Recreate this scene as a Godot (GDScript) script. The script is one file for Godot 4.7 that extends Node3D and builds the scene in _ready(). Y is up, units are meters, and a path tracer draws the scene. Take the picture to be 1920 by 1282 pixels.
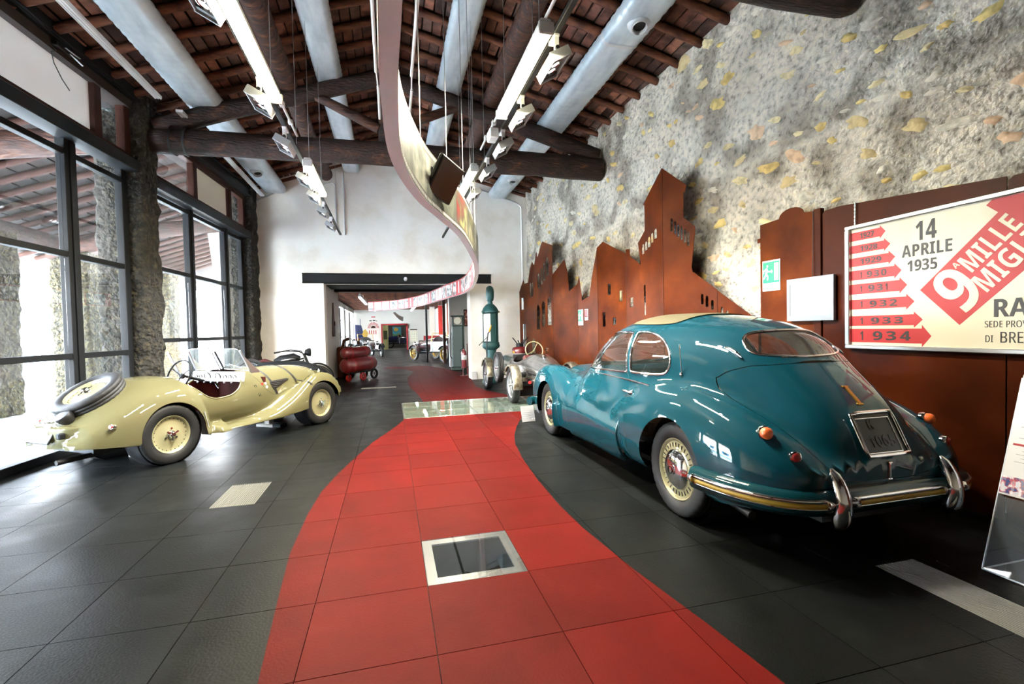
extends Node3D
# A museum hall under an old timber roof: cars on a tiled floor with a red path. y is up, metres, the hall runs along -z.

const FLOOR_T := 0.6
var M := {}
var rng := RandomNumberGenerator.new()
var G := 1


# ------------------------------------------------------------------ nodes
func tag(o, label := "", category := "", group := "", kind := ""):
	if label: o.set_meta("label", label)
	if category: o.set_meta("category", category)
	if group: o.set_meta("group", group)
	if kind: o.set_meta("kind", kind)
	return o

func numbered(called: String, parent: Node) -> String:
	if not parent.has_node(NodePath(called)): return called
	var n := 1
	while parent.has_node(NodePath("%s_%03d" % [called, n])): n += 1
	return "%s_%03d" % [called, n]

var counts := {}
func place(o: Node, called: String, parent: Node):
	var key := str(parent.get_instance_id()) + called
	var n: int = counts.get(key, 0)
	counts[key] = n + 1
	o.name = called if n == 0 else "%s_%03d" % [called, n]
	parent.add_child(o, true)
	return o

func thing(called: String, label: String, category: String, at := Vector3.ZERO, turn := 0.0, group := ""):
	var o := Node3D.new()
	place(o, called, self)
	o.position = at
	o.rotation.y = turn
	return tag(o, label, category, group)

func structure(called: String):
	var o := Node3D.new()
	place(o, called, self)
	return tag(o, "", "", "", "structure")

func mi(called: String, mesh: Mesh, material: Material, parent: Node = self) -> MeshInstance3D:
	var o := MeshInstance3D.new()
	o.mesh = mesh
	o.material_override = material
	return place(o, called, parent)

func done(called: String, st: SurfaceTool, material: Material, parent: Node = self) -> MeshInstance3D:
	st.generate_normals()
	return mi(called, st.commit(), material, parent)

func copy_of(o: Node3D, called: String, label: String, group := "") -> Node3D:
	var c: Node3D = o.duplicate()
	place(c, called, self)
	c.set_meta("label", label)
	if group: c.set_meta("group", group)
	return c

# ------------------------------------------------------------------ materials
func mat(c: Color, rough := 0.6, metal := 0.0) -> StandardMaterial3D:
	var m := StandardMaterial3D.new()
	m.albedo_color = c
	m.roughness = rough
	m.metallic = metal
	return m

func ramp(cols: Array, offs: Array) -> Gradient:
	var g := Gradient.new()
	g.offsets = PackedFloat32Array(offs)
	var p := PackedColorArray()
	for c in cols: p.append(c)
	g.colors = p
	return g

func ntex(freq: float, octaves: int, g: Gradient, sd := 1, size := 512, kind := FastNoiseLite.TYPE_SIMPLEX_SMOOTH, normal := 0.0) -> NoiseTexture2D:
	var n := FastNoiseLite.new()
	n.noise_type = kind
	n.frequency = freq
	n.fractal_octaves = octaves
	n.seed = sd
	var t := NoiseTexture2D.new()
	t.width = size; t.height = size
	t.seamless = true
	t.noise = n
	if g: t.color_ramp = g
	if normal > 0.0:
		t.as_normal_map = true
		t.bump_strength = normal
	return t

func tri_mat(tex: Texture2D, scale: Vector3, rough := 0.8, metal := 0.0, world := true) -> StandardMaterial3D:
	var m := mat(Color.WHITE, rough, metal)
	m.albedo_texture = tex
	m.uv1_triplanar = true
	m.uv1_world_triplanar = world
	m.uv1_scale = scale
	return m

func relief(m: StandardMaterial3D, tex: Texture2D, cm: float):
	m.heightmap_enabled = true
	m.heightmap_texture = tex
	m.heightmap_scale = cm
	return m

func bump(m: StandardMaterial3D, tex: Texture2D, s := 1.0):
	m.normal_enabled = true
	m.normal_texture = tex
	m.normal_scale = s
	return m

func glow(c: Color, e: float) -> StandardMaterial3D:
	var m := mat(c, 0.5)
	m.emission_enabled = true
	m.emission = c
	m.emission_energy_multiplier = e
	return m

func paint(c: Color, rough := 0.3) -> StandardMaterial3D:
	var m := mat(c, rough)
	m.clearcoat_enabled = true
	m.clearcoat = 1.0
	m.clearcoat_roughness = 0.03
	return m

func pane(a := 0.08, c := Color(0.9, 0.97, 0.95)) -> StandardMaterial3D:
	var m := mat(Color(c.r, c.g, c.b, a), 0.02)
	m.transparency = BaseMaterial3D.TRANSPARENCY_ALPHA
	return m

func C8(r, g, b) -> Color:
	return Color(r / 255.0, g / 255.0, b / 255.0)

func make_materials():
	M.black = mat(C8(22, 22, 24), 0.5)
	M.steel_black = mat(C8(24, 26, 28), 0.55)
	M.steel_black.metallic_specular = 0.3
	M.rubber = mat(C8(24, 25, 27), 0.62)
	M.chrome = mat(C8(225, 227, 230), 0.07, 1.0)
	M.alu = mat(C8(200, 203, 206), 0.33, 1.0)
	M.lamp_grey = mat(C8(150, 152, 154), 0.4)
	M.silver = mat(C8(206, 208, 210), 0.5, 0.25)
	M.white = mat(C8(206, 206, 206), 0.5)
	M.white_gloss = mat(C8(240, 240, 242), 0.3)
	M.galva = tri_mat(ntex(0.02, 4, ramp([C8(176, 190, 200), C8(200, 212, 220), C8(216, 226, 232)], [0.1, 0.5, 0.9]), 4, 256), Vector3(0.9, 0.9, 0.25), 0.36, 0.25)
	M.wood = tri_mat(ntex(0.012, 5, ramp([C8(28, 14, 9), C8(58, 30, 19), C8(80, 46, 30), C8(124, 84, 52)], [0.2, 0.45, 0.7, 0.98]), 7, 512), Vector3(0.35, 1.6, 1.6), 0.72)
	relief(M.wood, ntex(0.03, 4, null, 8, 512), 1.2)
	M.rafter = tri_mat(ntex(0.015, 4, ramp([C8(58, 29, 18), C8(98, 54, 34), C8(126, 78, 50)], [0.2, 0.5, 0.9]), 9, 512), Vector3(0.4, 1.5, 1.5), 0.8)
	M.log_dark = tri_mat(ntex(0.012, 5, ramp([C8(22, 12, 8), C8(42, 22, 15), C8(60, 34, 23), C8(140, 84, 40)], [0.2, 0.5, 0.78, 0.99]), 5, 512), Vector3(0.4, 1.6, 1.6), 0.7)
	relief(M.log_dark, ntex(0.03, 4, null, 8, 512), 1.4)
	M.deck = mat(C8(40, 26, 20), 0.95)
	M.tiles = []
	for i in 5:
		var b: float = [0.72, 0.86, 1.0, 1.14, 0.95][i]
		var k = [C8(122, 76, 60), C8(134, 84, 64), C8(126, 80, 66), C8(140, 92, 72), C8(110, 82, 72)][i]
		M.tiles.append(tri_mat(ntex(0.02, 4, ramp([k * 0.5 * b, k * b * 0.84, k * 1.05 * b], [0.2, 0.5, 0.9]), 20 + i, 128), Vector3(1.2, 1.2, 1.2), 0.9))
	# floor stone
	M.floor_dark = []
	var fn := ntex(0.25, 3, null, 31, 512, FastNoiseLite.TYPE_SIMPLEX_SMOOTH, 2.0)
	for i in 4:
		var k = C8(15, 17, 17) * [0.9, 1.0, 1.08, 0.96][i]
		var m := tri_mat(ntex(0.008, 5, ramp([k * 0.95, k, k * 1.15, k * 1.7], [0.2, 0.5, 0.8, 1.0]), 30 + i, 512), Vector3(0.45, 0.45, 0.45), 0.34)
		m.roughness_texture = ntex(0.012, 5, ramp([Color(0.8, 0.8, 0.8), Color(1, 1, 1)], [0.3, 0.7]), 40, 256)
		m.roughness = 0.46
		m.metallic_specular = 0.22
		bump(m, fn, 0.12)
		M.floor_dark.append(m)
	M.floor_red = []
	for i in 4:
		var k = C8(90, 20, 17) * [0.94, 1.0, 1.05, 0.97][i]
		var m := tri_mat(ntex(0.008, 5, ramp([k * 0.95, k, k * 1.04, k.lerp(C8(120, 56, 50), 0.25)], [0.2, 0.5, 0.8, 1.0]), 50 + i, 512), Vector3(0.45, 0.45, 0.45), 0.5)
		m.metallic_specular = 0.14
		bump(m, fn, 0.1)
		M.floor_red.append(m)
	M.grout = mat(C8(112, 104, 98), 0.9)
	M.plaster = tri_mat(ntex(0.006, 5, ramp([C8(234, 227, 216), C8(242, 238, 230), C8(246, 243, 238)], [0.2, 0.5, 0.85]), 60, 512), Vector3(0.25, 0.25, 0.25), 0.9)
	relief(M.plaster, ntex(0.02, 4, null, 61, 512), 0.5)
	M.rubble = tri_mat(ntex(0.022, 6, ramp([C8(118, 114, 106), C8(172, 168, 160), C8(196, 192, 184), C8(208, 202, 190), C8(212, 202, 176)], [0.1, 0.3, 0.5, 0.72, 0.95]), 62, 1024), Vector3(0.42, 0.42, 0.42), 0.95)
	relief(M.rubble, ntex(0.035, 6, null, 63, 1024), 3.5)
	M.rubble.detail_enabled = true
	M.rubble.detail_blend_mode = BaseMaterial3D.BLEND_MODE_MUL
	M.rubble.detail_albedo = ntex(0.0045, 3, ramp([C8(176, 172, 166), C8(232, 230, 226), C8(255, 252, 246)], [0.25, 0.5, 0.75]), 64, 512)
	M.stones = []
	for k in [C8(206, 184, 118), C8(196, 170, 108), C8(208, 194, 150), C8(200, 194, 178), C8(198, 168, 138), C8(188, 170, 126), C8(186, 180, 166)]:
		var m := tri_mat(ntex(0.03, 4, ramp([k * 0.78, k, k * 1.06], [0.2, 0.5, 0.9]), 70 + M.stones.size(), 128), Vector3(1.5, 1.5, 1.5), 0.92)
		relief(m, ntex(0.05, 4, null, 75, 128), 2.0)
		M.stones.append(m)
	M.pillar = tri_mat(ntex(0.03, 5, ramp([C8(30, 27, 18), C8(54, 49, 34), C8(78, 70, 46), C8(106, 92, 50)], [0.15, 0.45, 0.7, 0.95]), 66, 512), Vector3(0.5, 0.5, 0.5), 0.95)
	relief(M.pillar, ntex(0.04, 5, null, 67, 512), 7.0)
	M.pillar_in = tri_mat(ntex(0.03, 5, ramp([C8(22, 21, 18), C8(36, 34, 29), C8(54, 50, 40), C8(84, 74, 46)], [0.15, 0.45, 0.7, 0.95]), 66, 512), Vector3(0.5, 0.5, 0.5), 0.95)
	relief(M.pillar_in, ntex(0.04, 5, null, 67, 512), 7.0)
	M.rust = tri_mat(ntex(0.006, 5, ramp([C8(58, 22, 5), C8(76, 31, 6), C8(86, 37, 7), C8(108, 52, 10)], [0.15, 0.45, 0.7, 0.95]), 80, 512), Vector3(0.3, 0.3, 0.3), 0.42)
	M.rust.metallic_specular = 0.15
	M.rust_dark = tri_mat(ntex(0.006, 5, ramp([C8(42, 14, 3), C8(55, 20, 5), C8(62, 23, 6), C8(74, 31, 8)], [0.15, 0.45, 0.7, 0.95]), 81, 512), Vector3(0.3, 0.3, 0.3), 0.38)
	M.rust_dark.metallic_specular = 0.18
	M.brown_frame = mat(C8(50, 22, 12), 0.6)
	M.brown_frame.metallic_specular = 0.3
	M.glass = pane(0.012, Color(0.3, 0.34, 0.33))
	M.frosted = mat(Color(0.93, 0.92, 0.9, 0.5), 0.6)
	M.frosted.transparency = BaseMaterial3D.TRANSPARENCY_ALPHA
	M.cream_panel = mat(C8(236, 230, 208), 0.6)
	M.teal = paint(C8(0, 58, 70), 0.6)
	M.teal.metallic_specular = 0.15
	M.teal_valance = paint(C8(0, 50, 58), 0.6)
	M.teal_valance.metallic_specular = 0.15
	M.cream = paint(C8(96, 93, 66), 0.6)
	M.cream.metallic_specular = 0.15
	M.wheel_cream = paint(C8(152, 148, 116), 0.5)
	M.wheel_cream.metallic_specular = 0.2
	M.olive = mat(C8(78, 70, 42), 0.7)
	M.yellow = mat(C8(176, 144, 50), 0.5)
	M.amber = mat(C8(226, 100, 24), 0.2)
	M.amber.clearcoat_enabled = true
	M.redlens = mat(C8(150, 18, 14), 0.2)
	M.redlens.clearcoat_enabled = true
	M.leather = mat(C8(74, 22, 22), 0.5)
	M.interior = mat(C8(120, 104, 88), 0.8)
	M.red = mat(C8(152, 18, 24), 0.6)
	M.red_paint = paint(C8(104, 14, 18), 0.5)
	M.pump_green = mat(C8(40, 82, 84), 0.45)
	M.pump_dark = mat(C8(16, 52, 40), 0.4)
	M.poster = tri_mat(ntex(0.006, 4, ramp([C8(180, 173, 150), C8(188, 182, 162)], [0.3, 0.7]), 90, 256), Vector3(0.6, 0.6, 0.6), 0.55)
	M.ink = mat(C8(34, 34, 36), 0.6)
	M.sign_green = mat(C8(0, 140, 96), 0.5)
	M.brass = mat(C8(190, 150, 70), 0.3, 1.0)
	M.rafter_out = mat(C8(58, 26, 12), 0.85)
	M.grille = mat(C8(120, 118, 112), 0.5)
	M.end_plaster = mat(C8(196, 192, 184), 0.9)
	M.display_frame = mat(C8(112, 116, 120), 0.35, 0.4)
	M.band = mat(C8(252, 252, 253), 0.55)
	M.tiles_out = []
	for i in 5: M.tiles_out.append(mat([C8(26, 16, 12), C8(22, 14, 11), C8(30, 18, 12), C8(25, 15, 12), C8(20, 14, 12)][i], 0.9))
	M.tarmac = mat(C8(206, 204, 198), 0.95)
	M.facade = mat(C8(232, 228, 220), 0.9)

# ------------------------------------------------------------------ shapes
func new_st() -> SurfaceTool:
	var s := SurfaceTool.new()
	s.begin(Mesh.PRIMITIVE_TRIANGLES)
	s.set_smooth_group(-1)
	return s

func tri(st: SurfaceTool, a: Vector3, b: Vector3, c: Vector3):
	st.add_vertex(a); st.add_vertex(c); st.add_vertex(b)

func quad(st: SurfaceTool, a: Vector3, b: Vector3, c: Vector3, d: Vector3):
	tri(st, a, b, c); tri(st, a, c, d)

func box(st: SurfaceTool, c: Vector3, size: Vector3, b := 0.0, bs := Basis.IDENTITY):
	st.set_smooth_group(-1)
	var h := size * 0.5
	b = minf(b, minf(h.x, minf(h.y, h.z)) * 0.95)
	for ax in 3:
		for s in [-1.0, 1.0]:
			var u := (ax + 1) % 3
			var v := (ax + 2) % 3
			var q := []
			for k in [[-1, -1], [1, -1], [1, 1], [-1, 1]]:
				var p := Vector3.ZERO
				p[ax] = h[ax] * s
				p[u] = (h[u] - b) * k[0]
				p[v] = (h[v] - b) * k[1]
				q.append(c + bs * p)
			if s > 0: quad(st, q[0], q[1], q[2], q[3])
			else: quad(st, q[3], q[2], q[1], q[0])
	if b <= 0.0: return
	for ax in 3:
		var u := (ax + 1) % 3
		var v := (ax + 2) % 3
		for su in [-1.0, 1.0]:
			for sv in [-1.0, 1.0]:
				var q := []
				for k in [[-1, 0], [1, 0], [1, 1], [-1, 1]]:
					var p := Vector3.ZERO
					p[ax] = (h[ax] - b) * k[0]
					p[u] = (h[u] if k[1] == 0 else h[u] - b) * su
					p[v] = (h[v] - b if k[1] == 0 else h[v]) * sv
					q.append(c + bs * p)
				if su * sv > 0: quad(st, q[0], q[1], q[2], q[3])
				else: quad(st, q[3], q[2], q[1], q[0])
	for sx in [-1.0, 1.0]:
		for sy in [-1.0, 1.0]:
			for sz in [-1.0, 1.0]:
				var a := c + bs * Vector3(h.x * sx, (h.y - b) * sy, (h.z - b) * sz)
				var d := c + bs * Vector3((h.x - b) * sx, h.y * sy, (h.z - b) * sz)
				var e := c + bs * Vector3((h.x - b) * sx, (h.y - b) * sy, h.z * sz)
				if sx * sy * sz > 0: tri(st, a, d, e)
				else: tri(st, a, e, d)

func bar(st: SurfaceTool, a: Vector3, b: Vector3, w: float, t: float, bev := 0.0, up := Vector3.UP):
	var d := b - a
	var z := d.normalized()
	if absf(z.dot(up)) > 0.99: up = Vector3.RIGHT
	var x := up.cross(z).normalized()
	box(st, (a + b) * 0.5, Vector3(w, t, d.length()), bev, Basis(x, z.cross(x), z))

func tube(st: SurfaceTool, pts: Array, r, sides := 10, cap := true, sq := 1.0, jit := 0.0):
	G += 1
	st.set_smooth_group(G)
	var n := pts.size()
	var up := Vector3.UP
	var d0: Vector3 = (pts[1] - pts[0]).normalized()
	if absf(d0.dot(up)) > 0.95: up = Vector3.RIGHT
	var x := up.cross(d0).normalized()
	var rings := []
	for i in n:
		var t: Vector3 = (pts[mini(i + 1, n - 1)] - pts[maxi(i - 1, 0)]).normalized()
		x = (x - t * x.dot(t)).normalized()
		var y := t.cross(x)
		var rr: float = r[i] if r is Array else r
		var ring := []
		for k in sides:
			var a := TAU * k / sides
			var j := 1.0 + (rng.randf_range(-jit, jit) if jit > 0.0 else 0.0)
			ring.append(pts[i] + (x * cos(a) + y * sin(a) * sq) * rr * j)
		rings.append(ring)
	for i in n - 1:
		for k in sides:
			var k2 := (k + 1) % sides
			quad(st, rings[i][k], rings[i][k2], rings[i + 1][k2], rings[i + 1][k])
	if cap:
		st.set_smooth_group(-1)
		for k in sides:
			var k2 := (k + 1) % sides
			tri(st, pts[0], rings[0][k2], rings[0][k])
			tri(st, pts[n - 1], rings[n - 1][k], rings[n - 1][k2])

func lathe(st: SurfaceTool, prof: Array, segs := 24, xf := Transform3D.IDENTITY, sharp := 0.7):
	# profile of Vector2(radius, height) from bottom to top, turned about y
	G += 1
	var prev := Vector2.ZERO
	for i in prof.size() - 1:
		var d: Vector2 = (prof[i + 1] - prof[i]).normalized()
		if i > 0 and d.dot(prev) < sharp: G += 1
		prev = d
		st.set_smooth_group(G)
		for k in segs:
			var a0 := TAU * k / segs
			var a1 := TAU * (k + 1) / segs if k + 1 < segs else 0.0
			var p := [Vector3(prof[i].x * cos(a0), prof[i].y, prof[i].x * sin(a0)), Vector3(prof[i].x * cos(a1), prof[i].y, prof[i].x * sin(a1)), Vector3(prof[i + 1].x * cos(a1), prof[i + 1].y, prof[i + 1].x * sin(a1)), Vector3(prof[i + 1].x * cos(a0), prof[i + 1].y, prof[i + 1].x * sin(a0))]
			for q in 4: p[q] = xf * p[q]
			if prof[i].x < 1e-5: tri(st, p[0], p[3], p[2])
			elif prof[i + 1].x < 1e-5: tri(st, p[0], p[2], p[1])
			else: quad(st, p[3], p[2], p[1], p[0])
	st.set_smooth_group(-1)

func along(a: Vector3, dir: Vector3) -> Transform3D:
	# a frame whose y runs along dir
	var y := dir.normalized()
	var u := Vector3.RIGHT if absf(y.x) < 0.8 else Vector3.UP
	var z := u.cross(y).normalized()
	return Transform3D(Basis(y.cross(z), y, z), a)

func face(st: SurfaceTool, poly: PackedVector2Array, z: float, up: bool, xf: Transform3D):
	var ix := Geometry2D.triangulate_polygon(poly)
	for i in range(0, ix.size(), 3):
		var a := poly[ix[i]]; var b := poly[ix[i + 1]]; var c := poly[ix[i + 2]]
		if ((b - a).cross(c - a) > 0) != up:
			var s := b; b = c; c = s
		tri(st, xf * Vector3(a.x, a.y, z), xf * Vector3(b.x, b.y, z), xf * Vector3(c.x, c.y, z))

func sheet(st: SurfaceTool, poly: PackedVector2Array, t: float, xf: Transform3D, holes := []):
	# a polygon in the frame's xy plane, as thick as t (from z = 0 to t), with holes cut through
	st.set_smooth_group(-1)
	if Geometry2D.is_polygon_clockwise(poly): poly.reverse()
	var pieces := [poly]
	var lo := 1e9
	var hi := -1e9
	for p in poly:
		lo = minf(lo, p.x); hi = maxf(hi, p.x)
	var cuts := [lo - 1.0]
	for h in holes:
		var c := 0.0
		for p in h: c += p.x
		cuts.append(c / h.size())
	cuts.sort()
	cuts.append(hi + 1.0)
	if holes.size() > 0:
		var out := []
		for i in cuts.size() - 1:
			if cuts[i + 1] - cuts[i] < 1e-4: continue
			var strip := PackedVector2Array([Vector2(cuts[i], -50), Vector2(cuts[i + 1], -50), Vector2(cuts[i + 1], 50), Vector2(cuts[i], 50)])
			for q in Geometry2D.intersect_polygons(poly, strip):
				var now := [q]
				for h in holes:
					var nx := []
					for w in now: nx.append_array(Geometry2D.clip_polygons(w, h))
					now = nx
				out.append_array(now)
		pieces = out
	for q in pieces:
		face(st, q, t, true, xf)
		face(st, q, 0.0, false, xf)
	var rims := [[poly, false]]
	for h in holes: rims.append([h, true])
	for rm in rims:
		var q: PackedVector2Array = rm[0]
		var inward: bool = Geometry2D.is_polygon_clockwise(q) != rm[1]
		for i in q.size():
			var a := q[i]; var b := q[(i + 1) % q.size()]
			if inward:
				var s := a; a = b; b = s
			quad(st, xf * Vector3(a.x, a.y, 0), xf * Vector3(b.x, b.y, 0), xf * Vector3(b.x, b.y, t), xf * Vector3(a.x, a.y, t))

func pv(a: Array) -> PackedVector2Array:
	var p := PackedVector2Array()
	for i in range(0, a.size(), 2): p.append(Vector2(a[i], a[i + 1]))
	return p

func rectp(x0, y0, x1, y1) -> PackedVector2Array:
	return pv([x0, y0, x1, y0, x1, y1, x0, y1])

func arch(x0: float, y0: float, x1: float, y1: float) -> PackedVector2Array:
	# a window with a round head
	var r := minf((x1 - x0) * 0.5, (y1 - y0) * 0.5)
	var p := PackedVector2Array([Vector2(x0, y0), Vector2(x1, y0)])
	for k in 7:
		var a := PI * k / 6.0
		p.append(Vector2((x0 + x1) * 0.5 + cos(a) * (x1 - x0) * 0.5, y1 - r + sin(a) * r))
	return p

func circle2(c: Vector2, r: float, n := 20, ry := -1.0) -> PackedVector2Array:
	var p := PackedVector2Array()
	for k in n: p.append(c + Vector2(cos(TAU * k / n) * r, sin(TAU * k / n) * (ry if ry > 0 else r)))
	return p

func words_in(parent: Node, txt: String, w: float, h: float, xf: Transform3D, m: Material, bold := true, serif := false, called := "lettering"):
	# lettering that fills a box of w by h with its lower left corner at the frame's origin
	var t := TextMesh.new()
	var f := SystemFont.new()
	f.font_names = PackedStringArray(["Droid Serif" if serif else "Droid Sans"])
	f.font_weight = 700 if bold else 400
	t.font = f
	t.text = txt
	t.font_size = 64
	t.pixel_size = 0.01
	t.depth = 0.02
	t.curve_step = 1.0
	var bb := t.get_aabb()
	var o := mi(called, t, m, parent)
	var s := Vector3(w / maxf(bb.size.x, 0.001), h / maxf(bb.size.y, 0.001), 0.1)
	o.transform = xf * Transform3D(Basis.from_scale(s), Vector3(-bb.position.x * s.x, -bb.position.y * s.y, 0.001))
	return o

# ------------------------------------------------------------------ smooth tables and solids for the car bodies
var TZ0 := -2.8
func table(keys: Array) -> PackedFloat32Array:
	# keys: position, value, ... ; sampled each centimetre from -2.8 to 2.8 with a monotone cubic
	var n := keys.size() / 2
	var x := []; var y := []; var d := []; var m := []
	for i in n: x.append(float(keys[2 * i])); y.append(float(keys[2 * i + 1]))
	for i in n - 1: d.append((y[i + 1] - y[i]) / (x[i + 1] - x[i]))
	for i in n:
		if i == 0: m.append(d[0])
		elif i == n - 1: m.append(d[n - 2])
		elif d[i - 1] * d[i] <= 0: m.append(0.0)
		else: m.append(2.0 * d[i - 1] * d[i] / (d[i - 1] + d[i]))
	var out := PackedFloat32Array()
	for k in 561:
		var p := TZ0 + k * 0.01
		if p <= x[0]: out.append(y[0]); continue
		if p >= x[n - 1]: out.append(y[n - 1]); continue
		var i := 0
		while p > x[i + 1]: i += 1
		var h: float = x[i + 1] - x[i]
		var t: float = (p - x[i]) / h
		out.append(y[i] * (1 + 2 * t) * (1 - t) * (1 - t) + m[i] * h * t * (1 - t) * (1 - t) + y[i + 1] * t * t * (3 - 2 * t) + m[i + 1] * h * t * t * (t - 1))
	return out

func tv(t: PackedFloat32Array, z: float) -> float:
	var k := clampf((z - TZ0) * 100.0, 0.0, 559.0)
	var i := int(k)
	return lerpf(t[i], t[i + 1], k - i)

func smin(a: float, b: float, k: float) -> float:
	var h := maxf(k - absf(a - b), 0.0) / k
	return minf(a, b) - h * h * k * 0.25

func sect(x: float, y: float, w: float, up: float, dn: float, n: float) -> float:
	# a superellipse: about the distance to it
	var v := y / up if y > 0.0 else -y / dn
	var u := absf(x) / w
	return (pow(pow(u, n) + pow(v, n), 1.0 / n) - 1.0) * minf(w, up)

class Shell:
	var P := PackedVector3Array()
	var N := PackedVector3Array()
	var nu := 0
	var nv := 0

func make_shell(F: Callable, z0: float, z1: float, y0: float, nmid: int, nfan: int, half: int, a0: float) -> Shell:
	# points of the solid's skin along rays from a spine inside it; F takes (x, y, z); the skin is mirrored across x = 0
	var s := Shell.new()
	var U := []
	for i in nfan: U.append([z0, -PI * 0.5 * (1.0 - float(i) / nfan) * 0.985])
	for i in nmid + 1: U.append([lerpf(z0, z1, float(i) / nmid), 0.0])
	for i in nfan: U.append([z1, PI * 0.5 * float(i + 1) / nfan * 0.985])
	s.nu = U.size()
	s.nv = half * 2 + 1
	s.P.resize(s.nu * s.nv)
	s.N.resize(s.nu * s.nv)
	var last := PackedFloat32Array()
	last.resize(half + 1)
	last.fill(1.9)
	for i in s.nu:
		var o := Vector3(0, y0, U[i][0])
		var cf := cos(U[i][1])
		var sf := sin(U[i][1])
		for j in half + 1:
			var a := lerpf(a0, PI * 0.5, float(j) / half)
			var d := Vector3(cos(a) * cf, sin(a) * cf, sf)
			var hi := minf(last[j] + 0.14, 2.2)
			var lo := hi
			while lo > 0.02:
				var p := o + d * lo
				if F.call(p.x, p.y, p.z) < 0.0: break
				hi = lo
				lo -= 0.05
			lo = maxf(lo, 0.01)
			for k in 8:
				var m := (lo + hi) * 0.5
				var p := o + d * m
				if F.call(p.x, p.y, p.z) < 0.0: lo = m
				else: hi = m
			var r := (lo + hi) * 0.5
			last[j] = r
			var p := o + d * r
			if j == half: p.x = 0.0
			var e := 0.006
			var f0: float = F.call(p.x, p.y, p.z)
			var nn := Vector3(F.call(p.x + e, p.y, p.z) - f0, F.call(p.x, p.y + e, p.z) - f0, F.call(p.x, p.y, p.z + e) - f0)
			if j == half: nn.x = 0.0
			nn = nn.normalized() if nn.length() > 1e-7 else d
			s.P[i * s.nv + j] = p
			s.N[i * s.nv + j] = nn
			s.P[i * s.nv + s.nv - 1 - j] = Vector3(-p.x, p.y, p.z)
			s.N[i * s.nv + s.nv - 1 - j] = Vector3(-nn.x, nn.y, nn.z)
	return s

func skin(s: Shell, keep: PackedFloat32Array, off := 0.0, flip := false) -> ArrayMesh:
	# the piece of a shell where keep > 0, cut cleanly along keep = 0, moved out by off
	var V := PackedVector3Array()
	var NN := PackedVector3Array()
	var I := PackedInt32Array()
	var map := PackedInt32Array()
	map.resize(s.P.size())
	map.fill(-1)
	var cutv := {}
	for i in s.nu - 1:
		for j in s.nv - 1:
			var a := i * s.nv + j
			var q := [a, a + 1, a + s.nv + 1, a + s.nv]
			var c := 0
			for k in q: c += 1 if keep[k] > 0.0 else 0
			if c == 0: continue
			for t in [[0, 1, 2], [0, 2, 3]]:
				var poly := []
				for k in 3:
					var p: int = q[t[k]]
					var r: int = q[t[(k + 1) % 3]]
					if keep[p] > 0.0:
						if map[p] < 0:
							map[p] = V.size()
							V.append(s.P[p] + s.N[p] * off)
							NN.append(-s.N[p] if flip else s.N[p])
						poly.append(map[p])
					if (keep[p] > 0.0) != (keep[r] > 0.0):
						var key := mini(p, r) * 100000 + maxi(p, r)
						if not cutv.has(key):
							var f := keep[p] / (keep[p] - keep[r])
							var n := s.N[p].lerp(s.N[r], f).normalized()
							cutv[key] = V.size()
							V.append(s.P[p].lerp(s.P[r], f) + n * off)
							NN.append(-n if flip else n)
						poly.append(cutv[key])
				for k in range(1, poly.size() - 1):
					if flip:
						I.append(poly[0]); I.append(poly[k]); I.append(poly[k + 1])
					else:
						I.append(poly[0]); I.append(poly[k + 1]); I.append(poly[k])
	var arr := []
	arr.resize(Mesh.ARRAY_MAX)
	arr[Mesh.ARRAY_VERTEX] = V
	arr[Mesh.ARRAY_NORMAL] = NN
	arr[Mesh.ARRAY_INDEX] = I
	var m := ArrayMesh.new()
	if I.size() > 0: m.add_surface_from_arrays(Mesh.PRIMITIVE_TRIANGLES, arr)
	return m

func psd(poly: PackedVector2Array, p: Vector2) -> float:
	# signed distance to a polygon, positive inside
	var d := 1e9
	var ins := false
	var n := poly.size()
	var j := n - 1
	for i in n:
		var a := poly[i]; var b := poly[j]
		var e := b - a
		var w := p - a
		d = minf(d, (w - e * clampf(w.dot(e) / e.dot(e), 0.0, 1.0)).length_squared())
		if (a.y > p.y) != (b.y > p.y) and p.x < (b.x - a.x) * (p.y - a.y) / (b.y - a.y) + a.x: ins = not ins
		j = i
	return sqrt(d) * (1.0 if ins else -1.0)

func rounded(poly: PackedVector2Array, passes := 2) -> PackedVector2Array:
	# corners cut again and again (Chaikin)
	for k in passes:
		var q := PackedVector2Array()
		for i in poly.size():
			var a := poly[i]; var b := poly[(i + 1) % poly.size()]
			q.append(a.lerp(b, 0.25)); q.append(a.lerp(b, 0.75))
		poly = q
	return poly

func onto(F: Callable, o: Vector3, d: Vector3, far := 1.6) -> Vector3:
	# where a ray from outside (o + d * far) first meets the solid
	var hi := far
	var lo := far
	while lo > -0.2:
		var p := o + d * lo
		if F.call(p.x, p.y, p.z) < 0.0: break
		hi = lo
		lo -= 0.04
	for k in 10:
		var m := (lo + hi) * 0.5
		var p := o + d * m
		if F.call(p.x, p.y, p.z) < 0.0: lo = m
		else: hi = m
	return o + d * lo

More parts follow.
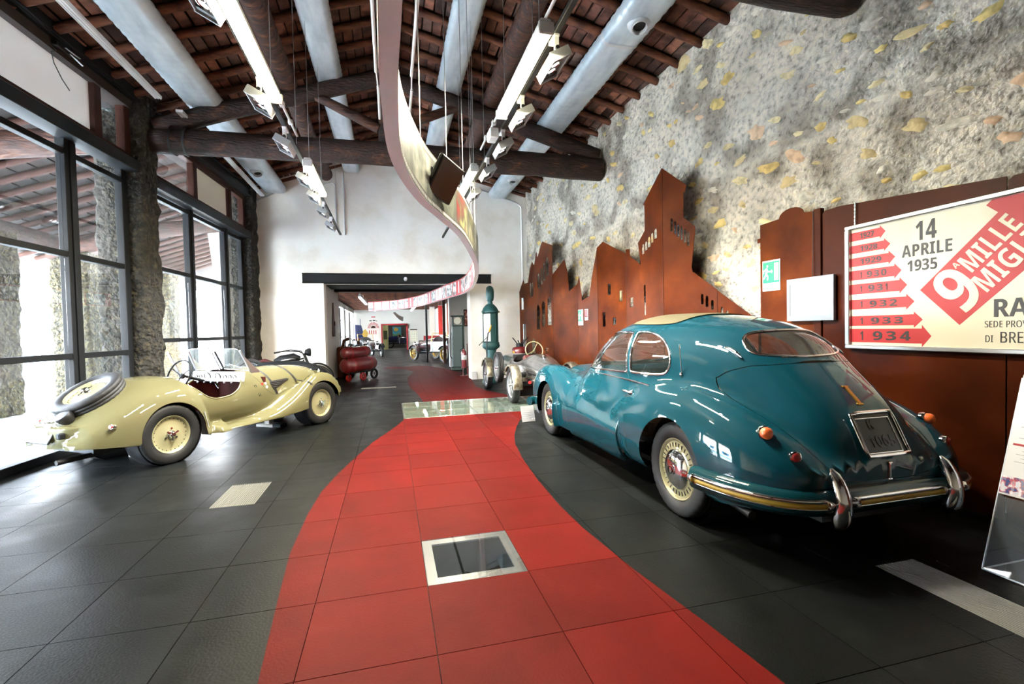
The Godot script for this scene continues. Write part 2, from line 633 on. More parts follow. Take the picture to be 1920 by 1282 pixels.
# ------------------------------------------------------------------ the scene
func _ready():
	rng.seed = 7
	var cam := Camera3D.new()
	cam.name = "camera"
	add_child(cam)
	cam.fov = 71.4
	cam.near = 0.05
	cam.far = 200.0
	cam.position = Vector3(0, 1.46, 0)
	cam.basis = Basis(Vector3.UP, deg_to_rad(-14.28)) * Basis(Vector3.RIGHT, deg_to_rad(-1.55)) * Basis(Vector3.BACK, deg_to_rad(-1.25))
	cam.current = true
	var we := WorldEnvironment.new()
	we.name = "world"
	var e := Environment.new()
	e.background_mode = Environment.BG_SKY
	var sky := Sky.new()
	var sm := ProceduralSkyMaterial.new()
	sm.sky_top_color = C8(186, 204, 226)
	sm.sky_horizon_color = C8(240, 241, 240)
	sm.ground_bottom_color = C8(150, 148, 140)
	sm.ground_horizon_color = C8(210, 214, 214)
	sm.sky_energy_multiplier = 5.0
	sm.ground_energy_multiplier = 3.0
	sky.sky_material = sm
	e.sky = sky
	e.tonemap_mode = Environment.TONE_MAPPER_LINEAR
	e.tonemap_exposure = 3.0
	e.sdfgi_enabled = true
	e.ssao_enabled = true
	e.ssil_enabled = true
	we.environment = e
	add_child(we)
	var sun := DirectionalLight3D.new()
	sun.name = "sun"
	sun.light_energy = 7.0
	sun.light_color = C8(255, 244, 224)
	sun.light_angular_distance = 0.6
	sun.shadow_enabled = true
	add_child(sun)
	sun.look_at_from_position(Vector3(12, 16, 7), Vector3.ZERO)

	make_materials()
	build_floor()
	build_left_wall()
	build_right_wall()
	build_far_wall()
	build_roof()
	build_near_end()
	build_back_room()
	build_outdoors()
	build_lamps()
	build_ducts()
	build_skyline()
	build_rust_screen()
	build_ribbon()
	build_green_car()
	build_cream_car()
	build_silver_car()
	build_pumps()
	build_compressor()
	build_motorcycle()
	build_small_things()
	build_back_room_things()

# ------------------------------------------------------------------ floor
func red_path() -> Array:
	var a := pv([-0.62, 4.0, -0.55, 0.0, -0.56, -1.6, -0.58, -2.16, -0.64, -2.8, -0.69, -3.4, -0.69, -4.1, -0.66, -4.65, -0.57, -5.2, -0.46, -5.72, -0.27, -6.55, -0.09, -7.1, 0.06, -7.6, 0.16, -8.0, 0.16, -8.14, 2.37, -8.14, 2.26, -8.03, 2.05, -7.55, 1.78, -6.84, 1.62, -6.35, 1.5, -5.85, 1.4, -5.13, 1.34, -4.4, 1.31, -3.7, 1.32, -3.2, 1.38, -2.55, 1.46, -2.0, 1.51, -1.56, 1.5, 0.0, 1.5, 4.0])
	var b := pv([0.61, -9.94, 0.6, -10.6, 0.56, -11.4, 0.46, -12.4, 0.43, -13.4, 0.47, -15.3, 0.75, -17.4, 0.5, -18.8, -0.3, -19.6, -0.3, -20.2, 1.4, -20.4, 1.7, -19.4, 2.0, -18.5, 2.36, -16.0, 2.3, -14.0, 2.1, -12.2, 2.2, -11.2, 2.45, -10.4, 2.5, -9.94])
	return [a, b]

func build_floor():
	var fl = structure("floor")
	var st := new_st()
	box(st, Vector3(-0.2, -0.08, -17.6), Vector3(10.6, 0.1, 46.0))
	# the bed below the tiles is left open over the glazed pit and the floor window
	st = new_st()
	var bed := pv([-5.2, 6.3, 5.2, 6.3, 5.2, -40.0, -5.2, -40.0])
	var pit := rectp(0.2, -9.9, 3.3, -8.17)
	var hatch := rectp(0.2, -3.3, 0.74, -2.76)
	var flat := Transform3D(Basis(Vector3.RIGHT, Vector3(0, 0, 1), Vector3(0, -1, 0)), Vector3(0, -0.012, 0))
	sheet(st, bed, 0.3, flat, [pit, hatch])
	done("screed", st, M.grout, fl)
	var reds := red_path()
	var glassed := rectp(0.17, -9.93, 3.35, -8.13)
	var win := rectp(0.165, -3.33, 0.765, -2.73)
	var grilles := [rectp(-1.535, -5.13, -1.18, -4.5), rectp(2.765, -2.19, 3.065, -0.9), rectp(-0.78, -13.05, 0.1, -12.8)]
	var far := [new_st(), new_st()]
	var g := 0.0022
	for ix in range(-9, 9):
		for iz in range(-4, 65):
			var x0 := 0.165 + ix * FLOOR_T
			var z1 := -1.53 - (iz - 1) * FLOOR_T
			var z0 := z1 - FLOOR_T
			if x0 > 4.6 or x0 < -4.6: continue
			var cell := rectp(x0 + g, z0 + g, x0 + FLOOR_T - g, z1 - g)
			var parts := [[cell]]
			var lots := [[cell], []]
			for r in reds:
				var rest := []
				for q in lots[0]:
					lots[1].append_array(Geometry2D.intersect_polygons(q, r))
					rest.append_array(Geometry2D.clip_polygons(q, r))
				lots[0] = rest
			for k in 2:
				var now: Array = lots[k]
				for h in [glassed, win] + grilles:
					var nx := []
					for q in now: nx.append_array(Geometry2D.clip_polygons(q, h))
					now = nx
				for q in now:
					if absf(area(q)) < 0.0008: continue
					var c := (x0 + 0.3)
					var shown: bool = z0 > -8.8 and z1 < -1.2 and c > -4.4 - z1 * 0.0 and c < 4.4 and inview(c, z0)
					if shown:
						st = new_st()
						slab(st, q)
						done("red_tile" if k == 1 else "dark_tile", st, (M.floor_red if k == 1 else M.floor_dark)[rng.randi() % 4], fl)
					else:
						slab(far[k], q)
	tag(done("distant_dark_tiles", far[0], M.floor_dark[1], fl), "", "", "", "stuff")
	tag(done("distant_red_tiles", far[1], M.floor_red[1], fl), "", "", "", "stuff")
	# steel grilles let into the floor
	var names := ["small square steel floor grille left of the red path", "long steel floor grille in the black tiles beside the acrylic stand", "narrow steel floor grille before the red air tanks"]
	for i in 3:
		var q: PackedVector2Array = grilles[i]
		var t = thing("floor_grille", names[i], "floor grille", Vector3((q[0].x + q[2].x) * 0.5, -0.012, (q[0].y + q[2].y) * 0.5))
		var w := q[2].x - q[0].x
		var l := q[2].y - q[0].y
		st = new_st()
		box(st, Vector3(0, 0.001, 0), Vector3(w, 0.004, l))
		done("tray", st, M.black, t)
		var n := int(w / 0.0165)
		var lng := true
		if i == 2: n = int(l / 0.03)
		var mesh: Mesh
		st = new_st()
		if i == 2: box(st, Vector3.ZERO, Vector3(w, 0.009, 0.012))
		else: box(st, Vector3.ZERO, Vector3(0.0085, 0.009, l), 0.001)
		st.generate_normals()
		mesh = st.commit()
		for k in n:
			var o := mi("grille_bar", mesh, M.grille, t)
			o.position = Vector3(0, 0.008, -l / 2 + l * (k + 0.5) / n) if i == 2 else Vector3(-w / 2 + w * (k + 0.5) / n, 0.008, 0)
	# glazed pit across the path
	var gp = thing("glass_floor", "row of square glass panes over a lit pit crossing the red path", "glass floor", Vector3(0, 0, 0))
	st = new_st()
	for x in [0.185, 3.335]: box(st, Vector3(x, -0.02, -9.03), Vector3(0.03, 0.04, 1.8), 0.003)
	for z in [-9.915, -8.145]: box(st, Vector3(1.76, -0.02, z), Vector3(3.12, 0.04, 0.03), 0.003)
	done("frame", st, M.alu, gp)
	st = new_st()
	for x in [0.79, 1.42, 2.05, 2.68]: box(st, Vector3(x, -0.03, -9.03), Vector3(0.035, 0.05, 1.76))
	for z in [-8.74, -9.34]: box(st, Vector3(1.76, -0.03, z), Vector3(3.12, 0.05, 0.03))
	done("grid", st, M.alu, gp)
	for i in 5:
		for j in 3:
			st = new_st()
			box(st, Vector3(0.49 + i * 0.63, 0.001, -8.45 - j * 0.59), Vector3(0.615, 0.012, 0.575), 0.002)
			done("pane", st, pane(0.12, Color(0.75, 0.85, 0.78)) if i + j == 0 else gp.get_child(2).material_override, gp)
	st = new_st()
	for q in [[Vector3(1.76, -1.05, -9.03), Vector3(3.2, 0.1, 1.8)], [Vector3(0.17, -0.6, -9.03), Vector3(0.06, 1.0, 1.8)], [Vector3(3.35, -0.6, -9.03), Vector3(0.06, 1.0, 1.8)], [Vector3(1.76, -0.6, -9.95), Vector3(3.2, 1.0, 0.06)], [Vector3(1.76, -0.6, -8.11), Vector3(3.2, 1.0, 0.06)]]:
		box(st, q[0], q[1])
	done("pit", st, mat(C8(46, 48, 30), 0.9), gp)
	# one glass hatch
	var ht = thing("floor_window", "single square glass hatch with brushed steel border in the red path", "floor window", Vector3(0.465, 0, -3.03))
	st = new_st()
	sheet(st, rectp(-0.297, -0.297, 0.297, 0.297), 0.01, Transform3D(Basis(Vector3.RIGHT, Vector3(0, 0, 1), Vector3(0, -1, 0)), Vector3(0, 0.0, 0)), [rectp(-0.235, -0.225, 0.235, 0.225)])
	done("border", st, M.alu, ht)
	st = new_st()
	box(st, Vector3(0, 0.003, 0), Vector3(0.594, 0.006, 0.594), 0.001)
	var gl := mat(Color(0.08, 0.1, 0.09, 0.25), 0.015)
	gl.transparency = BaseMaterial3D.TRANSPARENCY_ALPHA
	gl.metallic_specular = 1.0
	done("pane", st, gl, ht)
	st = new_st()
	box(st, Vector3(0, -0.35, 0), Vector3(0.6, 0.05, 0.6))
	for s in [-1, 1]:
		box(st, Vector3(s * 0.285, -0.16, 0), Vector3(0.03, 0.3, 0.6))
		box(st, Vector3(0, -0.16, s * 0.285), Vector3(0.54, 0.3, 0.03))
	done("well", st, mat(C8(36, 36, 34), 0.7), ht)

func inview(x: float, z: float) -> bool:
	return x > z * 0.8 - 0.5 and x < -z * 1.75 + 0.6

func area(q: PackedVector2Array) -> float:
	var s := 0.0
	for i in q.size(): s += q[i].cross(q[(i + 1) % q.size()])
	return s * 0.5

func slab(st: SurfaceTool, q: PackedVector2Array):
	# a floor tile: top at 0, a tiny worn edge
	var hard := q
	var ins := Geometry2D.offset_polygon(q, -0.0015)
	if Geometry2D.is_polygon_clockwise(hard): hard.reverse()
	var up := Transform3D(Basis(Vector3.RIGHT, Vector3(0, 0, 1), Vector3(0, -1, 0)), Vector3.ZERO)
	# xy of the polygon are x and z; the frame's z points down
	face(st, hard, 0.0, false, up)
	for i in hard.size():
		var a := hard[i]; var b := hard[(i + 1) % hard.size()]
		quad(st, Vector3(a.x, 0, a.y), Vector3(b.x, 0, b.y), Vector3(b.x, -0.011, b.y), Vector3(a.x, -0.011, a.y))

# ------------------------------------------------------------------ left wall: stone pillars and steel windows
var LW: Transform3D
func build_left_wall():
	var ang := atan(0.0625)
	# local x runs along the wall away from the camera, y up, z into the hall
	LW = Transform3D(Basis(Vector3(sin(ang), 0, -cos(ang)), Vector3.UP, Vector3(cos(ang), 0, sin(ang))), Vector3(-4.44, 0, 0))
	var wl = structure("wall_left")
	wl.transform = LW
	# pillars
	var ps := [[-7.0, -6.4], [-1.9, -1.3], [3.5, 4.05], [8.6, 9.12], [13.42, 13.95]]
	for p in ps:
		var st := new_st()
		rough_pillar(st, p[0], p[1], 0.0, 5.35, -0.42, 0.25)
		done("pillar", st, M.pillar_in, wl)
	var st2 := new_st()
	box(st2, Vector3(3.4, 5.3, -0.1), Vector3(21.0, 0.7, 0.5))
	done("lintel", st2, M.deck, wl)
	var bays := [
		[4.05, 8.6, [[5.55, 5.75], [7.29, 7.5]], [1.2, 2.5, 3.8], 4.1],
		[9.12, 13.42, [[10.54, 10.75], [12.24, 12.46]], [1.36, 2.6, 3.82], 4.02]]
	var n := 0
	for b in bays:
		n += 1
		var w = structure("window_%d" % n)
		w.transform = LW
		var a: float = b[0]
		var z: float = b[1]
		var yt: float = b[4]
		var rails: Array = b[3]
		st2 = new_st()
		box(st2, Vector3((a + z) * 0.5, 0.05, 0), Vector3(z - a, 0.1, 0.1), 0.005)
		done("sill", st2, M.steel_black, w)
		for x in [a + 0.06, z - 0.07]:
			st2 = new_st()
			box(st2, Vector3(x, yt * 0.5, 0), Vector3(0.13, yt, 0.1), 0.006)
			done("side_post", st2, M.steel_black, w)
		var xs := [a + 0.12]
		for m in b[2]:
			st2 = new_st()
			box(st2, Vector3((m[0] + m[1]) * 0.5, yt * 0.5, 0.0), Vector3(m[1] - m[0], yt, 0.11), 0.006)
			box(st2, Vector3((m[0] + m[1]) * 0.5, yt * 0.5, 0.06), Vector3(0.07, yt, 0.03), 0.004)
			done("mullion", st2, M.steel_black, w)
			xs.append(m[0]); xs.append(m[1])
		xs.append(z - 0.13)
		for i in range(0, xs.size(), 2):
			for r in 3:
				st2 = new_st()
				var y: float = rails[r]
				box(st2, Vector3((xs[i] + xs[i + 1]) * 0.5, y + 0.035, 0), Vector3(xs[i + 1] - xs[i], 0.075, 0.09), 0.005)
				done("rail", st2, M.steel_black, w)
			var ys := [0.1, rails[0], rails[0] + 0.07, rails[1], rails[1] + 0.07, rails[2]]
			for r in 3:
				st2 = new_st()
				box(st2, Vector3((xs[i] + xs[i + 1]) * 0.5, (ys[r * 2] + ys[r * 2 + 1]) * 0.5, 0), Vector3(xs[i + 1] - xs[i], ys[r * 2 + 1] - ys[r * 2], 0.006))
				done("pane", st2, M.glass, w)
		# steel ledge, then the brown wooden transom
		st2 = new_st()
		box(st2, Vector3((a + z) * 0.5 + 0.1, yt - 0.02, 0.1), Vector3(z - a + 0.2, 0.17, 0.26), 0.01)
		done("ledge", st2, M.steel_black, w)
		var top: float = 4.98 if n < 2 else 4.86
		var tx := []
		if n == 2: tx = [a, 10.62, 10.88, 12.4, 12.58, z]
		elif n == 1: tx = [a, 5.6, 5.72, 7.8, 7.95, z]
		else: tx = [a, a + 1.5, a + 1.65, a + 3.2, a + 3.35, z]
		var lo := yt + 0.07
		st2 = new_st()
		box(st2, Vector3((a + z) * 0.5, lo + 0.05, 0.06), Vector3(z - a, 0.1, 0.12), 0.008)
		box(st2, Vector3((a + z) * 0.5, top + 0.05, 0.06), Vector3(z - a, 0.12, 0.12), 0.008)
		for x in [a + 0.05, (tx[1] + tx[2]) * 0.5, (tx[3] + tx[4]) * 0.5, z - 0.06]:
			box(st2, Vector3(x, (lo + top) * 0.5, 0.06), Vector3(0.15, top - lo, 0.12), 0.008)
		done("transom_frame", st2, M.brown_frame, w)
		for i in range(0, 6, 2):
			st2 = new_st()
			box(st2, Vector3((tx[i] + tx[i + 1]) * 0.5, (lo + top) * 0.5, 0.05), Vector3(tx[i + 1] - tx[i], top - lo, 0.006))
			var fr: bool = n == 1 and i == 2
			done("transom_pane", st2, M.cream_panel if n == 2 and i == 2 else (M.frosted if fr else M.glass), w)
		st2 = new_st()
		box(st2, Vector3((a + z) * 0.5, top + 0.22, 0.1), Vector3(z - a + 0.1, 0.24, 0.24), 0.01)
		for s in [-0.1, 0.1]: box(st2, Vector3((a + z) * 0.5, top + 0.22 + s, 0.16), Vector3(z - a + 0.1, 0.03, 0.2), 0.004)
		done("steel_beam", st2, M.steel_black, w)
	# the wall goes on to the far corner and behind the camera
	st2 = new_st()
	box(st2, Vector3(-1.5, 2.7, -0.15), Vector3(10.2, 5.4, 0.5))
	box(st2, Vector3(14.2, 2.7, -0.15), Vector3(0.5, 5.4, 0.5))
	done("corner", st2, M.plaster, wl)

func rough_pillar(st: SurfaceTool, a: float, b: float, y0: float, y1: float, z0: float, z1: float):
	# four faces of rough stone, edges gnawed away
	G += 1
	st.set_smooth_group(G)
	var n := FastNoiseLite.new()
	n.seed = int(a * 100) + 5
	n.frequency = 3.2
	n.fractal_octaves = 3
	var rows := int((y1 - y0) / 0.07)
	var per := []
	var k := 10
	for i in k: per.append(Vector2(lerpf(a, b, float(i) / k), z1))
	for i in k: per.append(Vector2(b, lerpf(z1, z0, float(i) / k)))
	for i in k: per.append(Vector2(lerpf(b, a, float(i) / k), z0))
	for i in k: per.append(Vector2(a, lerpf(z0, z1, float(i) / k)))
	var c := Vector2((a + b) * 0.5, (z0 + z1) * 0.5)
	var rings := []
	for r in rows + 1:
		var y := lerpf(y0, y1, float(r) / rows)
		var ring := []
		for i in per.size():
			var p: Vector2 = per[i]
			var v := n.get_noise_3d(p.x, y, p.y)
			var q := p + (p - c).normalized() * (v * 0.055 - (0.025 if i % k == 0 else 0.0))
			ring.append(Vector3(q.x, y, q.y))
		rings.append(ring)
	for r in rows:
		for i in per.size():
			var j := (i + 1) % per.size()
			quad(st, rings[r][j], rings[r + 1][j], rings[r + 1][i], rings[r][i])
	st.set_smooth_group(-1)

# ------------------------------------------------------------------ right wall of rubble
var RW: Transform3D
func build_right_wall():
	var ang := atan(0.0348)
	# local x away from the camera along the wall, y up, z into the hall
	RW = Transform3D(Basis(Vector3(-sin(ang), 0, -cos(ang)), Vector3.UP, Vector3(-cos(ang), 0, sin(ang))), Vector3(4.534, 0, 0))
	var w = structure("wall_right")
	w.transform = RW
	var st := new_st()
	G += 1
	st.set_smooth_group(G)
	var n := FastNoiseLite.new()
	n.seed = 11
	n.frequency = 1.3
	n.fractal_octaves = 4
	var L := []
	for i in 135:
		var row := []
		for j in 48:
			var x := -6.3 + i * 0.151
			var y := j * 0.1255
			row.append(Vector3(x, y, n.get_noise_2d(x, y) * 0.045))
		L.append(row)
	for i in 134:
		for j in 47:
			quad(st, L[i][j], L[i][j + 1], L[i + 1][j + 1], L[i + 1][j])
	st.set_smooth_group(-1)
	box(st, Vector3(3.8, 2.95, -0.3), Vector3(20.2, 5.9, 0.4))
	done("mortar", st, M.rubble, w)
	# stones that show through the mortar
	var made := 0
	var spots := []
	var tries := 0
	while made < 300 and tries < 6000:
		tries += 1
		var x := rng.randf_range(1.6, 13.6)
		if rng.randf() < 0.35: x = rng.randf_range(1.6, 6.0)
		var y := rng.randf_range(2.0, 5.35) if rng.randf() < 0.85 else rng.randf_range(0.6, 2.6)
		var lo := 2.4 if x < 4.8 else 1.4
		if y < lo: continue
		var s := rng.randf_range(0.05, 0.12)
		if rng.randf() < 0.25: s = rng.randf_range(0.12, 0.2)
		if x > 8.0: s *= 1.25
		var ok := true
		for q in spots:
			if absf(q.x - x) < (q.z + s) * 1.1 and absf(q.y - y) < (q.z + s) * 0.8: ok = false; break
		if not ok: continue
		spots.append(Vector3(x, y, s))
		made += 1
		st = new_st()
		stone(st, s * 1.15, s * rng.randf_range(0.35, 0.7))
		var k: int = [0, 0, 1, 1, 2, 2, 3, 4, 5, 5, 6, 3][rng.randi() % 12]
		var o := done("stone", st, M.stones[k], w)
		o.position = Vector3(x, y, n.get_noise_2d(x, y) * 0.045 + 0.004)
		o.rotation.z = rng.randf_range(-0.35, 0.6)

func stone(st: SurfaceTool, a: float, b: float):
	G += 1
	var m := 13
	var jag := []
	for k in m: jag.append(rng.randf_range(0.62, 1.15))
	var rim := []
	var top := []
	for k in m:
		var t := TAU * k / m
		var r: float = jag[k]
		var c := Vector3(cos(t) * a * r, sin(t) * b * r, 0)
		rim.append(c + Vector3(0, 0, -0.012))
		top.append(c * 0.8 + Vector3(0, 0, rng.randf_range(0.002, 0.014)))
	var mid := Vector3(0, 0, 0.01)
	for k in m:
		var j := (k + 1) % m
		st.set_smooth_group(G)
		quad(st, rim[k], rim[j], top[j], top[k])
		tri(st, top[k], top[j], mid)
	st.set_smooth_group(-1)

# ------------------------------------------------------------------ far wall with the wide opening
const FZ := -13.9
func build_far_wall():
	var w = structure("wall_far")
	var st := new_st()
	var top := pv([-4.1, 0, -1.74, 0, -1.74, 2.83, 2.29, 2.83, 2.29, 0, 4.6, 0, 4.6, 5.5, 0.0, 6.65, -4.6, 5.06])
	sheet(st, top, 0.55, Transform3D(Basis.IDENTITY, Vector3(0, 0, FZ - 0.55)))
	done("plaster_wall", st, M.plaster, w)
	st = new_st()
	box(st, Vector3(0.33, 2.96, FZ - 0.1), Vector3(5.2, 0.27, 0.26), 0.006)
	box(st, Vector3(0.33, 3.08, FZ + 0.03), Vector3(5.2, 0.025, 0.09), 0.004)
	box(st, Vector3(0.33, 2.84, FZ + 0.03), Vector3(5.2, 0.025, 0.09), 0.004)
	var o := done("trim_1", st, M.steel_black)
	tag(o, "", "", "", "structure")
	st = new_st()
	box(st, Vector3(2.36, 0.11, FZ + 0.02), Vector3(0.16, 0.22, 0.08), 0.006)
	done("baseboard_far", st, M.white, self).set_meta("kind", "structure")
	# white detector on the lintel
	st = new_st()
	lathe(st, [Vector2(0, 0), Vector2(0.035, 0), Vector2(0.05, 0.03), Vector2(0.05, 0.09), Vector2(0.03, 0.12), Vector2(0, 0.12)], 14, along(Vector3(0.45, 2.93, FZ + 0.03), Vector3(0, 0.2, 1)))
	tag(done("detector", st, M.white), "small white detector on the black lintel over the opening", "detector")
	# conduits
	var runs := [["white cable conduit bent down the far wall left of the film band", [Vector3(-1.9, 5.42, FZ + 0.03), Vector3(-1.42, 5.56, FZ + 0.03), Vector3(-1.36, 5.5, FZ + 0.03), Vector3(-1.36, 4.4, FZ + 0.03), Vector3(-1.3, 4.3, FZ + 0.03)]], ["straight white cable conduit on the far wall nearest the film band", [Vector3(-1.14, 5.86, FZ + 0.03), Vector3(-1.14, 4.15, FZ + 0.03)]], ["grey cable conduit up the far wall beside the right stone wall", [Vector3(3.9, 0.3, FZ + 0.04), Vector3(3.9, 5.1, FZ + 0.04), Vector3(3.8, 5.22, FZ + 0.04), Vector3(2.6, 5.6, FZ + 0.04)]], ["grey cable conduit up the far wall beside the left windows", [Vector3(-3.4, 0.2, FZ + 0.04), Vector3(-3.4, 4.85, FZ + 0.04), Vector3(-3.3, 5.0, FZ + 0.04), Vector3(-2.7, 5.3, FZ + 0.04)]]]
	for r in runs:
		st = new_st()
		tube(st, r[1], 0.02, 8)
		tag(done("conduit", st, M.alu if r[0].begins_with("grey") else M.white), r[0], "conduit")

# ------------------------------------------------------------------ roof
func rb(x: float) -> float:
	# underside of the rafters
	return 6.42 - 0.25 * x if x > 0 else 6.42 + 0.345 * x

func build_roof():
	var c = structure("ceiling")
	var st := new_st()
	for s in [[5.2, rb(5.2)], [-5.2, rb(-5.2)]]:
		var a := Vector3(0, 6.42, 0)
		var b := Vector3(s[0], s[1], 0)
		var off := Vector3(0, 0.24, 0)
		var q := [a + off, b + off, b + off + Vector3(0, 0.12, 0), a + off + Vector3(0, 0.12, 0)]
		for z in [[6.4, -14.2]]:
			var d0 := Vector3(0, 0, z[0]); var d1 := Vector3(0, 0, z[1])
			for k in 4:
				quad(st, q[k] + d0, q[(k + 1) % 4] + d0, q[(k + 1) % 4] + d1, q[k] + d1)
	done("roof_deck", st, M.deck, c)
	# rafters down the slopes
	var zs := []
	for k in 37: zs.append(5.35 - k * 0.5355)
	for z in zs:
		for s in [1.0, -1.0]:
			st = new_st()
			var x1 = (4.34 + (z + 5.4) * 0.035) * 1.0 if s > 0 else -(3.95 - (-z - 8.0) * 0.0625)
			var pts := []
			for i in 7:
				var x := lerpf(0.02 * s, x1 + 0.1 * s, i / 6.0)
				pts.append(Vector3(x, rb(x) + 0.055 + rng.randf_range(-0.012, 0.012), z + rng.randf_range(-0.015, 0.015)))
			tube(st, pts, 0.058, 8, true, 0.95, 0.1)
			done("rafter", st, M.rafter, c)
	# clay tiles lying on the rafters: the nearest in view one by one, the rest together
	var rest := []
	for k in 5: rest.append(new_st())
	var proto := []
	for k in 3:
		st = new_st()
		box(st, Vector3.ZERO, Vector3(0.142, 0.03, 0.5), 0.004 + 0.003 * k)
		st.generate_normals()
		proto.append(st.commit())
	var single := 0
	for k in zs.size() - 1:
		for s in [1.0, -1.0]:
			var n := 28
			for i in n:
				var x: float = s * (0.09 + i * 0.155)
				if s > 0 and x > 4.42: continue
				if s < 0 and x < -4.1: continue
				var zc: float = (zs[k] + zs[k + 1]) * 0.5
				var sl := -atan(0.25) if s > 0 else atan(0.345)
				var xf := Transform3D(Basis(Vector3.BACK, sl + rng.randf_range(-0.05, 0.05)) * Basis(Vector3.UP, rng.randf_range(-0.025, 0.025)), Vector3(x, rb(x) + 0.15 + rng.randf_range(-0.008, 0.012), zc + rng.randf_range(-0.01, 0.01)))
				var t := rng.randi() % 5
				if single < 300 and zc < -4.2 and (x > 0.2 or x < -0.6) and absf(x) < -zc * 0.75:
					single += 1
					mi("roof_tile", proto[rng.randi() % 3], M.tiles[t], c).transform = xf
				else:
					box(rest[t], xf.origin, Vector3(0.142, 0.03, 0.5), 0.0, xf.basis)
	for k in 5: tag(done("distant_roof_tiles", rest[k], M.tiles[k], c), "", "", "", "stuff")
	# logs that run the length of the hall under the rafters
	var logs := [[1.95, 0.16, "round purlin log along the right roof slope behind the fluorescent lamps"], [-1.58, 0.16, "round purlin log along the left roof slope behind the fluorescent lamps"], [0.05, 0.15, "ridge log at the peak of the roof above the film band"]]
	for l in logs:
		st = new_st()
		var pts := []
		var rr := []
		for i in 15:
			pts.append(Vector3(l[0] + rng.randf_range(-0.02, 0.02), rb(l[0]) - l[1] + rng.randf_range(-0.01, 0.01), 6.2 - i * 1.42))
			rr.append(l[1] * rng.randf_range(0.93, 1.04))
		tube(st, pts, rr, 14, true, 1.0, 0.03)
		tag(done("purlin", st, M.wood if l[0] != 0.05 else M.log_dark), l[2], "roof beam")
	truss(-8.95, "round log roof truss with tie beam and struts across the middle of the hall")
	truss(-3.72, "near roof truss whose dark beam end rests on the stone wall at top right")
	truss(1.6, "roof truss over the hall behind the camera")

func truss(z: float, label: String):
	var t = thing("roof_truss", label, "roof truss", Vector3(0, 4.6, z))
	var xl := -(4.44 - 0.0625 * -z) + 0.2
	var xr := 4.534 - 0.0348 * -z - 0.04
	var st := new_st()
	var pts := []
	var rr := []
	for i in 13:
		var k := i / 12.0
		pts.append(Vector3(lerpf(xl, xr, k), 0.03 + sin(k * PI) * 0.03 + rng.randf_range(-0.012, 0.012), rng.randf_range(-0.015, 0.015)))
		rr.append(lerpf(0.195, 0.225, k) * rng.randf_range(0.96, 1.04))
	tube(st, pts, rr, 16, true, 1.0, 0.03)
	done("tie_beam", st, M.log_dark, t)
	for q in [[Vector3(xl + 0.1, 0.24, 0), Vector3(0.02, 1.44, 0)], [Vector3(xr - 0.05, 0.3, 0), Vector3(0.02, 1.44, 0)]]:
		st = new_st()
		tube(st, [q[0], q[0].lerp(q[1], 0.3) + Vector3(0, 0.02, 0), q[0].lerp(q[1], 0.7), q[1]], [0.15, 0.15, 0.14, 0.13], 14, true, 1.0, 0.03)
		done("principal_rafter", st, M.log_dark, t)
	st = new_st()
	tube(st, [Vector3(0, 0.2, 0), Vector3(0, 1.55, 0)], 0.12, 10, true, 1.0, 0.03)
	done("king_post", st, M.log_dark, t)
	for q in [[Vector3(-1.15, 0.98, 0.02), Vector3(-0.1, 0.5, 0.02)], [Vector3(1.35, 1.02, 0.02), Vector3(0.1, 0.5, 0.02)]]:
		st = new_st()
		tube(st, [q[0], q[0].lerp(q[1], 0.5), q[1]], [0.075, 0.085, 0.09], 10, true, 1.0, 0.05)
		done("strut", st, M.wood, t)
	for q in [[xl + 0.35, 0.13], [xl + 0.55, 0.13]]:
		st = new_st()
		lathe(st, [Vector2(0.232, -0.018), Vector2(0.236, -0.018), Vector2(0.236, 0.018), Vector2(0.232, 0.018)], 16, along(Vector3(q[0], 0.05, 0), Vector3(1, -0.1, 0)))
		done("iron_strap", st, M.black, t)

# ------------------------------------------------------------------ the end of the hall behind the camera
func build_near_end():
	var w = structure("wall_near")
	var st := new_st()
	sheet(st, pv([-5.2, 0, 5.2, 0, 5.2, 5.4, 0, 6.75, -5.2, 5.0]), 0.3, Transform3D(Basis.IDENTITY, Vector3(0, 0, 6.1)))
	done("plaster_wall", st, M.plaster, w)

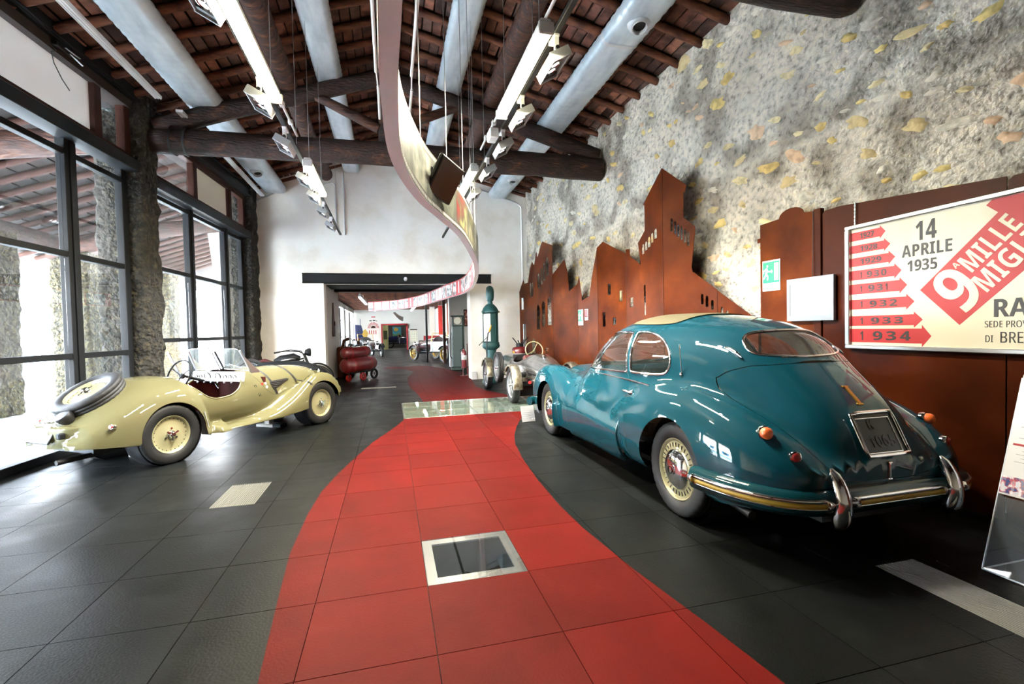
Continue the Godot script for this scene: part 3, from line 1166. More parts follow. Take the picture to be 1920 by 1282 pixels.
# ------------------------------------------------------------------ lamps
func build_lamps():
	var tubes := [[-1.05, -4.48, "fluorescent batten lamp nearest the camera on the left row"], [-1.05, -7.9, "second fluorescent batten lamp of the left row, before the far wall"], [1.25, -4.38, "fluorescent batten lamp nearest the camera on the right row"], [1.25, -7.7, "second fluorescent batten lamp of the right row, behind the film band"]]
	var lit := glow(C8(255, 246, 206), 5.0)
	for t in tubes:
		var o = thing("fluorescent_lamp", t[2], "lamp", Vector3(t[0], 3.8, t[1]), 0.0, "")
		var st := new_st()
		box(st, Vector3(0, 0.07, 0), Vector3(0.09, 0.05, 1.56), 0.008)
		done("housing", st, M.white, o)
		st = new_st()
		tube(st, [Vector3(0, 0.01, -0.76), Vector3(0, 0.01, 0.76)], 0.06, 14, true, 0.7)
		done("diffuser", st, lit, o)
		st = new_st()
		for s in [-1, 1]:
			st = new_st()
			box(st, Vector3(0, 0.02, s * 0.775), Vector3(0.13, 0.1, 0.03), 0.01)
			done("end_cap", st, M.white, o)
		for s in [-0.6, 0.6]:
			st = new_st()
			tube(st, [Vector3(0, 0.09, s), Vector3(0, rb(t[0]) - 3.8 + 0.02, s)], 0.004, 6)
			done("hanger", st, M.alu, o)
		var l := AreaLight3D.new()
		l.name = "lamp_light"
		l.area_size = Vector2(0.12, 1.5)
		l.light_color = C8(255, 244, 214)
		l.light_energy = 11.0
		l.shadow_enabled = true
		l.position = Vector3(0, -0.05, 0)
		l.rotation.x = -PI / 2
		o.add_child(l)
	for r in [[-1.05, "white cable conduit linking the lamps of the left row"], [1.25, "white cable conduit linking the lamps of the right row"]]:
		var st := new_st()
		tube(st, [Vector3(r[0], 3.9, 3.0), Vector3(r[0], 3.9, -6.4)], 0.014, 8)
		for z in [-5.55, -6.0]: box(st, Vector3(r[0], 3.9, z), Vector3(0.05, 0.05, 0.06), 0.006)
		tag(done("lamp_conduit", st, M.white), r[1], "conduit")
	for r in [[-0.1, "white cable conduit under the roof ridge, left of the film band"], [0.4, "white cable conduit under the roof ridge, right of the film band"]]:
		var st := new_st()
		tube(st, [Vector3(r[0], 5.2, 2.0), Vector3(r[0], 5.2, -7.2)], 0.022, 8)
		tube(st, [Vector3(r[0] + 0.02, 5.2, -7.6), Vector3(r[0] + 0.02, 5.2, -8.75)], 0.022, 8)
		tube(st, [Vector3(r[0], 5.2, -7.1), Vector3(r[0] + 0.02, 5.2, -7.7)], 0.012, 6)
		for z in [-6.0, -3.0]: tube(st, [Vector3(r[0], 5.2, z), Vector3(r[0], rb(r[0]) + 0.03, z)], 0.004, 5)
		tag(done("ridge_conduit", st, M.white_gloss), r[1], "conduit")
	var st2 := new_st()
	box(st2, Vector3(1.27, 3.82, -5.72), Vector3(0.11, 0.12, 0.2), 0.012)
	tag(done("junction_box", st2, M.white_gloss), "white junction box behind the right near fluorescent lamp", "junction box")
	# two tracks with triple spotlights
	for s in [-1.0, 1.0]:
		var x := -1.16 if s < 0 else 1.42
		var st := new_st()
		box(st, Vector3(0, 0, -5.0), Vector3(0.05, 0.045, 15.6), 0.004)
		var tr = thing("light_track", "black spotlight track along the left lamp row" if s < 0 else "black spotlight track along the right lamp row", "light track", Vector3(x, 3.95, 0))
		done("rail", st, M.black, tr)
		for z in [-12.0, -9.5, -7.0, -4.5, -2.0, 1.0]:
			st = new_st()
			tube(st, [Vector3(0, 0.02, z), Vector3(0, rb(x) - 3.95 + 0.02, z)], 0.004, 6)
			done("hanger", st, M.alu, tr)
		var zs := [-3.7, -5.24, -6.38, -7.77, -8.71, -9.75, -10.96] if s < 0 else [-4.0, -5.07, -5.95, -6.92, -8.1, -9.7]
		var nth := ["first", "second", "third", "fourth", "fifth", "sixth", "seventh"]
		for i in zs.size():
			spot(Vector3(x, 3.93, zs[i]), s, "%s triple spotlight from the camera on the %s track" % [nth[i], "left" if s < 0 else "right"])
	# a strip on the left slope
	for q in [[-3.2, 4.96, -8.1, -0.5, "long silver lighting strip along the left eave"], [-3.05, 4.98, -13.3, -9.6, "farther silver lighting strip along the left eave beyond the roof truss"], [-3.12, 5.0, -9.1, -8.6, "short silver lighting strip behind the left end of the roof truss"]]:
		var st := new_st()
		var l: float = q[3] - q[2]
		box(st, Vector3(q[0], q[1], (q[2] + q[3]) * 0.5), Vector3(0.1, 0.04, l), 0.004)
		for k in 3: box(st, Vector3(q[0] - 0.035 + k * 0.035, q[1] - 0.022, (q[2] + q[3]) * 0.5), Vector3(0.012, 0.012, l), 0.002)
		tag(done("light_strip", st, M.silver), q[4], "light strip")

func spot(at: Vector3, s: float, label: String):
	var o = thing("track_spotlight", label, "spotlight", at, 0.0, "triple spotlights on the two tracks")
	var st := new_st()
	box(st, Vector3(0, -0.06, 0.16), Vector3(0.045, 0.14, 0.02), 0.004)
	box(st, Vector3(0, 0.0, 0.1), Vector3(0.05, 0.05, 0.16), 0.006)
	done("bracket", st, M.white_gloss, o)
	var t := Transform3D(Basis(Vector3.BACK, s * 0.5), Vector3(s * 0.02, -0.15, 0))
	st = new_st()
	lathe(st, [Vector2(0, 0), Vector2(0.018, 0), Vector2(0.018, 0.02), Vector2(0, 0.02)], 10, along(Vector3(0, -0.12, 0.17), Vector3(0, 0, 1)))
	done("pivot", st, M.black, o)
	st = new_st()
	for q in [[-0.085, 0, 0.012, 0.36], [0.085, 0, 0.012, 0.36]]: box(st, t * Vector3(q[0], -0.02, q[1]), Vector3(q[2], 0.075, q[3]), 0.003, t.basis)
	for z in [-0.185, 0.185]: box(st, t * Vector3(0, -0.02, z), Vector3(0.19, 0.085, 0.014), 0.003, t.basis)
	box(st, t * Vector3(0, 0.02, 0), Vector3(0.16, 0.012, 0.36), 0.0, t.basis)
	done("housing", st, M.lamp_grey, o)
	st = new_st()
	box(st, t * Vector3(0, -0.03, -0.15), Vector3(0.15, 0.03, 0.05), 0.004, t.basis)
	done("ballast", st, M.black, o)
	var lamp := glow(C8(246, 250, 255), 1.5)
	for k in 3:
		var c := t * Vector3(0, -0.03, -0.075 + k * 0.1)
		st = new_st()
		lathe(st, [Vector2(0.02, 0.03), Vector2(0.04, 0.012), Vector2(0.048, -0.006), Vector2(0.052, -0.006), Vector2(0.052, 0.03)], 18, Transform3D(t.basis, c))
		done("reflector", st, M.chrome, o)
		st = new_st()
		lathe(st, [Vector2(0, 0.012), Vector2(0.022, 0.012), Vector2(0.036, 0.004), Vector2(0.036, 0.0), Vector2(0, -0.004)], 14, Transform3D(t.basis, c))
		done("lens", st, lamp, o)
	var l := SpotLight3D.new()
	l.name = "spot_light"
	l.spot_angle = 42.0
	l.spot_range = 30.0
	l.spot_attenuation = 2.0
	l.spot_angle_attenuation = 0.8
	l.light_size = 0.06
	l.light_color = C8(246, 248, 255)
	l.light_energy = 4.0
	l.shadow_enabled = true
	o.add_child(l)
	l.transform = Transform3D(Basis.looking_at(t.basis * Vector3(0, -1, 0), Vector3.BACK), t * Vector3(0, -0.075, 0.0))

# ------------------------------------------------------------------ air ducts
func build_ducts():
	var ds := [[-2.87, 5.2, 0.56, 0.24, "flat oval air duct along the left eave, nearest the windows"], [-0.92, 5.86, 0.44, 0.24, "flat oval air duct left of the roof ridge"], [1.17, 5.84, 0.44, 0.24, "flat oval air duct right of the roof ridge, by the film band"], [3.2, 5.34, 0.56, 0.25, "flat oval air duct above the stone wall on the right"]]
	for d in ds:
		var t = thing("air_duct", d[4], "air duct", Vector3(d[0], d[1], 0))
		var w: float = d[2] * 0.5
		var h: float = d[3]
		var ring := []
		for k in 28:
			var a := TAU * k / 28
			var r := h * 0.5
			ring.append(Vector2(clampf(cos(a) * 1.6, -1, 1) * 0.0 + (w - r) * signf(cos(a)) * (1.0 if absf(cos(a)) > 0.02 else 0.0) + cos(a) * r, h * 0.5 + sin(a) * r))
		var st := new_st()
		G += 1
		st.set_smooth_group(G)
		var prev := []
		var n := 330
		for i in n + 1:
			var z := 2.5 - 16.35 * i / n
			var sc := 1.0 + (0.06 if i % 3 == 0 else 0.0)
			var now := []
			for p in ring: now.append(Vector3(p.x * (1.0 + (sc - 1.0) * 0.5), (p.y - h * 0.5) * sc + h * 0.5, z))
			if i > 0:
				for k in 28: quad(st, prev[k], now[k], now[(k + 1) % 28], prev[(k + 1) % 28])
			prev = now
		done("duct_body", st, M.galva, t)
		for z in [-2.2, -6.1, -10.0, -13.7]:
			st = new_st()
			G += 1
			st.set_smooth_group(G)
			var bands := []
			for dz in [-0.03, 0.03]:
				var row := []
				for p in ring: row.append(Vector3(p.x * 1.03, (p.y - h * 0.5) * 1.06 + h * 0.5, z + dz))
				bands.append(row)
			for k in 28: quad(st, bands[0][k], bands[0][(k + 1) % 28], bands[1][(k + 1) % 28], bands[1][k])
			done("joint_band", st, M.silver, t)
		var nz := [-5.6, -12.1, 0.5]
		if d[0] > -2.0 and d[0] < 3.0: nz = []
		if d[0] < -2.0: nz = [-12.1, 0.5]
		for z in nz:
			var dir := Vector3(0.25 if d[0] < 0 else -0.12, -1.0, 0.35)
			st = new_st()
			var xf := along(Vector3(0.0, 0.03, z), dir)
			lathe(st, [Vector2(0.15, 0.0), Vector2(0.15, 0.03), Vector2(0.135, 0.05), Vector2(0.115, 0.075), Vector2(0.105, 0.12), Vector2(0.092, 0.125), Vector2(0.085, 0.11), Vector2(0.08, 0.03)], 26, xf)
			done("air_nozzle", st, M.silver, t)
			st = new_st()
			lathe(st, [Vector2(0.078, 0.05), Vector2(0.078, 0.07), Vector2(0, 0.071)], 20, xf)
			done("nozzle_throat", st, M.black, t)

# ------------------------------------------------------------------ rusted steel skyline
func plan_frame(a: Vector2, b: Vector2) -> Transform3D:
	var d := (b - a).normalized()
	return Transform3D(Basis(Vector3(d.x, 0, d.y), Vector3.UP, Vector3(-d.y, 0, d.x)), Vector3(a.x, 0, a.y))

func build_skyline():
	var J := pv([3.733, -13.637, 3.808, -10.862, 3.956, -9.659, 3.918, -8.547, 4.067, -7.673, 3.888, -6.214, 4.174, -5.398, 4.231, -4.741])
	var O := [
		[0, 0, 0, 2.55, 0.41, 2.87, 0.53, 2.75, 0.85, 2.75, 1.05, 3.09, 1.23, 3.28, 1.41, 3.15, 1.56, 3.43, 1.64, 3.47, 1.71, 3.31, 1.95, 3.57, 2.1, 3.66, 2.775, 3.45, 2.775, 0],
		[0, 0, 0, 2.74, 0.07, 2.78, 0.62, 3.02, 0.75, 2.74, 0.82, 2.28, 1.18, 2.4, 1.205, 2.43, 1.205, 0],
		[0, 0, 0, 2.43, 0.1, 2.57, 0.25, 2.03, 0.68, 2.1, 0.84, 2.5, 1.11, 3.0, 1.11, 0],
		[0, 0, 0, 3.0, 0.19, 3.08, 0.885, 2.745, 0.885, 0],
		[0, 0, 0, 2.82, 0.17, 2.8, 0.18, 2.68, 0.66, 2.46, 0.55, 2.83, 0.83, 2.98, 0.83, 3.38, 0.77, 3.4, 1.465, 3.75, 1.465, 0],
		[0, 0, 0, 3.75, 0.41, 3.4, 0.38, 3.3, 0.36, 3.31, 0.36, 2.96, 0.54, 2.81, 0.54, 2.75, 0.48, 2.26, 0.49, 2.2, 0.86, 1.92, 0.86, 0],
		[0, 0, 0, 1.91, 0.54, 1.57, 0.655, 1.48, 0.655, 0]]
	var A := {0: [[1.67, 2.51, 1.86, 2.9], [1.9, 2.59, 2.06, 3.02], [2.1, 2.66, 2.27, 3.12], [2.33, 2.76, 2.51, 3.22], [1.56, 1.43, 1.81, 2.09], [1.96, 1.51, 2.21, 2.16], [2.39, 1.54, 2.65, 2.24], [1.01, 2.31, 1.14, 2.72], [1.18, 2.35, 1.31, 2.71], [1.1, 0.8, 1.4, 1.2]],
		4: [[0.71, 2.62, 0.8, 2.78], [0.83, 2.66, 0.92, 2.8], [0.94, 2.69, 1.04, 2.85], [1.06, 2.74, 1.15, 2.89], [1.18, 2.78, 1.28, 2.93]],
		5: [[0.14, 2.81, 0.18, 2.99], [0.2, 2.76, 0.24, 2.94], [0.25, 2.71, 0.29, 2.89], [0.305, 2.66, 0.345, 2.85], [0.36, 2.61, 0.4, 2.8], [0.41, 2.56, 0.45, 2.75], [0.62, 1.74, 0.66, 1.88], [0.69, 1.7, 0.73, 1.85], [0.77, 1.66, 0.81, 1.79]],
		6: [[0.06, 1.59, 0.1, 1.69], [0.15, 1.57, 0.19, 1.64], [0.23, 1.54, 0.26, 1.6]]}
	var R := {0: [[0.17, 2.02, 0.45, 2.36], [0.3, 0.9, 0.6, 1.6]], 3: [[0.33, 2.06, 0.42, 2.26], [0.68, 1.92, 0.77, 2.11], [0.15, 1.47, 0.24, 1.74], [0.48, 1.5, 0.57, 1.63]], 4: [[0.17, 1.79, 0.31, 1.96], [0.77, 1.64, 0.84, 2.12]]}
	var t = thing("skyline_screen", "rusted steel cut-out of a town with a pointed bell tower along the stone wall", "screen", Vector3(J[0].x, 0, J[0].y))
	for i in 7:
		var holes := []
		for q in A.get(i, []): holes.append(arch(q[0], q[1], q[2], q[3]))
		for q in R.get(i, []): holes.append(rectp(q[0], q[1], q[2], q[3]))
		var st := new_st()
		sheet(st, pv(O[i]), 0.006, Transform3D.IDENTITY, holes)
		# folded rims and standing seams at the back
		var L: float = J[i].distance_to(J[i + 1])
		for x in [0.01, L - 0.01]:
			var top := 1.4
			box(st, Vector3(x, top * 0.5, -0.03), Vector3(0.012, top, 0.06))
		var o := done("panel", st, M.rust, t)
		var f := plan_frame(J[i], J[i + 1])
		f.origin -= Vector3(J[0].x, 0, J[0].y)
		o.transform = f
		if i < 6:
			st = new_st()
			var hh: float = [2.75, 2.4, 2.95, 2.7, 3.72, 1.88][i]
			tube(st, [Vector3(0, 0.02, 0), Vector3(0, hh, 0)], 0.011, 8)
			o = done("seam", st, M.rust_dark, t)
			o.position = Vector3(J[i + 1].x - J[0].x, 0, J[i + 1].y - J[0].y)
	# two small signs on it
	var f2 := plan_frame(J[2], J[3])
	emergency_sign(f2 * Transform3D(Basis.IDENTITY, Vector3(0.03, 1.51, 0.008)), 0.28, 0.335, "small green emergency exit sign on the rusted skyline behind the silver racing car", false)
	var g = thing("fire_sign", "small red and white fire extinguisher sign on the rusted skyline", "sign")
	g.transform = f2 * Transform3D(Basis.IDENTITY, Vector3(0.415, 1.61, 0.008))
	var st3 := new_st()
	box(st3, Vector3(0.09, 0.115, 0.003), Vector3(0.18, 0.23, 0.006), 0.001)
	done("plate", st3, M.white, g)
	st3 = new_st()
	box(st3, Vector3(0.09, 0.14, 0.008), Vector3(0.15, 0.15, 0.003))
	done("red_field", st3, M.red, g)
	st3 = new_st()
	box(st3, Vector3(0.09, 0.13, 0.011), Vector3(0.035, 0.09, 0.003), 0.001)
	box(st3, Vector3(0.095, 0.19, 0.011), Vector3(0.05, 0.015, 0.003))
	done("symbol", st3, M.white, g)

func emergency_sign(xf: Transform3D, w: float, h: float, label: String, text: bool):
	var s = thing("exit_sign", label, "sign")
	s.transform = xf
	var st := new_st()
	box(st, Vector3(w / 2, h / 2, 0.003), Vector3(w, h, 0.006), 0.001)
	done("plate", st, M.white, s)
	var y0 := h * 0.26
	var gh := h * 0.69
	st = new_st()
	box(st, Vector3(w / 2, y0 + gh / 2, 0.0075), Vector3(w * 0.92, gh, 0.003))
	done("green_field", st, M.sign_green, s)
	var T := Transform3D(Basis.from_scale(Vector3(w, gh, 1)), Vector3(0, y0, 0.0091))
	st = new_st()
	sheet(st, rectp(0.7, 0.1, 0.93, 0.92), 0.002, T)
	done("door_symbol", st, M.white, s)
	st = new_st()
	sheet(st, pv([0.46, 0.5, 0.54, 0.5, 0.54, 0.44, 0.62, 0.54, 0.54, 0.64, 0.54, 0.58, 0.46, 0.58]), 0.002, T)
	done("arrow", st, M.white, s)
	st = new_st()
	sheet(st, circle2(Vector2(0.31, 0.8), 0.05, 10, 0.055), 0.002, T)
	sheet(st, pv([0.2, 0.7, 0.3, 0.73, 0.34, 0.6, 0.42, 0.55, 0.4, 0.5, 0.32, 0.52, 0.28, 0.44, 0.36, 0.34, 0.34, 0.14, 0.28, 0.14, 0.29, 0.3, 0.22, 0.36, 0.17, 0.24, 0.07, 0.18, 0.05, 0.24, 0.13, 0.3, 0.2, 0.52, 0.2, 0.62, 0.12, 0.56, 0.1, 0.46, 0.06, 0.48, 0.07, 0.6]), 0.002, T)
	done("running_figure", st, M.white, s)
	if text:
		words_in(s, "USCITA DI", w * 0.56, h * 0.055, Transform3D(Basis.IDENTITY, Vector3(w * 0.22, h * 0.145, 0.006)), M.ink, false)
		words_in(s, "EMERGENZA", w * 0.66, h * 0.055, Transform3D(Basis.IDENTITY, Vector3(w * 0.17, h * 0.055, 0.006)), M.ink, false)

# ------------------------------------------------------------------ rusted screen with the poster
func build_rust_screen():
	# a frame on the screen's face: x runs towards the camera from z = -4.75, y up, z into the hall
	var F := Transform3D(Basis(Vector3(0, 0, 1), Vector3.UP, Vector3(-1, 0, 0)), Vector3(4.27, 0, -4.75))
	var t = thing("steel_screen", "tall rusted steel screen behind the race poster", "screen", F.origin)
	t.transform = F
	var out := [0, 0, 0, 2.62, 0.27, 2.63]
	for k in 9:
		var a := PI - PI * k / 8.0
		out.append_array([0.445 + cos(a) * 0.165, 2.63 + sin(a) * 0.085])
	out.append_array([0.64, 2.62, 0.74, 2.61, 0.74, 0])
	var st := new_st()
	sheet(st, pv(out), 0.006, Transform3D.IDENTITY)
	box(st, Vector3(-0.02, 2.44, 0.003), Vector3(0.05, 0.05, 0.006))
	done("panel", st, M.rust, t)
	st = new_st()
	box(st, Vector3(0.79, 1.31, 0.0), Vector3(0.085, 2.62, 0.05), 0.004)
	done("post", st, M.rust_dark, t)
	for q in [[0.84, 2.325], [2.335, 3.82], [3.83, 5.3], [5.31, 6.8]]:
		st = new_st()
		var y0 = 2.585 - (q[0] - 0.84) * 0.08
		var y1 = 2.585 - (q[1] - 0.84) * 0.08
		var p := [q[0], 0, q[0], y0 - 0.03, q[0] + 0.03, y0 - 0.005, q[0] + 0.2, y0, q[1], y1, q[1], 0]
		sheet(st, pv(p), 0.008, Transform3D.IDENTITY)
		box(st, Vector3(q[0] + 0.01, 1.2, -0.03), Vector3(0.012, 2.4, 0.06))
		done("panel", st, M.rust_dark, t)
	emergency_sign(F * Transform3D(Basis.IDENTITY, Vector3(0.04, 1.836, 0.008)), 0.26, 0.35, "green emergency exit sign with running figure at the left end of the tall rusted screen", true)
	# display
	var d = thing("information_display", "silver framed flat display hanging between exit sign and race poster", "display")
	d.transform = F * Transform3D(Basis.IDENTITY, Vector3(0.44, 1.48, 0.03))
	st = new_st()
	sheet(st, rectp(0, 0, 0.565, 0.45), 0.03, Transform3D.IDENTITY, [rectp(0.042, 0.055, 0.51, 0.39)])
	done("frame", st, M.display_frame, d)
	st = new_st()
	box(st, Vector3(0.28, 0.22, 0.005), Vector3(0.54, 0.43, 0.03), 0.004)
	done("casing", st, M.black, d)
	st = new_st()
	box(st, Vector3(0.276, 0.222, 0.023), Vector3(0.466, 0.333, 0.004))
	var scr := glow(C8(238, 242, 248), 0.06)
	scr.albedo_color = C8(176, 178, 182)
	done("screen", st, scr, d)
	st = new_st()
	for q in [[0.33, 0.2, 0.08, 0.004], [0.33, 0.16, 0.09, 0.004], [0.36, 0.27, 0.05, 0.004], [0.2, 0.14, 0.06, 0.004], [0.21, 0.1, 0.09, 0.004], [0.19, 0.19, 0.004, 0.08], [0.25, 0.19, 0.004, 0.07], [0.4, 0.12, 0.06, 0.004]]:
		box(st, Vector3(q[0], q[1], 0.0255), Vector3(q[2], q[3], 0.001))
	done("line_drawing", st, mat(C8(140, 142, 148), 0.6), d)
	st = new_st()
	tube(st, [Vector3(0.31, 0.45, 0.01), Vector3(0.312, 1.12, 0.002)], 0.004, 6)
	done("cable", st, M.black, d)
	poster(F * Transform3D(Basis.IDENTITY, Vector3(1.13, 1.207, 0.03)))

func poster(F: Transform3D):
	# frame of the poster: x towards the camera, y up
	var p = thing("race_poster", "large framed race poster with red year arrows and a red diagonal banner", "poster")
	p.transform = F
	var W := 2.3
	var H := 1.15
	var st := new_st()
	for q in [[0, 0, W, 0.035], [0, H - 0.035, W, H], [0, 0.035, 0.045, H - 0.035], [W - 0.045, 0.035, W, H - 0.035]]:
		box(st, Vector3((q[0] + q[2]) * 0.5, (q[1] + q[3]) * 0.5, 0.015), Vector3(q[2] - q[0], q[3] - q[1], 0.05), 0.006)
	done("frame", st, M.alu, p)
	st = new_st()
	box(st, Vector3(W * 0.5, H * 0.5, 0.0), Vector3(W - 0.04, H - 0.04, 0.02))
	done("sheet", st, M.poster, p)
	var Z := 0.0101
	var tops := [2.289, 2.169, 2.053, 1.935, 1.808, 1.664, 1.511, 1.392]
	var bots := [2.211, 2.095, 1.974, 1.846, 1.715, 1.574, 1.42, 1.268]
	var tips := [-3.253, -3.212, -3.17, -3.118, -3.072, -3.014, -2.95, -2.886]
	var ends := [-3.355, -3.325, -3.29, -3.245, -3.2, -3.155, -3.105, -3.045]
	for i in 8:
		var a: float = bots[i] - 1.207
		var b: float = tops[i] - 1.207
		var tip: float = tips[i] + 3.62
		var hd := tip - 0.05 - 0.003 * i
		var g := (b - a) * 0.24
		st = new_st()
		sheet(st, pv([0.046, a, hd, a, hd, a - g, tip, (a + b) * 0.5, hd, b + g, hd, b, 0.046, b]), 0.0012, Transform3D(Basis.IDENTITY, Vector3(0, 0, Z)))
		done("arrow", st, M.red, p)
		var hh := (b - a) * 0.64
		var wid: float = ends[i] + 3.485
		var yr := str(1927 + i)
		if i < 3:
			words_in(p, yr, wid, hh, Transform3D(Basis.IDENTITY, Vector3(0.135, a + (b - a) * 0.18, Z + 0.001)), M.ink)
		else:
			for k in 4:
				var cw := wid * 0.19 if yr[k] != "1" else wid * 0.06
				words_in(p, yr[k], cw, hh, Transform3D(Basis.IDENTITY, Vector3(0.135 + wid * 0.27 * k, a + (b - a) * 0.18, Z + 0.001)), M.ink)
	words_in(p, "14", 0.155, 0.155, Transform3D(Basis.IDENTITY, Vector3(0.615, 0.91, Z)), M.ink)
	words_in(p, "APRILE", 0.375, 0.1, Transform3D(Basis.IDENTITY, Vector3(0.505, 0.785, Z)), M.ink)
	words_in(p, "1935", 0.225, 0.095, Transform3D(Basis.IDENTITY, Vector3(0.55, 0.66, Z)), M.ink)
	st = new_st()
	sheet(st, pv([0.649, 0.5, 0.93, 0.21, 1.33, 0.597, 1.86, 1.112, 1.13, 1.112, 1.095, 1.078, 1.166, 1.012]), 0.0012, Transform3D(Basis.IDENTITY, Vector3(0, 0, Z)))
	done("banner", st, M.red, p)
	var c := cos(0.78)
	var s := sin(0.78)
	var turn := Basis(Vector3.BACK, 0.78)
	var pale: StandardMaterial3D = M.poster
	words_in(p, "MILLE", 0.42, 0.145, Transform3D(turn, Vector3(1.012, 0.6, Z + 0.001)), pale)
	words_in(p, "MIGLIA", 0.56, 0.15, Transform3D(turn, Vector3(1.105, 0.445, Z + 0.001)), pale)
	words_in(p, "9", 0.215, 0.36, Transform3D(turn, Vector3(0.96, 0.285, Z + 0.001)), pale)
	words_in(p, "A", 0.04, 0.045, Transform3D(turn, Vector3(0.905, 0.64, Z + 0.001)), pale)
	words_in(p, "RACI", 0.36, 0.13, Transform3D(Basis.IDENTITY, Vector3(1.145, 0.265, Z)), M.ink)
	words_in(p, "SEDE PROVINCIALE", 0.42, 0.047, Transform3D(Basis.IDENTITY, Vector3(1.09, 0.19, Z)), M.ink, false)
	words_in(p, "DI", 0.045, 0.05, Transform3D(Basis.IDENTITY, Vector3(1.095, 0.082, Z)), M.ink, false)
	words_in(p, "BRESCIA", 0.3, 0.078, Transform3D(Basis.IDENTITY, Vector3(1.183, 0.08, Z)), M.ink, false)
	for x in [0.07, 2.2]:
		st = new_st()
		var pts := []
		var pts2 := []
		for k in 19:
			var y := 1.14 + k * 0.013
			pts.append(Vector3(x + cos(k * 1.2) * 0.004, y, -0.005 + sin(k * 1.2) * 0.004))
			pts2.append(Vector3(x - cos(k * 1.2) * 0.004, y, -0.005 - sin(k * 1.2) * 0.004))
		tube(st, pts, 0.0035, 6)
		tube(st, pts2, 0.0035, 6)
		done("hanging_wire", st, M.alu, p)

# ------------------------------------------------------------------ the film band
func build_ribbon():
	var keys := pv([0.03, 0.6, 0.03, -0.4, 0.025, -1.4, 0.02, -1.95, 0.06, -2.68, 0.22, -3.4, 0.41, -3.92, 0.7, -4.7, 1.03, -5.95, 1.26, -7.0, 1.58, -8.9, 1.78, -10.7, 1.82, -12.3, 1.62, -13.9, 1.35, -16.4, 1.02, -18.5, 0.4, -20.4, -0.32, -21.4, -0.9, -21.9])
	var cv := Curve2D.new()
	for i in keys.size():
		var a := keys[maxi(i - 1, 0)]
		var b := keys[mini(i + 1, keys.size() - 1)]
		var tn := (b - a).normalized()
		var li := keys[i].distance_to(a) / 3.0
		var lo := keys[i].distance_to(b) / 3.0
		cv.add_point(keys[i], -tn * li, tn * lo)
	var len := cv.get_baked_length()
	var n := 170
	var C := []
	var D := []
	for i in n + 1:
		var s := len * i / n
		C.append(cv.sample_baked(s, true))
		D.append((cv.sample_baked(minf(s + 0.05, len), true) - cv.sample_baked(maxf(s - 0.05, 0), true)).normalized())
	var y0 := 2.39
	var y1 := 2.79
	var t = thing("film_band", "long white hanging band shaped like a curling film strip with printed sides", "film band", Vector3(keys[0].x, y0, keys[0].y))
	var base := Vector3(keys[0].x, y0, keys[0].y)
	var at := func(s: float, off: float, y: float) -> Vector3:
		var c: Vector2 = cv.sample_baked(clampf(s, 0, len), true)
		var d: Vector2 = (cv.sample_baked(minf(s + 0.05, len), true) - cv.sample_baked(maxf(s - 0.05, 0), true)).normalized()
		var nn := Vector2(-d.y, d.x)   # to the right of the way along it
		return Vector3(c.x + nn.x * off, y, c.y + nn.y * off) - base
	# body
	var st := new_st()
	var pf := [Vector2(-0.033, y0), Vector2(0.033, y0), Vector2(0.033, y1), Vector2(-0.033, y1)]
	for k in 4:
		G += 1
		st.set_smooth_group(G)
		for i in n:
			var a: Vector2 = pf[k]
			var b: Vector2 = pf[(k + 1) % 4]
			var s0 := len * i / n
			var s1 := len * (i + 1) / n
			quad(st, at.call(s0, a.x, a.y), at.call(s1, a.x, a.y), at.call(s1, b.x, b.y), at.call(s0, b.x, b.y))
	st.set_smooth_group(-1)
	done("band_body", st, M.band, t)
	# printed faces: dark film on the right, red story on the left
	var film := mat(C8(74, 74, 68), 0.4)
	var pics := []
	var tints := [[C8(60, 66, 60), C8(120, 124, 112), C8(170, 170, 158)], [C8(110, 34, 30), C8(60, 66, 50), C8(150, 140, 96)], [C8(70, 74, 66), C8(104, 108, 92), C8(40, 42, 38)], [C8(150, 146, 118), C8(90, 88, 66), C8(50, 46, 38)]]
	for k in 4: pics.append(tri_mat(ntex(0.02, 3, ramp([tints[k][0], tints[k][1], tints[k][2]], [0.25, 0.5, 0.75]), 120 + k, 128, FastNoiseLite.TYPE_CELLULAR), Vector3(1.6, 1.6, 1.6), 0.4))
	var strip := func(called: String, s0: float, s1: float, off: float, a: float, b: float, m: Material):
		var q := new_st()
		G += 1
		q.set_smooth_group(G)
		var parts := maxi(2, int((s1 - s0) / 0.12))
		for i in parts:
			var u := lerpf(s0, s1, float(i) / parts)
			var v := lerpf(s0, s1, float(i + 1) / parts)
			quad(q, at.call(u, off, a), at.call(v, off, a), at.call(v, off, b), at.call(u, off, b))
		return done(called, q, m, t)
	strip.call("film_face", 0.0, 11.5, 0.0345, y0 + 0.003, y1, film)
	var s := 2.2
	var i2 := 0
	while s < 11.0:
		strip.call("film_frame", s, s + 0.62, 0.0355, y0 + 0.055, y1 - 0.055, pics[[0, 2, 0, 2, 1, 3][i2 % 6]])
		s += 0.72
		i2 += 1
	var holes := new_st()
	s = 0.4
	while s < 11.2:
		for y in [y0 + 0.025, y1 - 0.025]:
			quad(holes, at.call(s, 0.036, y - 0.012), at.call(s + 0.02, 0.036, y - 0.012), at.call(s + 0.02, 0.036, y + 0.012), at.call(s, 0.036, y + 0.012))
		s += 0.04
	tag(done("sprocket_holes", holes, M.white, t), "", "", "", "stuff")
	# left face
	strip.call("red_face", 0.0, 25.9, -0.0345, y0 + 0.003, y1, M.red)
	var bw := []
	for k in 4: bw.append(tri_mat(ntex(0.03, 4, ramp([C8(30, 30, 32), C8(110, 110, 112), C8(220, 218, 216)], [0.3, 0.5, 0.7]), 130 + k, 128), Vector3(1.5, 1.5, 1.5), 0.5))
	bw.append(M.white)
	bw.append(mat(C8(226, 214, 206), 0.5))
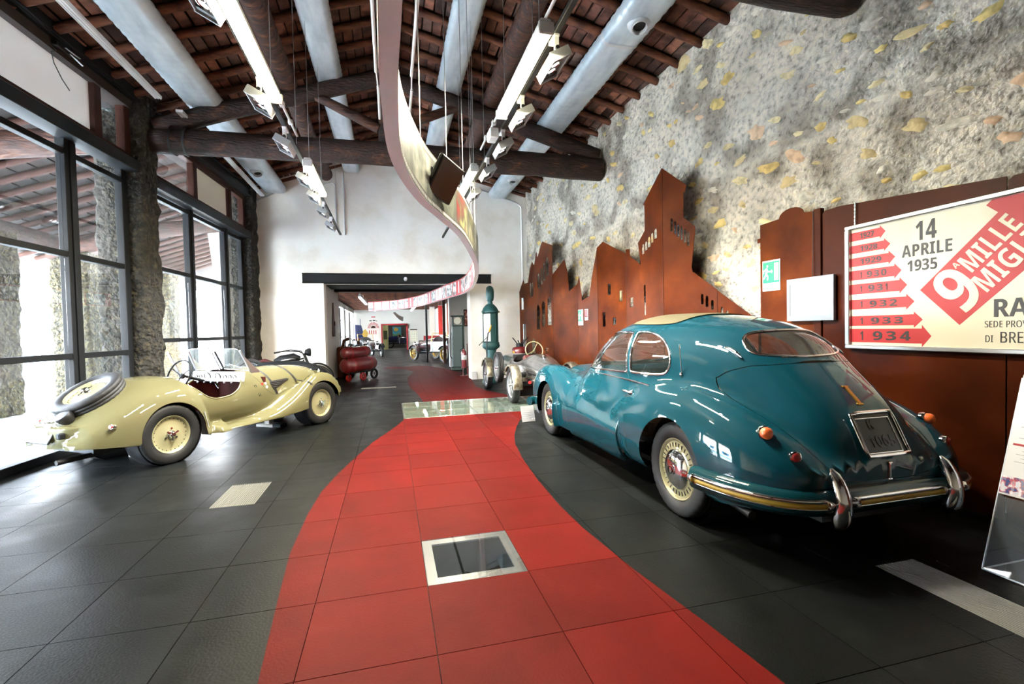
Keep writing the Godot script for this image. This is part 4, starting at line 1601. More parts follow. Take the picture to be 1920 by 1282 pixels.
	var seq := [4, 5, 0, -1, 1, 5, 2, 3, -1, 0, 1, 2]
	s = 8.6
	i2 = 0
	while s < 25.4:
		var wd: float = [0.5, 0.34, 0.62, 0.5][i2 % 4]
		var k: int = seq[i2 % 12]
		if k >= 0: strip.call("print", s, s + wd, -0.0355, y0 + 0.03, y1 - 0.03, bw[k])
		else: strip.call("figure_print", s + wd * 0.4, s + wd * 0.62, -0.0355, y0 + 0.05, y1 - 0.04, M.white)
		s += wd + 0.07
		i2 += 1
	# cables
	for q in [0.3, 2.6, 4.1, 4.9, 5.7, 6.6, 7.6, 8.4, 9.3, 10.4, 11.6]:
		var p: Vector3 = at.call(q, 0.0, y1)
		st = new_st()
		tube(st, [p, Vector3(p.x, rb(p.x) - y0, p.z)], 0.003, 5)
		done("suspension_cable", st, M.alu, t)
	# a small screen leaning out of the film
	var m = thing("monitor", "black flat monitor tilted out of the film band", "monitor", Vector3(0.44, 2.62, -3.72))
	m.basis = Basis(Vector3.UP, -0.95) * Basis(Vector3.RIGHT, 0.42) * Basis(Vector3.BACK, 0.0)
	m.rotation = Vector3.ZERO
	var d := Vector3(0.5, 0, -0.866)
	var nrm := Vector3(0.866, 0, 0.5)
	var up := (Vector3.UP + nrm * 0.55).normalized()
	m.basis = Basis(d, up, d.cross(up))
	st = new_st()
	box(st, Vector3.ZERO, Vector3(0.42, 0.3, 0.035), 0.008)
	done("casing", st, M.black, m)
	st = new_st()
	box(st, Vector3(0, 0, 0.0185), Vector3(0.385, 0.265, 0.003))
	done("screen", st, mat(C8(14, 11, 11), 0.3), m)
	st = new_st()
	bar(st, Vector3(0.1, 0.02, -0.02), Vector3(0.1, 0.0, -0.09), 0.06, 0.03, 0.003)
	done("arm", st, M.alu, m)
	st = new_st()
	box(st, Vector3(-0.1, 0.05, -0.05), Vector3(0.06, 0.05, 0.05), 0.008)
	done("bracket", st, M.alu, m)

# ------------------------------------------------------------------ wheels
func tyre_mesh(R: float, w: float, rim: float, tread := 0.006, segs := 96) -> ArrayMesh:
	# about the x axis
	var prof := [Vector2(-w * 0.36, rim), Vector2(-w * 0.46, rim + 0.012), Vector2(-w * 0.5, lerpf(rim, R, 0.45)), Vector2(-w * 0.49, lerpf(rim, R, 0.72)), Vector2(-w * 0.45, R * 0.965), Vector2(-w * 0.4, R * 0.985), Vector2(-w * 0.33, R * 0.995), Vector2(-w * 0.16, R), Vector2(-w * 0.14, R - 0.006), Vector2(-w * 0.1, R - 0.006), Vector2(-w * 0.08, R + 0.001)]
	var m := prof.size()
	for i in m: prof.append(Vector2(-prof[m - 1 - i].x, prof[m - 1 - i].y))
	var st := new_st()
	G += 1
	st.set_smooth_group(G)
	var last := []
	for k in segs + 1:
		var a := TAU * k / segs
		var row := []
		for i in prof.size():
			var r: float = prof[i].y
			if (i >= 4 and i <= 6 or i >= prof.size() - 7 and i <= prof.size() - 5) and k % 3 == 0: r -= tread
			row.append(Vector3(prof[i].x, sin(a) * r, cos(a) * r))
		if k > 0:
			for i in prof.size() - 1: quad(st, last[i], last[i + 1], row[i + 1], row[i])
		last = row
	st.generate_normals()
	return st.commit()

func axle(at: Vector3, side: float) -> Transform3D:
	# y of a lathe runs outwards from the car
	return Transform3D(Basis(Vector3(0, 0, 1), Vector3(side, 0, 0), Vector3(0, side, 0)) if side > 0 else Basis(Vector3(0, 0, -1), Vector3(-1, 0, 0), Vector3(0, 1, 0)), at)

# ------------------------------------------------------------------ the teal coupe
var gt := {}
func f_green(x: float, y: float, z: float) -> float:
	x = absf(x)
	var T := tv(gt.T, z)
	var W := tv(gt.W, z)
	var d := sect(x, y - 0.58, W, maxf(T - 0.58, 0.02), 0.46, 2.9)
	var R := tv(gt.R, z)
	if R > 0.5:
		var yc := tv(gt.C, z)
		d = smin(d, sect(x, y - yc, tv(gt.G, z), R - yc, 0.4, 2.5), 0.07)
	if z < 0.7:
		var ft := tv(gt.FT, z)
		d = smin(d, sect(x - tv(gt.FX, z), y - 0.46, tv(gt.FW, z), maxf(ft - 0.46, 0.02), 0.34, 2.5), 0.09)
	if z > 0.2:
		var rt := tv(gt.RT, z)
		d = smin(d, sect(x - tv(gt.RX, z), y - 0.5, tv(gt.RW, z), maxf(rt - 0.5, 0.02), 0.3, 2.3), 0.06)
	return maxf(d, maxf(z - 2.5, -2.46 - z))

func build_green_car():
	gt.T = table([-2.42, 0.6, -2.36, 0.74, -2.2, 0.86, -1.9, 0.92, -1.2, 0.97, -0.6, 1.02, 0.2, 1.05, 1.2, 1.03, 1.6, 0.97, 1.9, 0.88, 2.2, 0.76, 2.4, 0.65, 2.5, 0.6])
	gt.W = table([-2.42, 0.1, -2.34, 0.26, -2.1, 0.38, -1.5, 0.48, -1.0, 0.6, -0.6, 0.76, -0.3, 0.835, 0.4, 0.86, 1.0, 0.84, 1.4, 0.78, 1.9, 0.66, 2.3, 0.54, 2.42, 0.46, 2.48, 0.38])
	gt.R = table([-1.0, 0.45, -0.86, 0.8, -0.72, 1.0, -0.55, 1.2, -0.36, 1.39, -0.15, 1.49, 0.1, 1.545, 0.4, 1.57, 0.8, 1.565, 1.15, 1.54, 1.4, 1.505, 1.6, 1.455, 1.76, 1.385, 1.95, 1.235, 2.2, 1.035, 2.32, 0.92, 2.42, 0.77, 2.47, 0.64, 2.5, 0.52])
	gt.C = table([-0.8, 0.5, -0.6, 0.6, 0.0, 0.8, 1.4, 0.8, 1.9, 0.66, 2.2, 0.55, 2.5, 0.4])
	gt.G = table([-1.0, 0.5, -0.7, 0.64, -0.5, 0.7, -0.2, 0.745, 0.3, 0.77, 0.9, 0.76, 1.3, 0.71, 1.7, 0.62, 2.0, 0.55, 2.3, 0.48, 2.5, 0.42])
	gt.FT = table([-2.46, 0.48, -2.42, 0.62, -2.3, 0.78, -2.1, 0.88, -1.8, 0.94, -1.5, 0.95, -1.2, 0.91, -0.9, 0.83, -0.6, 0.73, -0.2, 0.63, 0.3, 0.56, 0.7, 0.52])
	gt.FX = table([-2.46, 0.62, -2.2, 0.64, -1.5, 0.68, -0.9, 0.68, -0.3, 0.66, 0.7, 0.6])
	gt.FW = table([-2.47, 0.04, -2.42, 0.12, -2.3, 0.18, -2.0, 0.215, -1.5, 0.22, -0.9, 0.215, -0.3, 0.215, 0.7, 0.24])
	gt.RT = table([0.2, 0.6, 0.45, 0.7, 0.7, 0.84, 0.95, 0.945, 1.2, 0.985, 1.5, 0.98, 1.8, 0.93, 2.1, 0.84, 2.3, 0.74, 2.42, 0.64, 2.48, 0.56])
	gt.RX = table([0.2, 0.62, 0.8, 0.64, 1.4, 0.66, 1.9, 0.64, 2.2, 0.6, 2.48, 0.52])
	gt.RW = table([0.2, 0.2, 0.7, 0.245, 1.3, 0.26, 1.8, 0.25, 2.15, 0.23, 2.35, 0.19, 2.45, 0.12, 2.49, 0.05])
	var c = thing("coupe", "teal vintage fastback coupe with chrome bumpers parked along the rusted skyline on the right", "car", Vector3(2.915, 0, -4.72))
	var F := f_green
	var s := make_shell(F, -1.75, 1.75, 0.3, 150, 26, 60, deg_to_rad(-12.0))
	var np := s.P.size()
	# outlines in side view (z, y)
	var win_f := rounded(pv([-0.58, 1.01, -0.54, 1.09, -0.46, 1.22, -0.37, 1.34, -0.28, 1.385, -0.1, 1.4, 0.3, 1.405, 0.44, 1.4, 0.46, 1.37, 0.61, 1.07, 0.62, 1.035, 0.58, 1.03, 0.1, 1.02, -0.5, 1.0]), 1)
	var win_r := rounded(pv([0.72, 1.035, 0.69, 1.04, 0.67, 1.08, 0.53, 1.37, 0.53, 1.4, 0.56, 1.405, 0.76, 1.4, 0.92, 1.37, 1.06, 1.32, 1.18, 1.23, 1.23, 1.15, 1.22, 1.08, 1.17, 1.05, 1.0, 1.04]), 1)
	var door := pv([-0.66, 0.17, -0.7, 0.97, -0.66, 0.985, 0.64, 1.025, 0.72, 0.9, 0.84, 0.5, 0.86, 0.17])
	var wind := rounded(pv([-0.52, 1.07, -0.46, 1.33, -0.3, 1.4, 0.3, 1.4, 0.46, 1.33, 0.52, 1.07, 0.3, 1.03, -0.3, 1.03]), 2)
	var rear := rounded(pv([-0.4, 1.25, -0.37, 1.34, -0.29, 1.395, -0.1, 1.41, 0.1, 1.41, 0.29, 1.395, 0.37, 1.34, 0.4, 1.25, 0.3, 1.232, 0.1, 1.222, -0.1, 1.222, -0.3, 1.232]), 2)
	var lid := rounded(pv([-0.36, 0.5, -0.45, 0.62, -0.52, 0.8, -0.6, 0.96, -0.58, 1.1, -0.4, 1.18, 0.4, 1.18, 0.58, 1.1, 0.6, 0.96, 0.52, 0.8, 0.45, 0.62, 0.36, 0.5]), 1)
	var bonnet := rounded(pv([-0.44, -2.3, -0.5, -0.9, -0.48, -0.74, 0.48, -0.74, 0.5, -0.9, 0.44, -2.3]), 1)
	var body := PackedFloat32Array(); body.resize(np)
	var kd := PackedFloat32Array(); kd.resize(np); kd.fill(-1.0)
	var kl := PackedFloat32Array(); kl.resize(np); kl.fill(-1.0)
	var kh := PackedFloat32Array(); kh.resize(np); kh.fill(-1.0)
	var kf := PackedFloat32Array(); kf.resize(np); kf.fill(-1.0)
	var kr := PackedFloat32Array(); kr.resize(np); kr.fill(-1.0)
	var kw := PackedFloat32Array(); kw.resize(np); kw.fill(-1.0)
	var kb := PackedFloat32Array(); kb.resize(np); kb.fill(-1.0)
	for i in np:
		var p := s.P[i]
		var zy := Vector2(p.z, p.y)
		var ax := absf(p.x)
		var b := 1.0
		# floor line of the body rises at the tail
		b = minf(b, p.y - (0.215 if p.z < 1.75 else 0.215 + (p.z - 1.75) * 0.2))
		if ax > 0.42:
			b = minf(b, Vector2(p.z - 1.5, p.y - 0.355).length() - 0.4 if p.y > 0.3 else absf(p.z - 1.5) - 0.396)
			b = minf(b, Vector2(p.z + 1.5, p.y - 0.355).length() - 0.385 if p.y > 0.3 else absf(p.z + 1.5) - 0.38)
		var side := ax > 0.45 and s.N[i].x * signf(p.x) > 0.12
		if side and p.z > -0.9 and p.z < 1.8:
			kf[i] = psd(win_f, zy)
			kr[i] = psd(win_r, zy)
			kd[i] = minf(psd(door, zy), -kf[i])
			b = minf(b, -psd(door, zy) - 0.0)
		b = minf(b, -kf[i]); b = minf(b, -kr[i])
		if p.z < 0.0 and p.y > 0.95 and s.N[i].z < -0.25:
			kw[i] = psd(wind, Vector2(p.x, p.y))
			b = minf(b, -kw[i])
		if p.z > 1.2 and p.y > 0.4 and (s.N[i].z > 0.1):
			if p.y > 1.19: kb[i] = psd(rear, Vector2(p.x, p.y))
			kl[i] = psd(lid, Vector2(p.x, p.y))
			b = minf(b, -kl[i]); b = minf(b, -kb[i])
		if p.z < -0.7 and p.y > 0.6 and s.N[i].y > 0.2 and ax < 0.6:
			kh[i] = psd(bonnet, Vector2(p.x, p.z))
			b = minf(b, -kh[i])
		body[i] = b
	var gap := func(k: PackedFloat32Array, g: float) -> PackedFloat32Array:
		var o := PackedFloat32Array()
		o.resize(k.size())
		for i in k.size(): o[i] = k[i] - g
		return o
	var cl := func(k: PackedFloat32Array, right: bool) -> PackedFloat32Array:
		var o := k.duplicate()
		for i in o.size():
			if (s.P[i].x > 0) != right: o[i] = -1.0
		return o
	mi("body", skin(s, gap.call(body, 0.0018)), M.teal, c)
	for r in [false, true]:
		mi("door", skin(s, gap.call(cl.call(kd, r), 0.0018)), M.teal, c)
		mi("door_glass", skin(s, cl.call(kf, r), -0.006), pane(0.3, Color(0.2, 0.23, 0.22)), c)
		mi("quarter_glass", skin(s, cl.call(kr, r), -0.006), pane(0.3, Color(0.2, 0.23, 0.22)), c)
	mi("boot_lid", skin(s, gap.call(kl, 0.0018)), M.teal, c)
	mi("bonnet", skin(s, gap.call(kh, 0.0018)), M.teal, c)
	mi("windscreen", skin(s, kw, -0.006), M.glass, c)
	mi("rear_window", skin(s, kb, -0.006), pane(0.4, Color(0.16, 0.17, 0.16)), c)
	# headliner and the dark behind the panel gaps
	var inner := PackedFloat32Array(); inner.resize(np)
	for i in np:
		var k := maxf(maxf(kf[i], kr[i]), maxf(kw[i], kb[i]))
		inner[i] = minf(minf(-k - 0.004, s.P[i].y - 0.28), 1.0 if absf(s.P[i].z - 0.55) < 1.4 or s.P[i].y > 0.8 else -1.0)
		if absf(s.P[i].x) > 0.42 and (Vector2(s.P[i].z - 1.5, s.P[i].y - 0.355).length() < 0.42 or Vector2(s.P[i].z + 1.5, s.P[i].y - 0.355).length() < 0.41): inner[i] = -1.0
	mi("lining", skin(s, inner, -0.02, true), M.interior, c)
	# chrome round the windows: the outline laid on the skin
	var side_line := func(poly: PackedVector2Array, sx: float, r: float, closed := true):
		var pts := []
		for q in poly: pts.append(onto(F, Vector3(0, q.y, q.x), Vector3(sx, 0, 0)))
		if closed: pts.append(pts[0]); pts.append(pts[1])
		var st := new_st()
		tube(st, pts, r, 8)
		return st
	var dense := func(poly: PackedVector2Array) -> PackedVector2Array:
		var o := PackedVector2Array()
		for i in poly.size():
			var a := poly[i]; var b := poly[(i + 1) % poly.size()]
			var n := maxi(1, int(a.distance_to(b) / 0.06))
			for k in n: o.append(a.lerp(b, float(k) / n))
		return o
	for sx in [-1.0, 1.0]:
		done("window_trim", side_line.call(dense.call(win_f), sx, 0.011), M.chrome, c)
		done("window_trim", side_line.call(dense.call(win_r), sx, 0.011), M.chrome, c)
		done("side_moulding", side_line.call(pv([-0.58, 0.935, -0.3, 0.955, 0.0, 0.968, 0.3, 0.97, 0.6, 0.965, 0.9, 0.955, 1.06, 0.95]), sx, 0.008, false), M.chrome, c)
		# door handle
		var hp := onto(F, Vector3(0, 0.865, 0.73), Vector3(sx, 0, 0))
		var st := new_st()
		tube(st, [hp + Vector3(sx * 0.012, 0, -0.08), hp + Vector3(sx * 0.035, 0.004, -0.04), hp + Vector3(sx * 0.035, 0.002, 0.05), hp + Vector3(sx * 0.02, -0.004, 0.085)], [0.008, 0.011, 0.012, 0.014], 10)
		lathe(st, [Vector2(0.02, 0), Vector2(0.02, 0.02), Vector2(0.008, 0.03), Vector2(0, 0.03)], 12, along(hp + Vector3(0, 0, 0.085), Vector3(sx, 0, 0)))
		done("door_handle", st, M.chrome, c)
		# front wing crest strip
		st = new_st()
		var pts := []
		for k in 9:
			var z := -1.75 + k * 0.09
			pts.append(onto(F, Vector3(0.6 * sx, 0.4, z), Vector3(0, 1, 0), 1.0))
		tube(st, pts, 0.005, 6)
		done("wing_strip", st, M.chrome, c)
		# radio mast on the left quarter
		if sx < 0:
			var q := onto(F, Vector3(0, 1.07, 1.38), Vector3(sx, 0, 0))
			st = new_st()
			tube(st, [q, q + Vector3(-0.02, 0.24, 0.0)], 0.005, 6)
			lathe(st, [Vector2(0.014, -0.01), Vector2(0.014, 0.014), Vector2(0.006, 0.02), Vector2(0, 0.02)], 10, along(q, Vector3(sx, 0.2, 0)))
			done("aerial", st, M.chrome, c)
		# side lamp high on the quarter panel
		var lp := onto(F, Vector3(0.46 * sx, 0.9, 1.68), Vector3(0, 1, 0), 1.0)
		st = new_st()
		tube(st, [lp + Vector3(0, 0.004, -0.13), lp + Vector3(0, 0.012, -0.07), lp + Vector3(0, 0.0, 0.0), lp + Vector3(0, -0.03, 0.08), lp + Vector3(0, -0.055, 0.12)], [0.004, 0.013, 0.018, 0.013, 0.004], 10)
		done("roof_lamp", st, M.chrome, c)
	var front_line := func(poly: PackedVector2Array, dz: float, r: float):
		var pts := []
		for q in poly: pts.append(onto(F, Vector3(q.x, q.y, 0.6), Vector3(0, 0, dz), 2.2))
		pts.append(pts[0]); pts.append(pts[1])
		var st := new_st()
		tube(st, pts, r, 8)
		return st
	done("rear_window_trim", front_line.call(dense.call(rear), 1.0, 0.01), M.chrome, c)
	done("windscreen_trim", front_line.call(dense.call(wind), -1.0, 0.01), M.chrome, c)
	# fabric roof panel
	var kp := PackedFloat32Array(); kp.resize(np); kp.fill(-1.0)
	var cloth := rounded(pv([-0.4, 0.1, -0.47, 0.3, -0.47, 0.85, -0.4, 1.02, 0.4, 1.02, 0.47, 0.85, 0.47, 0.3, 0.4, 0.1]), 2)
	for i in np:
		if s.P[i].y > 1.4: kp[i] = psd(cloth, Vector2(s.P[i].x, s.P[i].z))
	mi("sunroof_cloth", skin(s, kp, 0.008), M.olive, c)
	# number plate recess, emblem bars
	var back := func(x: float, y: float) -> Vector3: return onto(F, Vector3(x, y, 0.6), Vector3(0, 0, 1), 2.2)
	var pc: Vector3 = back.call(0.0, 0.76)
	var pu: Vector3 = (back.call(0.0, 0.88) - back.call(0.0, 0.64)).normalized()
	var pn := Vector3.RIGHT.cross(pu).normalized()
	var PF := Transform3D(Basis(Vector3.RIGHT, pu, pn), pc + pn * 0.012)
	var st2 := new_st()
	var rim := []
	for q in rounded(pv([-0.165, -0.135, 0.165, -0.135, 0.165, 0.135, -0.165, 0.135]), 0): rim.append(q)
	var rp := []
	for k in 4:
		var a: Vector2 = rim[k]; var b: Vector2 = rim[(k + 1) % 4]
		for j in 6: rp.append(PF * Vector3(lerpf(a.x, b.x, j / 6.0 * 0.94 + 0.03), lerpf(a.y, b.y, j / 6.0 * 0.94 + 0.03), 0.004))
	rp.append(rp[0]); rp.append(rp[1])
	tube(st2, rp, 0.012, 8)
	done("plate_surround", st2, M.chrome, c)
	st2 = new_st()
	box(st2, PF * Vector3(0, 0, -0.004), Vector3(0.31, 0.25, 0.012), 0.004, PF.basis)
	var ip := []
	for q in [[-0.145, -0.118], [0.12, -0.118], [0.12, 0.098], [-0.145, 0.098], [-0.145, -0.118]]: ip.append(PF * Vector3(q[0], q[1], 0.004))
	var it := new_st()
	for k in 4: tube(it, [ip[k], ip[k + 1]], 0.004, 6)
	done("plate_inner_rim", it, M.chrome, c)
	var plate := done("number_plate", st2, mat(C8(14, 14, 15), 0.35), c)
	for q in [["K", 0.05, 0.06, -0.06, 0.03], ["1065", 0.2, 0.075, -0.1, -0.085]]:
		words_in(plate, q[0], q[1], q[2], PF * Transform3D(Basis.IDENTITY, Vector3(q[3], q[4], 0.003)), mat(C8(32, 32, 33), 0.4))
	for q in [[1.03, 0.93, 0.014, M.brass, "emblem_bar"], [0.6, 0.5, 0.009, M.chrome, "lower_emblem"]]:
		var a: Vector3 = back.call(0.0, q[0])
		var b: Vector3 = back.call(0.0, q[1])
		st2 = new_st()
		bar(st2, a, b, q[2] * 2.0, 0.02, 0.004, pn)
		for e in [a, b]: box(st2, e, Vector3(q[2] * 3.4, 0.012, 0.022), 0.003)
		done(q[4], st2, q[3], c)
	# lamps
	for sx in [-1.0, 1.0]:
		for q in [[0.66, 0.775, M.amber, 0.04, "indicator_lamp"], [0.6, 0.66, M.redlens, 0.032, "tail_lamp"]]:
			var p: Vector3 = back.call(sx * q[0], q[1])
			var n := Vector3(sx * 0.3, 0.1, 1).normalized()
			var xf := along(p - n * 0.015, n)
			st2 = new_st()
			lathe(st2, [Vector2(q[3] * 1.05, 0), Vector2(q[3] * 1.15, 0.02), Vector2(q[3] * 1.1, 0.035), Vector2(q[3] * 0.9, 0.04), Vector2(0, 0.04)], 18, xf)
			var ho := done(q[4], st2, M.chrome, c)
			st2 = new_st()
			var l: float = 0.085 if q[4] == "indicator_lamp" else 0.05
			lathe(st2, [Vector2(q[3] * 0.95, 0.036), Vector2(q[3] * 0.95, l * 0.7), Vector2(q[3] * 0.7, l * 0.92), Vector2(q[3] * 0.3, l), Vector2(0, l)], 18, xf, 0.3)
			done("lens", st2, q[2], ho)
	# bumper: painted apron, chrome strips with a yellow inlay, two overriders
	var path := []
	for k in 61:
		var an := lerpf(-1.02, 1.02, k / 60.0)
		var dr := Vector3(sin(an), 0, cos(an))
		var q := onto(F, Vector3(0, 0.45, 1.3), dr, 1.7)
		path.append(Vector3(q.x, 0.415, q.z))
	for t in 6:
		var sm := path.duplicate()
		for k in range(1, 60): sm[k] = (path[k - 1] + path[k] * 2.0 + path[k + 1]) * 0.25
		path = sm
	st2 = new_st()
	var ring := [Vector2(0.035, -0.075), Vector2(0.055, -0.03), Vector2(0.06, 0.02), Vector2(0.045, 0.06), Vector2(0.0, 0.075), Vector2(-0.03, 0.06), Vector2(-0.03, -0.07)]
	sweep(st2, path, ring)
	done("bumper_apron", st2, M.teal_valance, c)
	var sx0 := 0
	while path[sx0].x < -0.53: sx0 += 1
	var sx1 := 0
	while path[sx1].x < -0.34: sx1 += 1
	for seg in [[1, sx0], [sx1, 60 - sx1], [60 - sx0, 59]]:
		var part := path.slice(seg[0], seg[1] + 1)
		st2 = new_st()
		sweep(st2, part, [Vector2(0.058, 0.004), Vector2(0.07, 0.012), Vector2(0.07, 0.026), Vector2(0.058, 0.034)])
		sweep(st2, part, [Vector2(0.055, -0.034), Vector2(0.064, -0.03), Vector2(0.064, -0.024), Vector2(0.055, -0.022)])
		for e in [0, part.size() - 1]:
			var d: Vector3 = (part[e] - part[1 if e == 0 else e - 1]).normalized()
			var o := Vector3(0, 0, 0.058).rotated(Vector3.UP, atan2(-d.z * signf(d.x), absf(d.x)) * 1.0)
			var cpt: Vector3 = part[e] + out_of(part, e) * 0.058
			tube(st2, [cpt - d * 0.012, cpt + d * 0.0, cpt + d * 0.03, cpt + d * 0.055], [0.034, 0.034, 0.022, 0.004], 10, true)
		done("bumper_strip", st2, M.chrome, c)
		st2 = new_st()
		sweep(st2, part, [Vector2(0.054, -0.024), Vector2(0.066, -0.022), Vector2(0.066, 0.005), Vector2(0.054, 0.006)])
		done("bumper_inlay", st2, M.yellow, c)
	for sx in [-1.0, 1.0]:
		st2 = new_st()
		var x: float = sx * 0.43
		var bk := 0
		while path[bk].x < -0.43: bk += 1
		var bz: float = path[bk].z + 0.0
		var pts := []
		var rr := []
		for k in 11:
			var a := k / 10.0
			pts.append(Vector3(x, 0.25 + a * 0.35, bz - 0.0 + 0.08 * sin(PI * (0.12 + a * 0.8)) - 0.03 * a))
			rr.append(0.052 * sqrt(maxf(0.05, 1.0 - pow(absf(a * 2 - 1.0), 4.0))) * (1.05 - 0.25 * a))
		tube(st2, pts, rr, 16, true)
		done("overrider", st2, M.chrome, c)
	# wheels
	var tm := tyre_mesh(0.358, 0.17, 0.235)
	for zz in [-1.5, 1.5]:
		for sx in [-1.0, 1.0]:
			var w := Node3D.new()
			place(w, "wheel", c)
			w.position = Vector3(sx * 0.745, 0.355, zz)
			mi("tyre", tm, M.rubber, w)
			var xf := axle(Vector3.ZERO, sx)
			st2 = new_st()
			lathe(st2, [Vector2(0.238, -0.06), Vector2(0.24, 0.062), Vector2(0.232, 0.07), Vector2(0.222, 0.064), Vector2(0.215, 0.05), Vector2(0.17, 0.055), Vector2(0.145, 0.066), Vector2(0.14, 0.06), Vector2(0, 0.05)], 48, xf)
			done("rim", st2, M.wheel_cream, w)
			st2 = new_st()
			for k in 30:
				var a := TAU * k / 30
				var ctr := Vector3(sx * 0.0555, sin(a) * 0.185, cos(a) * 0.185)
				var rad := Vector3(0, sin(a), cos(a))
				bar(st2, ctr - rad * 0.016, ctr + rad * 0.016, 0.005, 0.006, 0.0, Vector3(sx, 0, 0))
			tag(done("rim_slots", st2, M.black, w), "", "", "", "stuff")
			st2 = new_st()
			lathe(st2, [Vector2(0.152, 0.058), Vector2(0.15, 0.07), Vector2(0.12, 0.092), Vector2(0.07, 0.106), Vector2(0.045, 0.109), Vector2(0.042, 0.117), Vector2(0.02, 0.12), Vector2(0, 0.12)], 40, xf, 0.85)
			done("hub_cap", st2, M.chrome, w)
			st2 = new_st()
			lathe(st2, [Vector2(0.03, 0.119), Vector2(0.03, 0.1225), Vector2(0.024, 0.1225), Vector2(0.024, 0.1205)], 20, xf)
			done("hub_emblem", st2, M.steel_black, w)
	# wheel wells, floor pan, tail pipe
	st2 = new_st()
	for zz in [-1.5, 1.5]:
		for sx in [-1.0, 1.0]:
			var xf := axle(Vector3(sx * 0.42, 0.36, zz), sx)
			lathe(st2, [Vector2(0, 0.0), Vector2(0.42, 0.0), Vector2(0.42, 0.36)], 28, xf)
	box(st2, Vector3(0, 0.25, 0.0), Vector3(1.3, 0.04, 2.1))
	box(st2, Vector3(0, 0.3, 0.3), Vector3(0.8, 0.12, 4.2))
	done("underbody", st2, M.black, c)
	st2 = new_st()
	tube(st2, [Vector3(-0.62, 0.24, 1.0), Vector3(-0.62, 0.23, 1.75), Vector3(-0.66, 0.21, 2.12)], 0.028, 12, true)
	done("tail_pipe", st2, M.black, c)
	# cabin
	for sx in [-0.36, 0.36]:
		st2 = new_st()
		box(st2, Vector3(sx, 0.48, 0.42), Vector3(0.52, 0.18, 0.5), 0.06)
		box(st2, Vector3(sx, 0.76, 0.7), Vector3(0.52, 0.52, 0.14), 0.06, Basis(Vector3.RIGHT, 0.2))
		done("seat", st2, M.interior, c)
	st2 = new_st()
	box(st2, Vector3(0, 0.56, 1.2), Vector3(1.2, 0.2, 0.5), 0.06)
	box(st2, Vector3(0, 0.82, 1.5), Vector3(1.15, 0.5, 0.14), 0.06, Basis(Vector3.RIGHT, 0.3))
	done("rear_bench", st2, M.interior, c)
	st2 = new_st()
	box(st2, Vector3(0, 0.93, -0.42), Vector3(1.3, 0.16, 0.22), 0.05)
	done("dashboard", st2, M.teal_valance, c)
	st2 = new_st()
	var wheel := []
	var B := Basis(Vector3.RIGHT, -0.45)
	for k in 26: wheel.append(Vector3(0.36, 0.95, -0.08) + B * Vector3(cos(TAU * k / 24) * 0.2, sin(TAU * k / 24) * 0.2, 0))
	tube(st2, wheel, 0.011, 8)
	for k in 2: tube(st2, [wheel[k * 12 + 2], Vector3(0.36, 0.95, -0.1), wheel[(k * 12 + 10) % 24]], 0.008, 6)
	done("steering_wheel", st2, M.wheel_cream, c)
	# front bumper stub seen past the wing
	st2 = new_st()
	var fp := []
	for k in 21:
		var u := -1.0 + k / 10.0
		fp.append(Vector3(u * 0.9, 0.36, -2.5 + 0.08 * absf(u) + 0.22 * pow(absf(u), 4)))
	tube(st2, fp, 0.05, 10, true, 1.3)
	done("front_bumper", st2, M.teal_valance, c)

func out_of(path: Array, i: int) -> Vector3:
	var d: Vector3 = path[mini(i + 1, path.size() - 1)] - path[maxi(i - 1, 0)]
	d.y = 0
	d = d.normalized()
	return Vector3(-d.z, 0, d.x)   # for a path that runs towards +x, this points to +z

func sweep(st: SurfaceTool, path: Array, ring: Array):
	# ring: (outwards, up) around a path that runs towards +x
	G += 1
	st.set_smooth_group(G)
	var rows := []
	for i in path.size():
		var o := out_of(path, i)
		var row := []
		for r in ring: row.append(path[i] + o * r.x + Vector3(0, r.y, 0))
		rows.append(row)
	var m := ring.size()
	for i in path.size() - 1:
		for k in m:
			quad(st, rows[i][k], rows[i + 1][k], rows[i + 1][(k + 1) % m], rows[i][(k + 1) % m])
	st.set_smooth_group(-1)
	for e in [0, path.size() - 1]:
		for k in range(1, m - 1): tri(st, rows[e][0], rows[e][k], rows[e][k + 1])

# ------------------------------------------------------------------ the cream roadster
var ct := {}
func f_cream(x: float, y: float, z: float) -> float:
	x = absf(x)
	var T := tv(ct.T, z)
	var d := maxf(sect(x, y - 0.55, tv(ct.W, z), maxf(T - 0.55, 0.02), 0.3, 2.5), maxf(z - 2.07, -1.71 - z))
	if z > 0.5:
		var rt := tv(ct.RT, z)
		d = smin(d, maxf(sect(x - tv(ct.RX, z), y - 0.33, tv(ct.RW, z), maxf(rt - 0.33, 0.02), 0.1, 2.3), z - 2.02), 0.09)
	if z < 0.95:
		var ft := tv(ct.FT, z)
		d = smin(d, sect(x - tv(ct.FX, z), y - tv(ct.FB, z), tv(ct.FW, z), maxf(ft - tv(ct.FB, z), 0.015), 0.05, 2.3), 0.1)
		d = maxf(d, -1.785 - z)
	return d

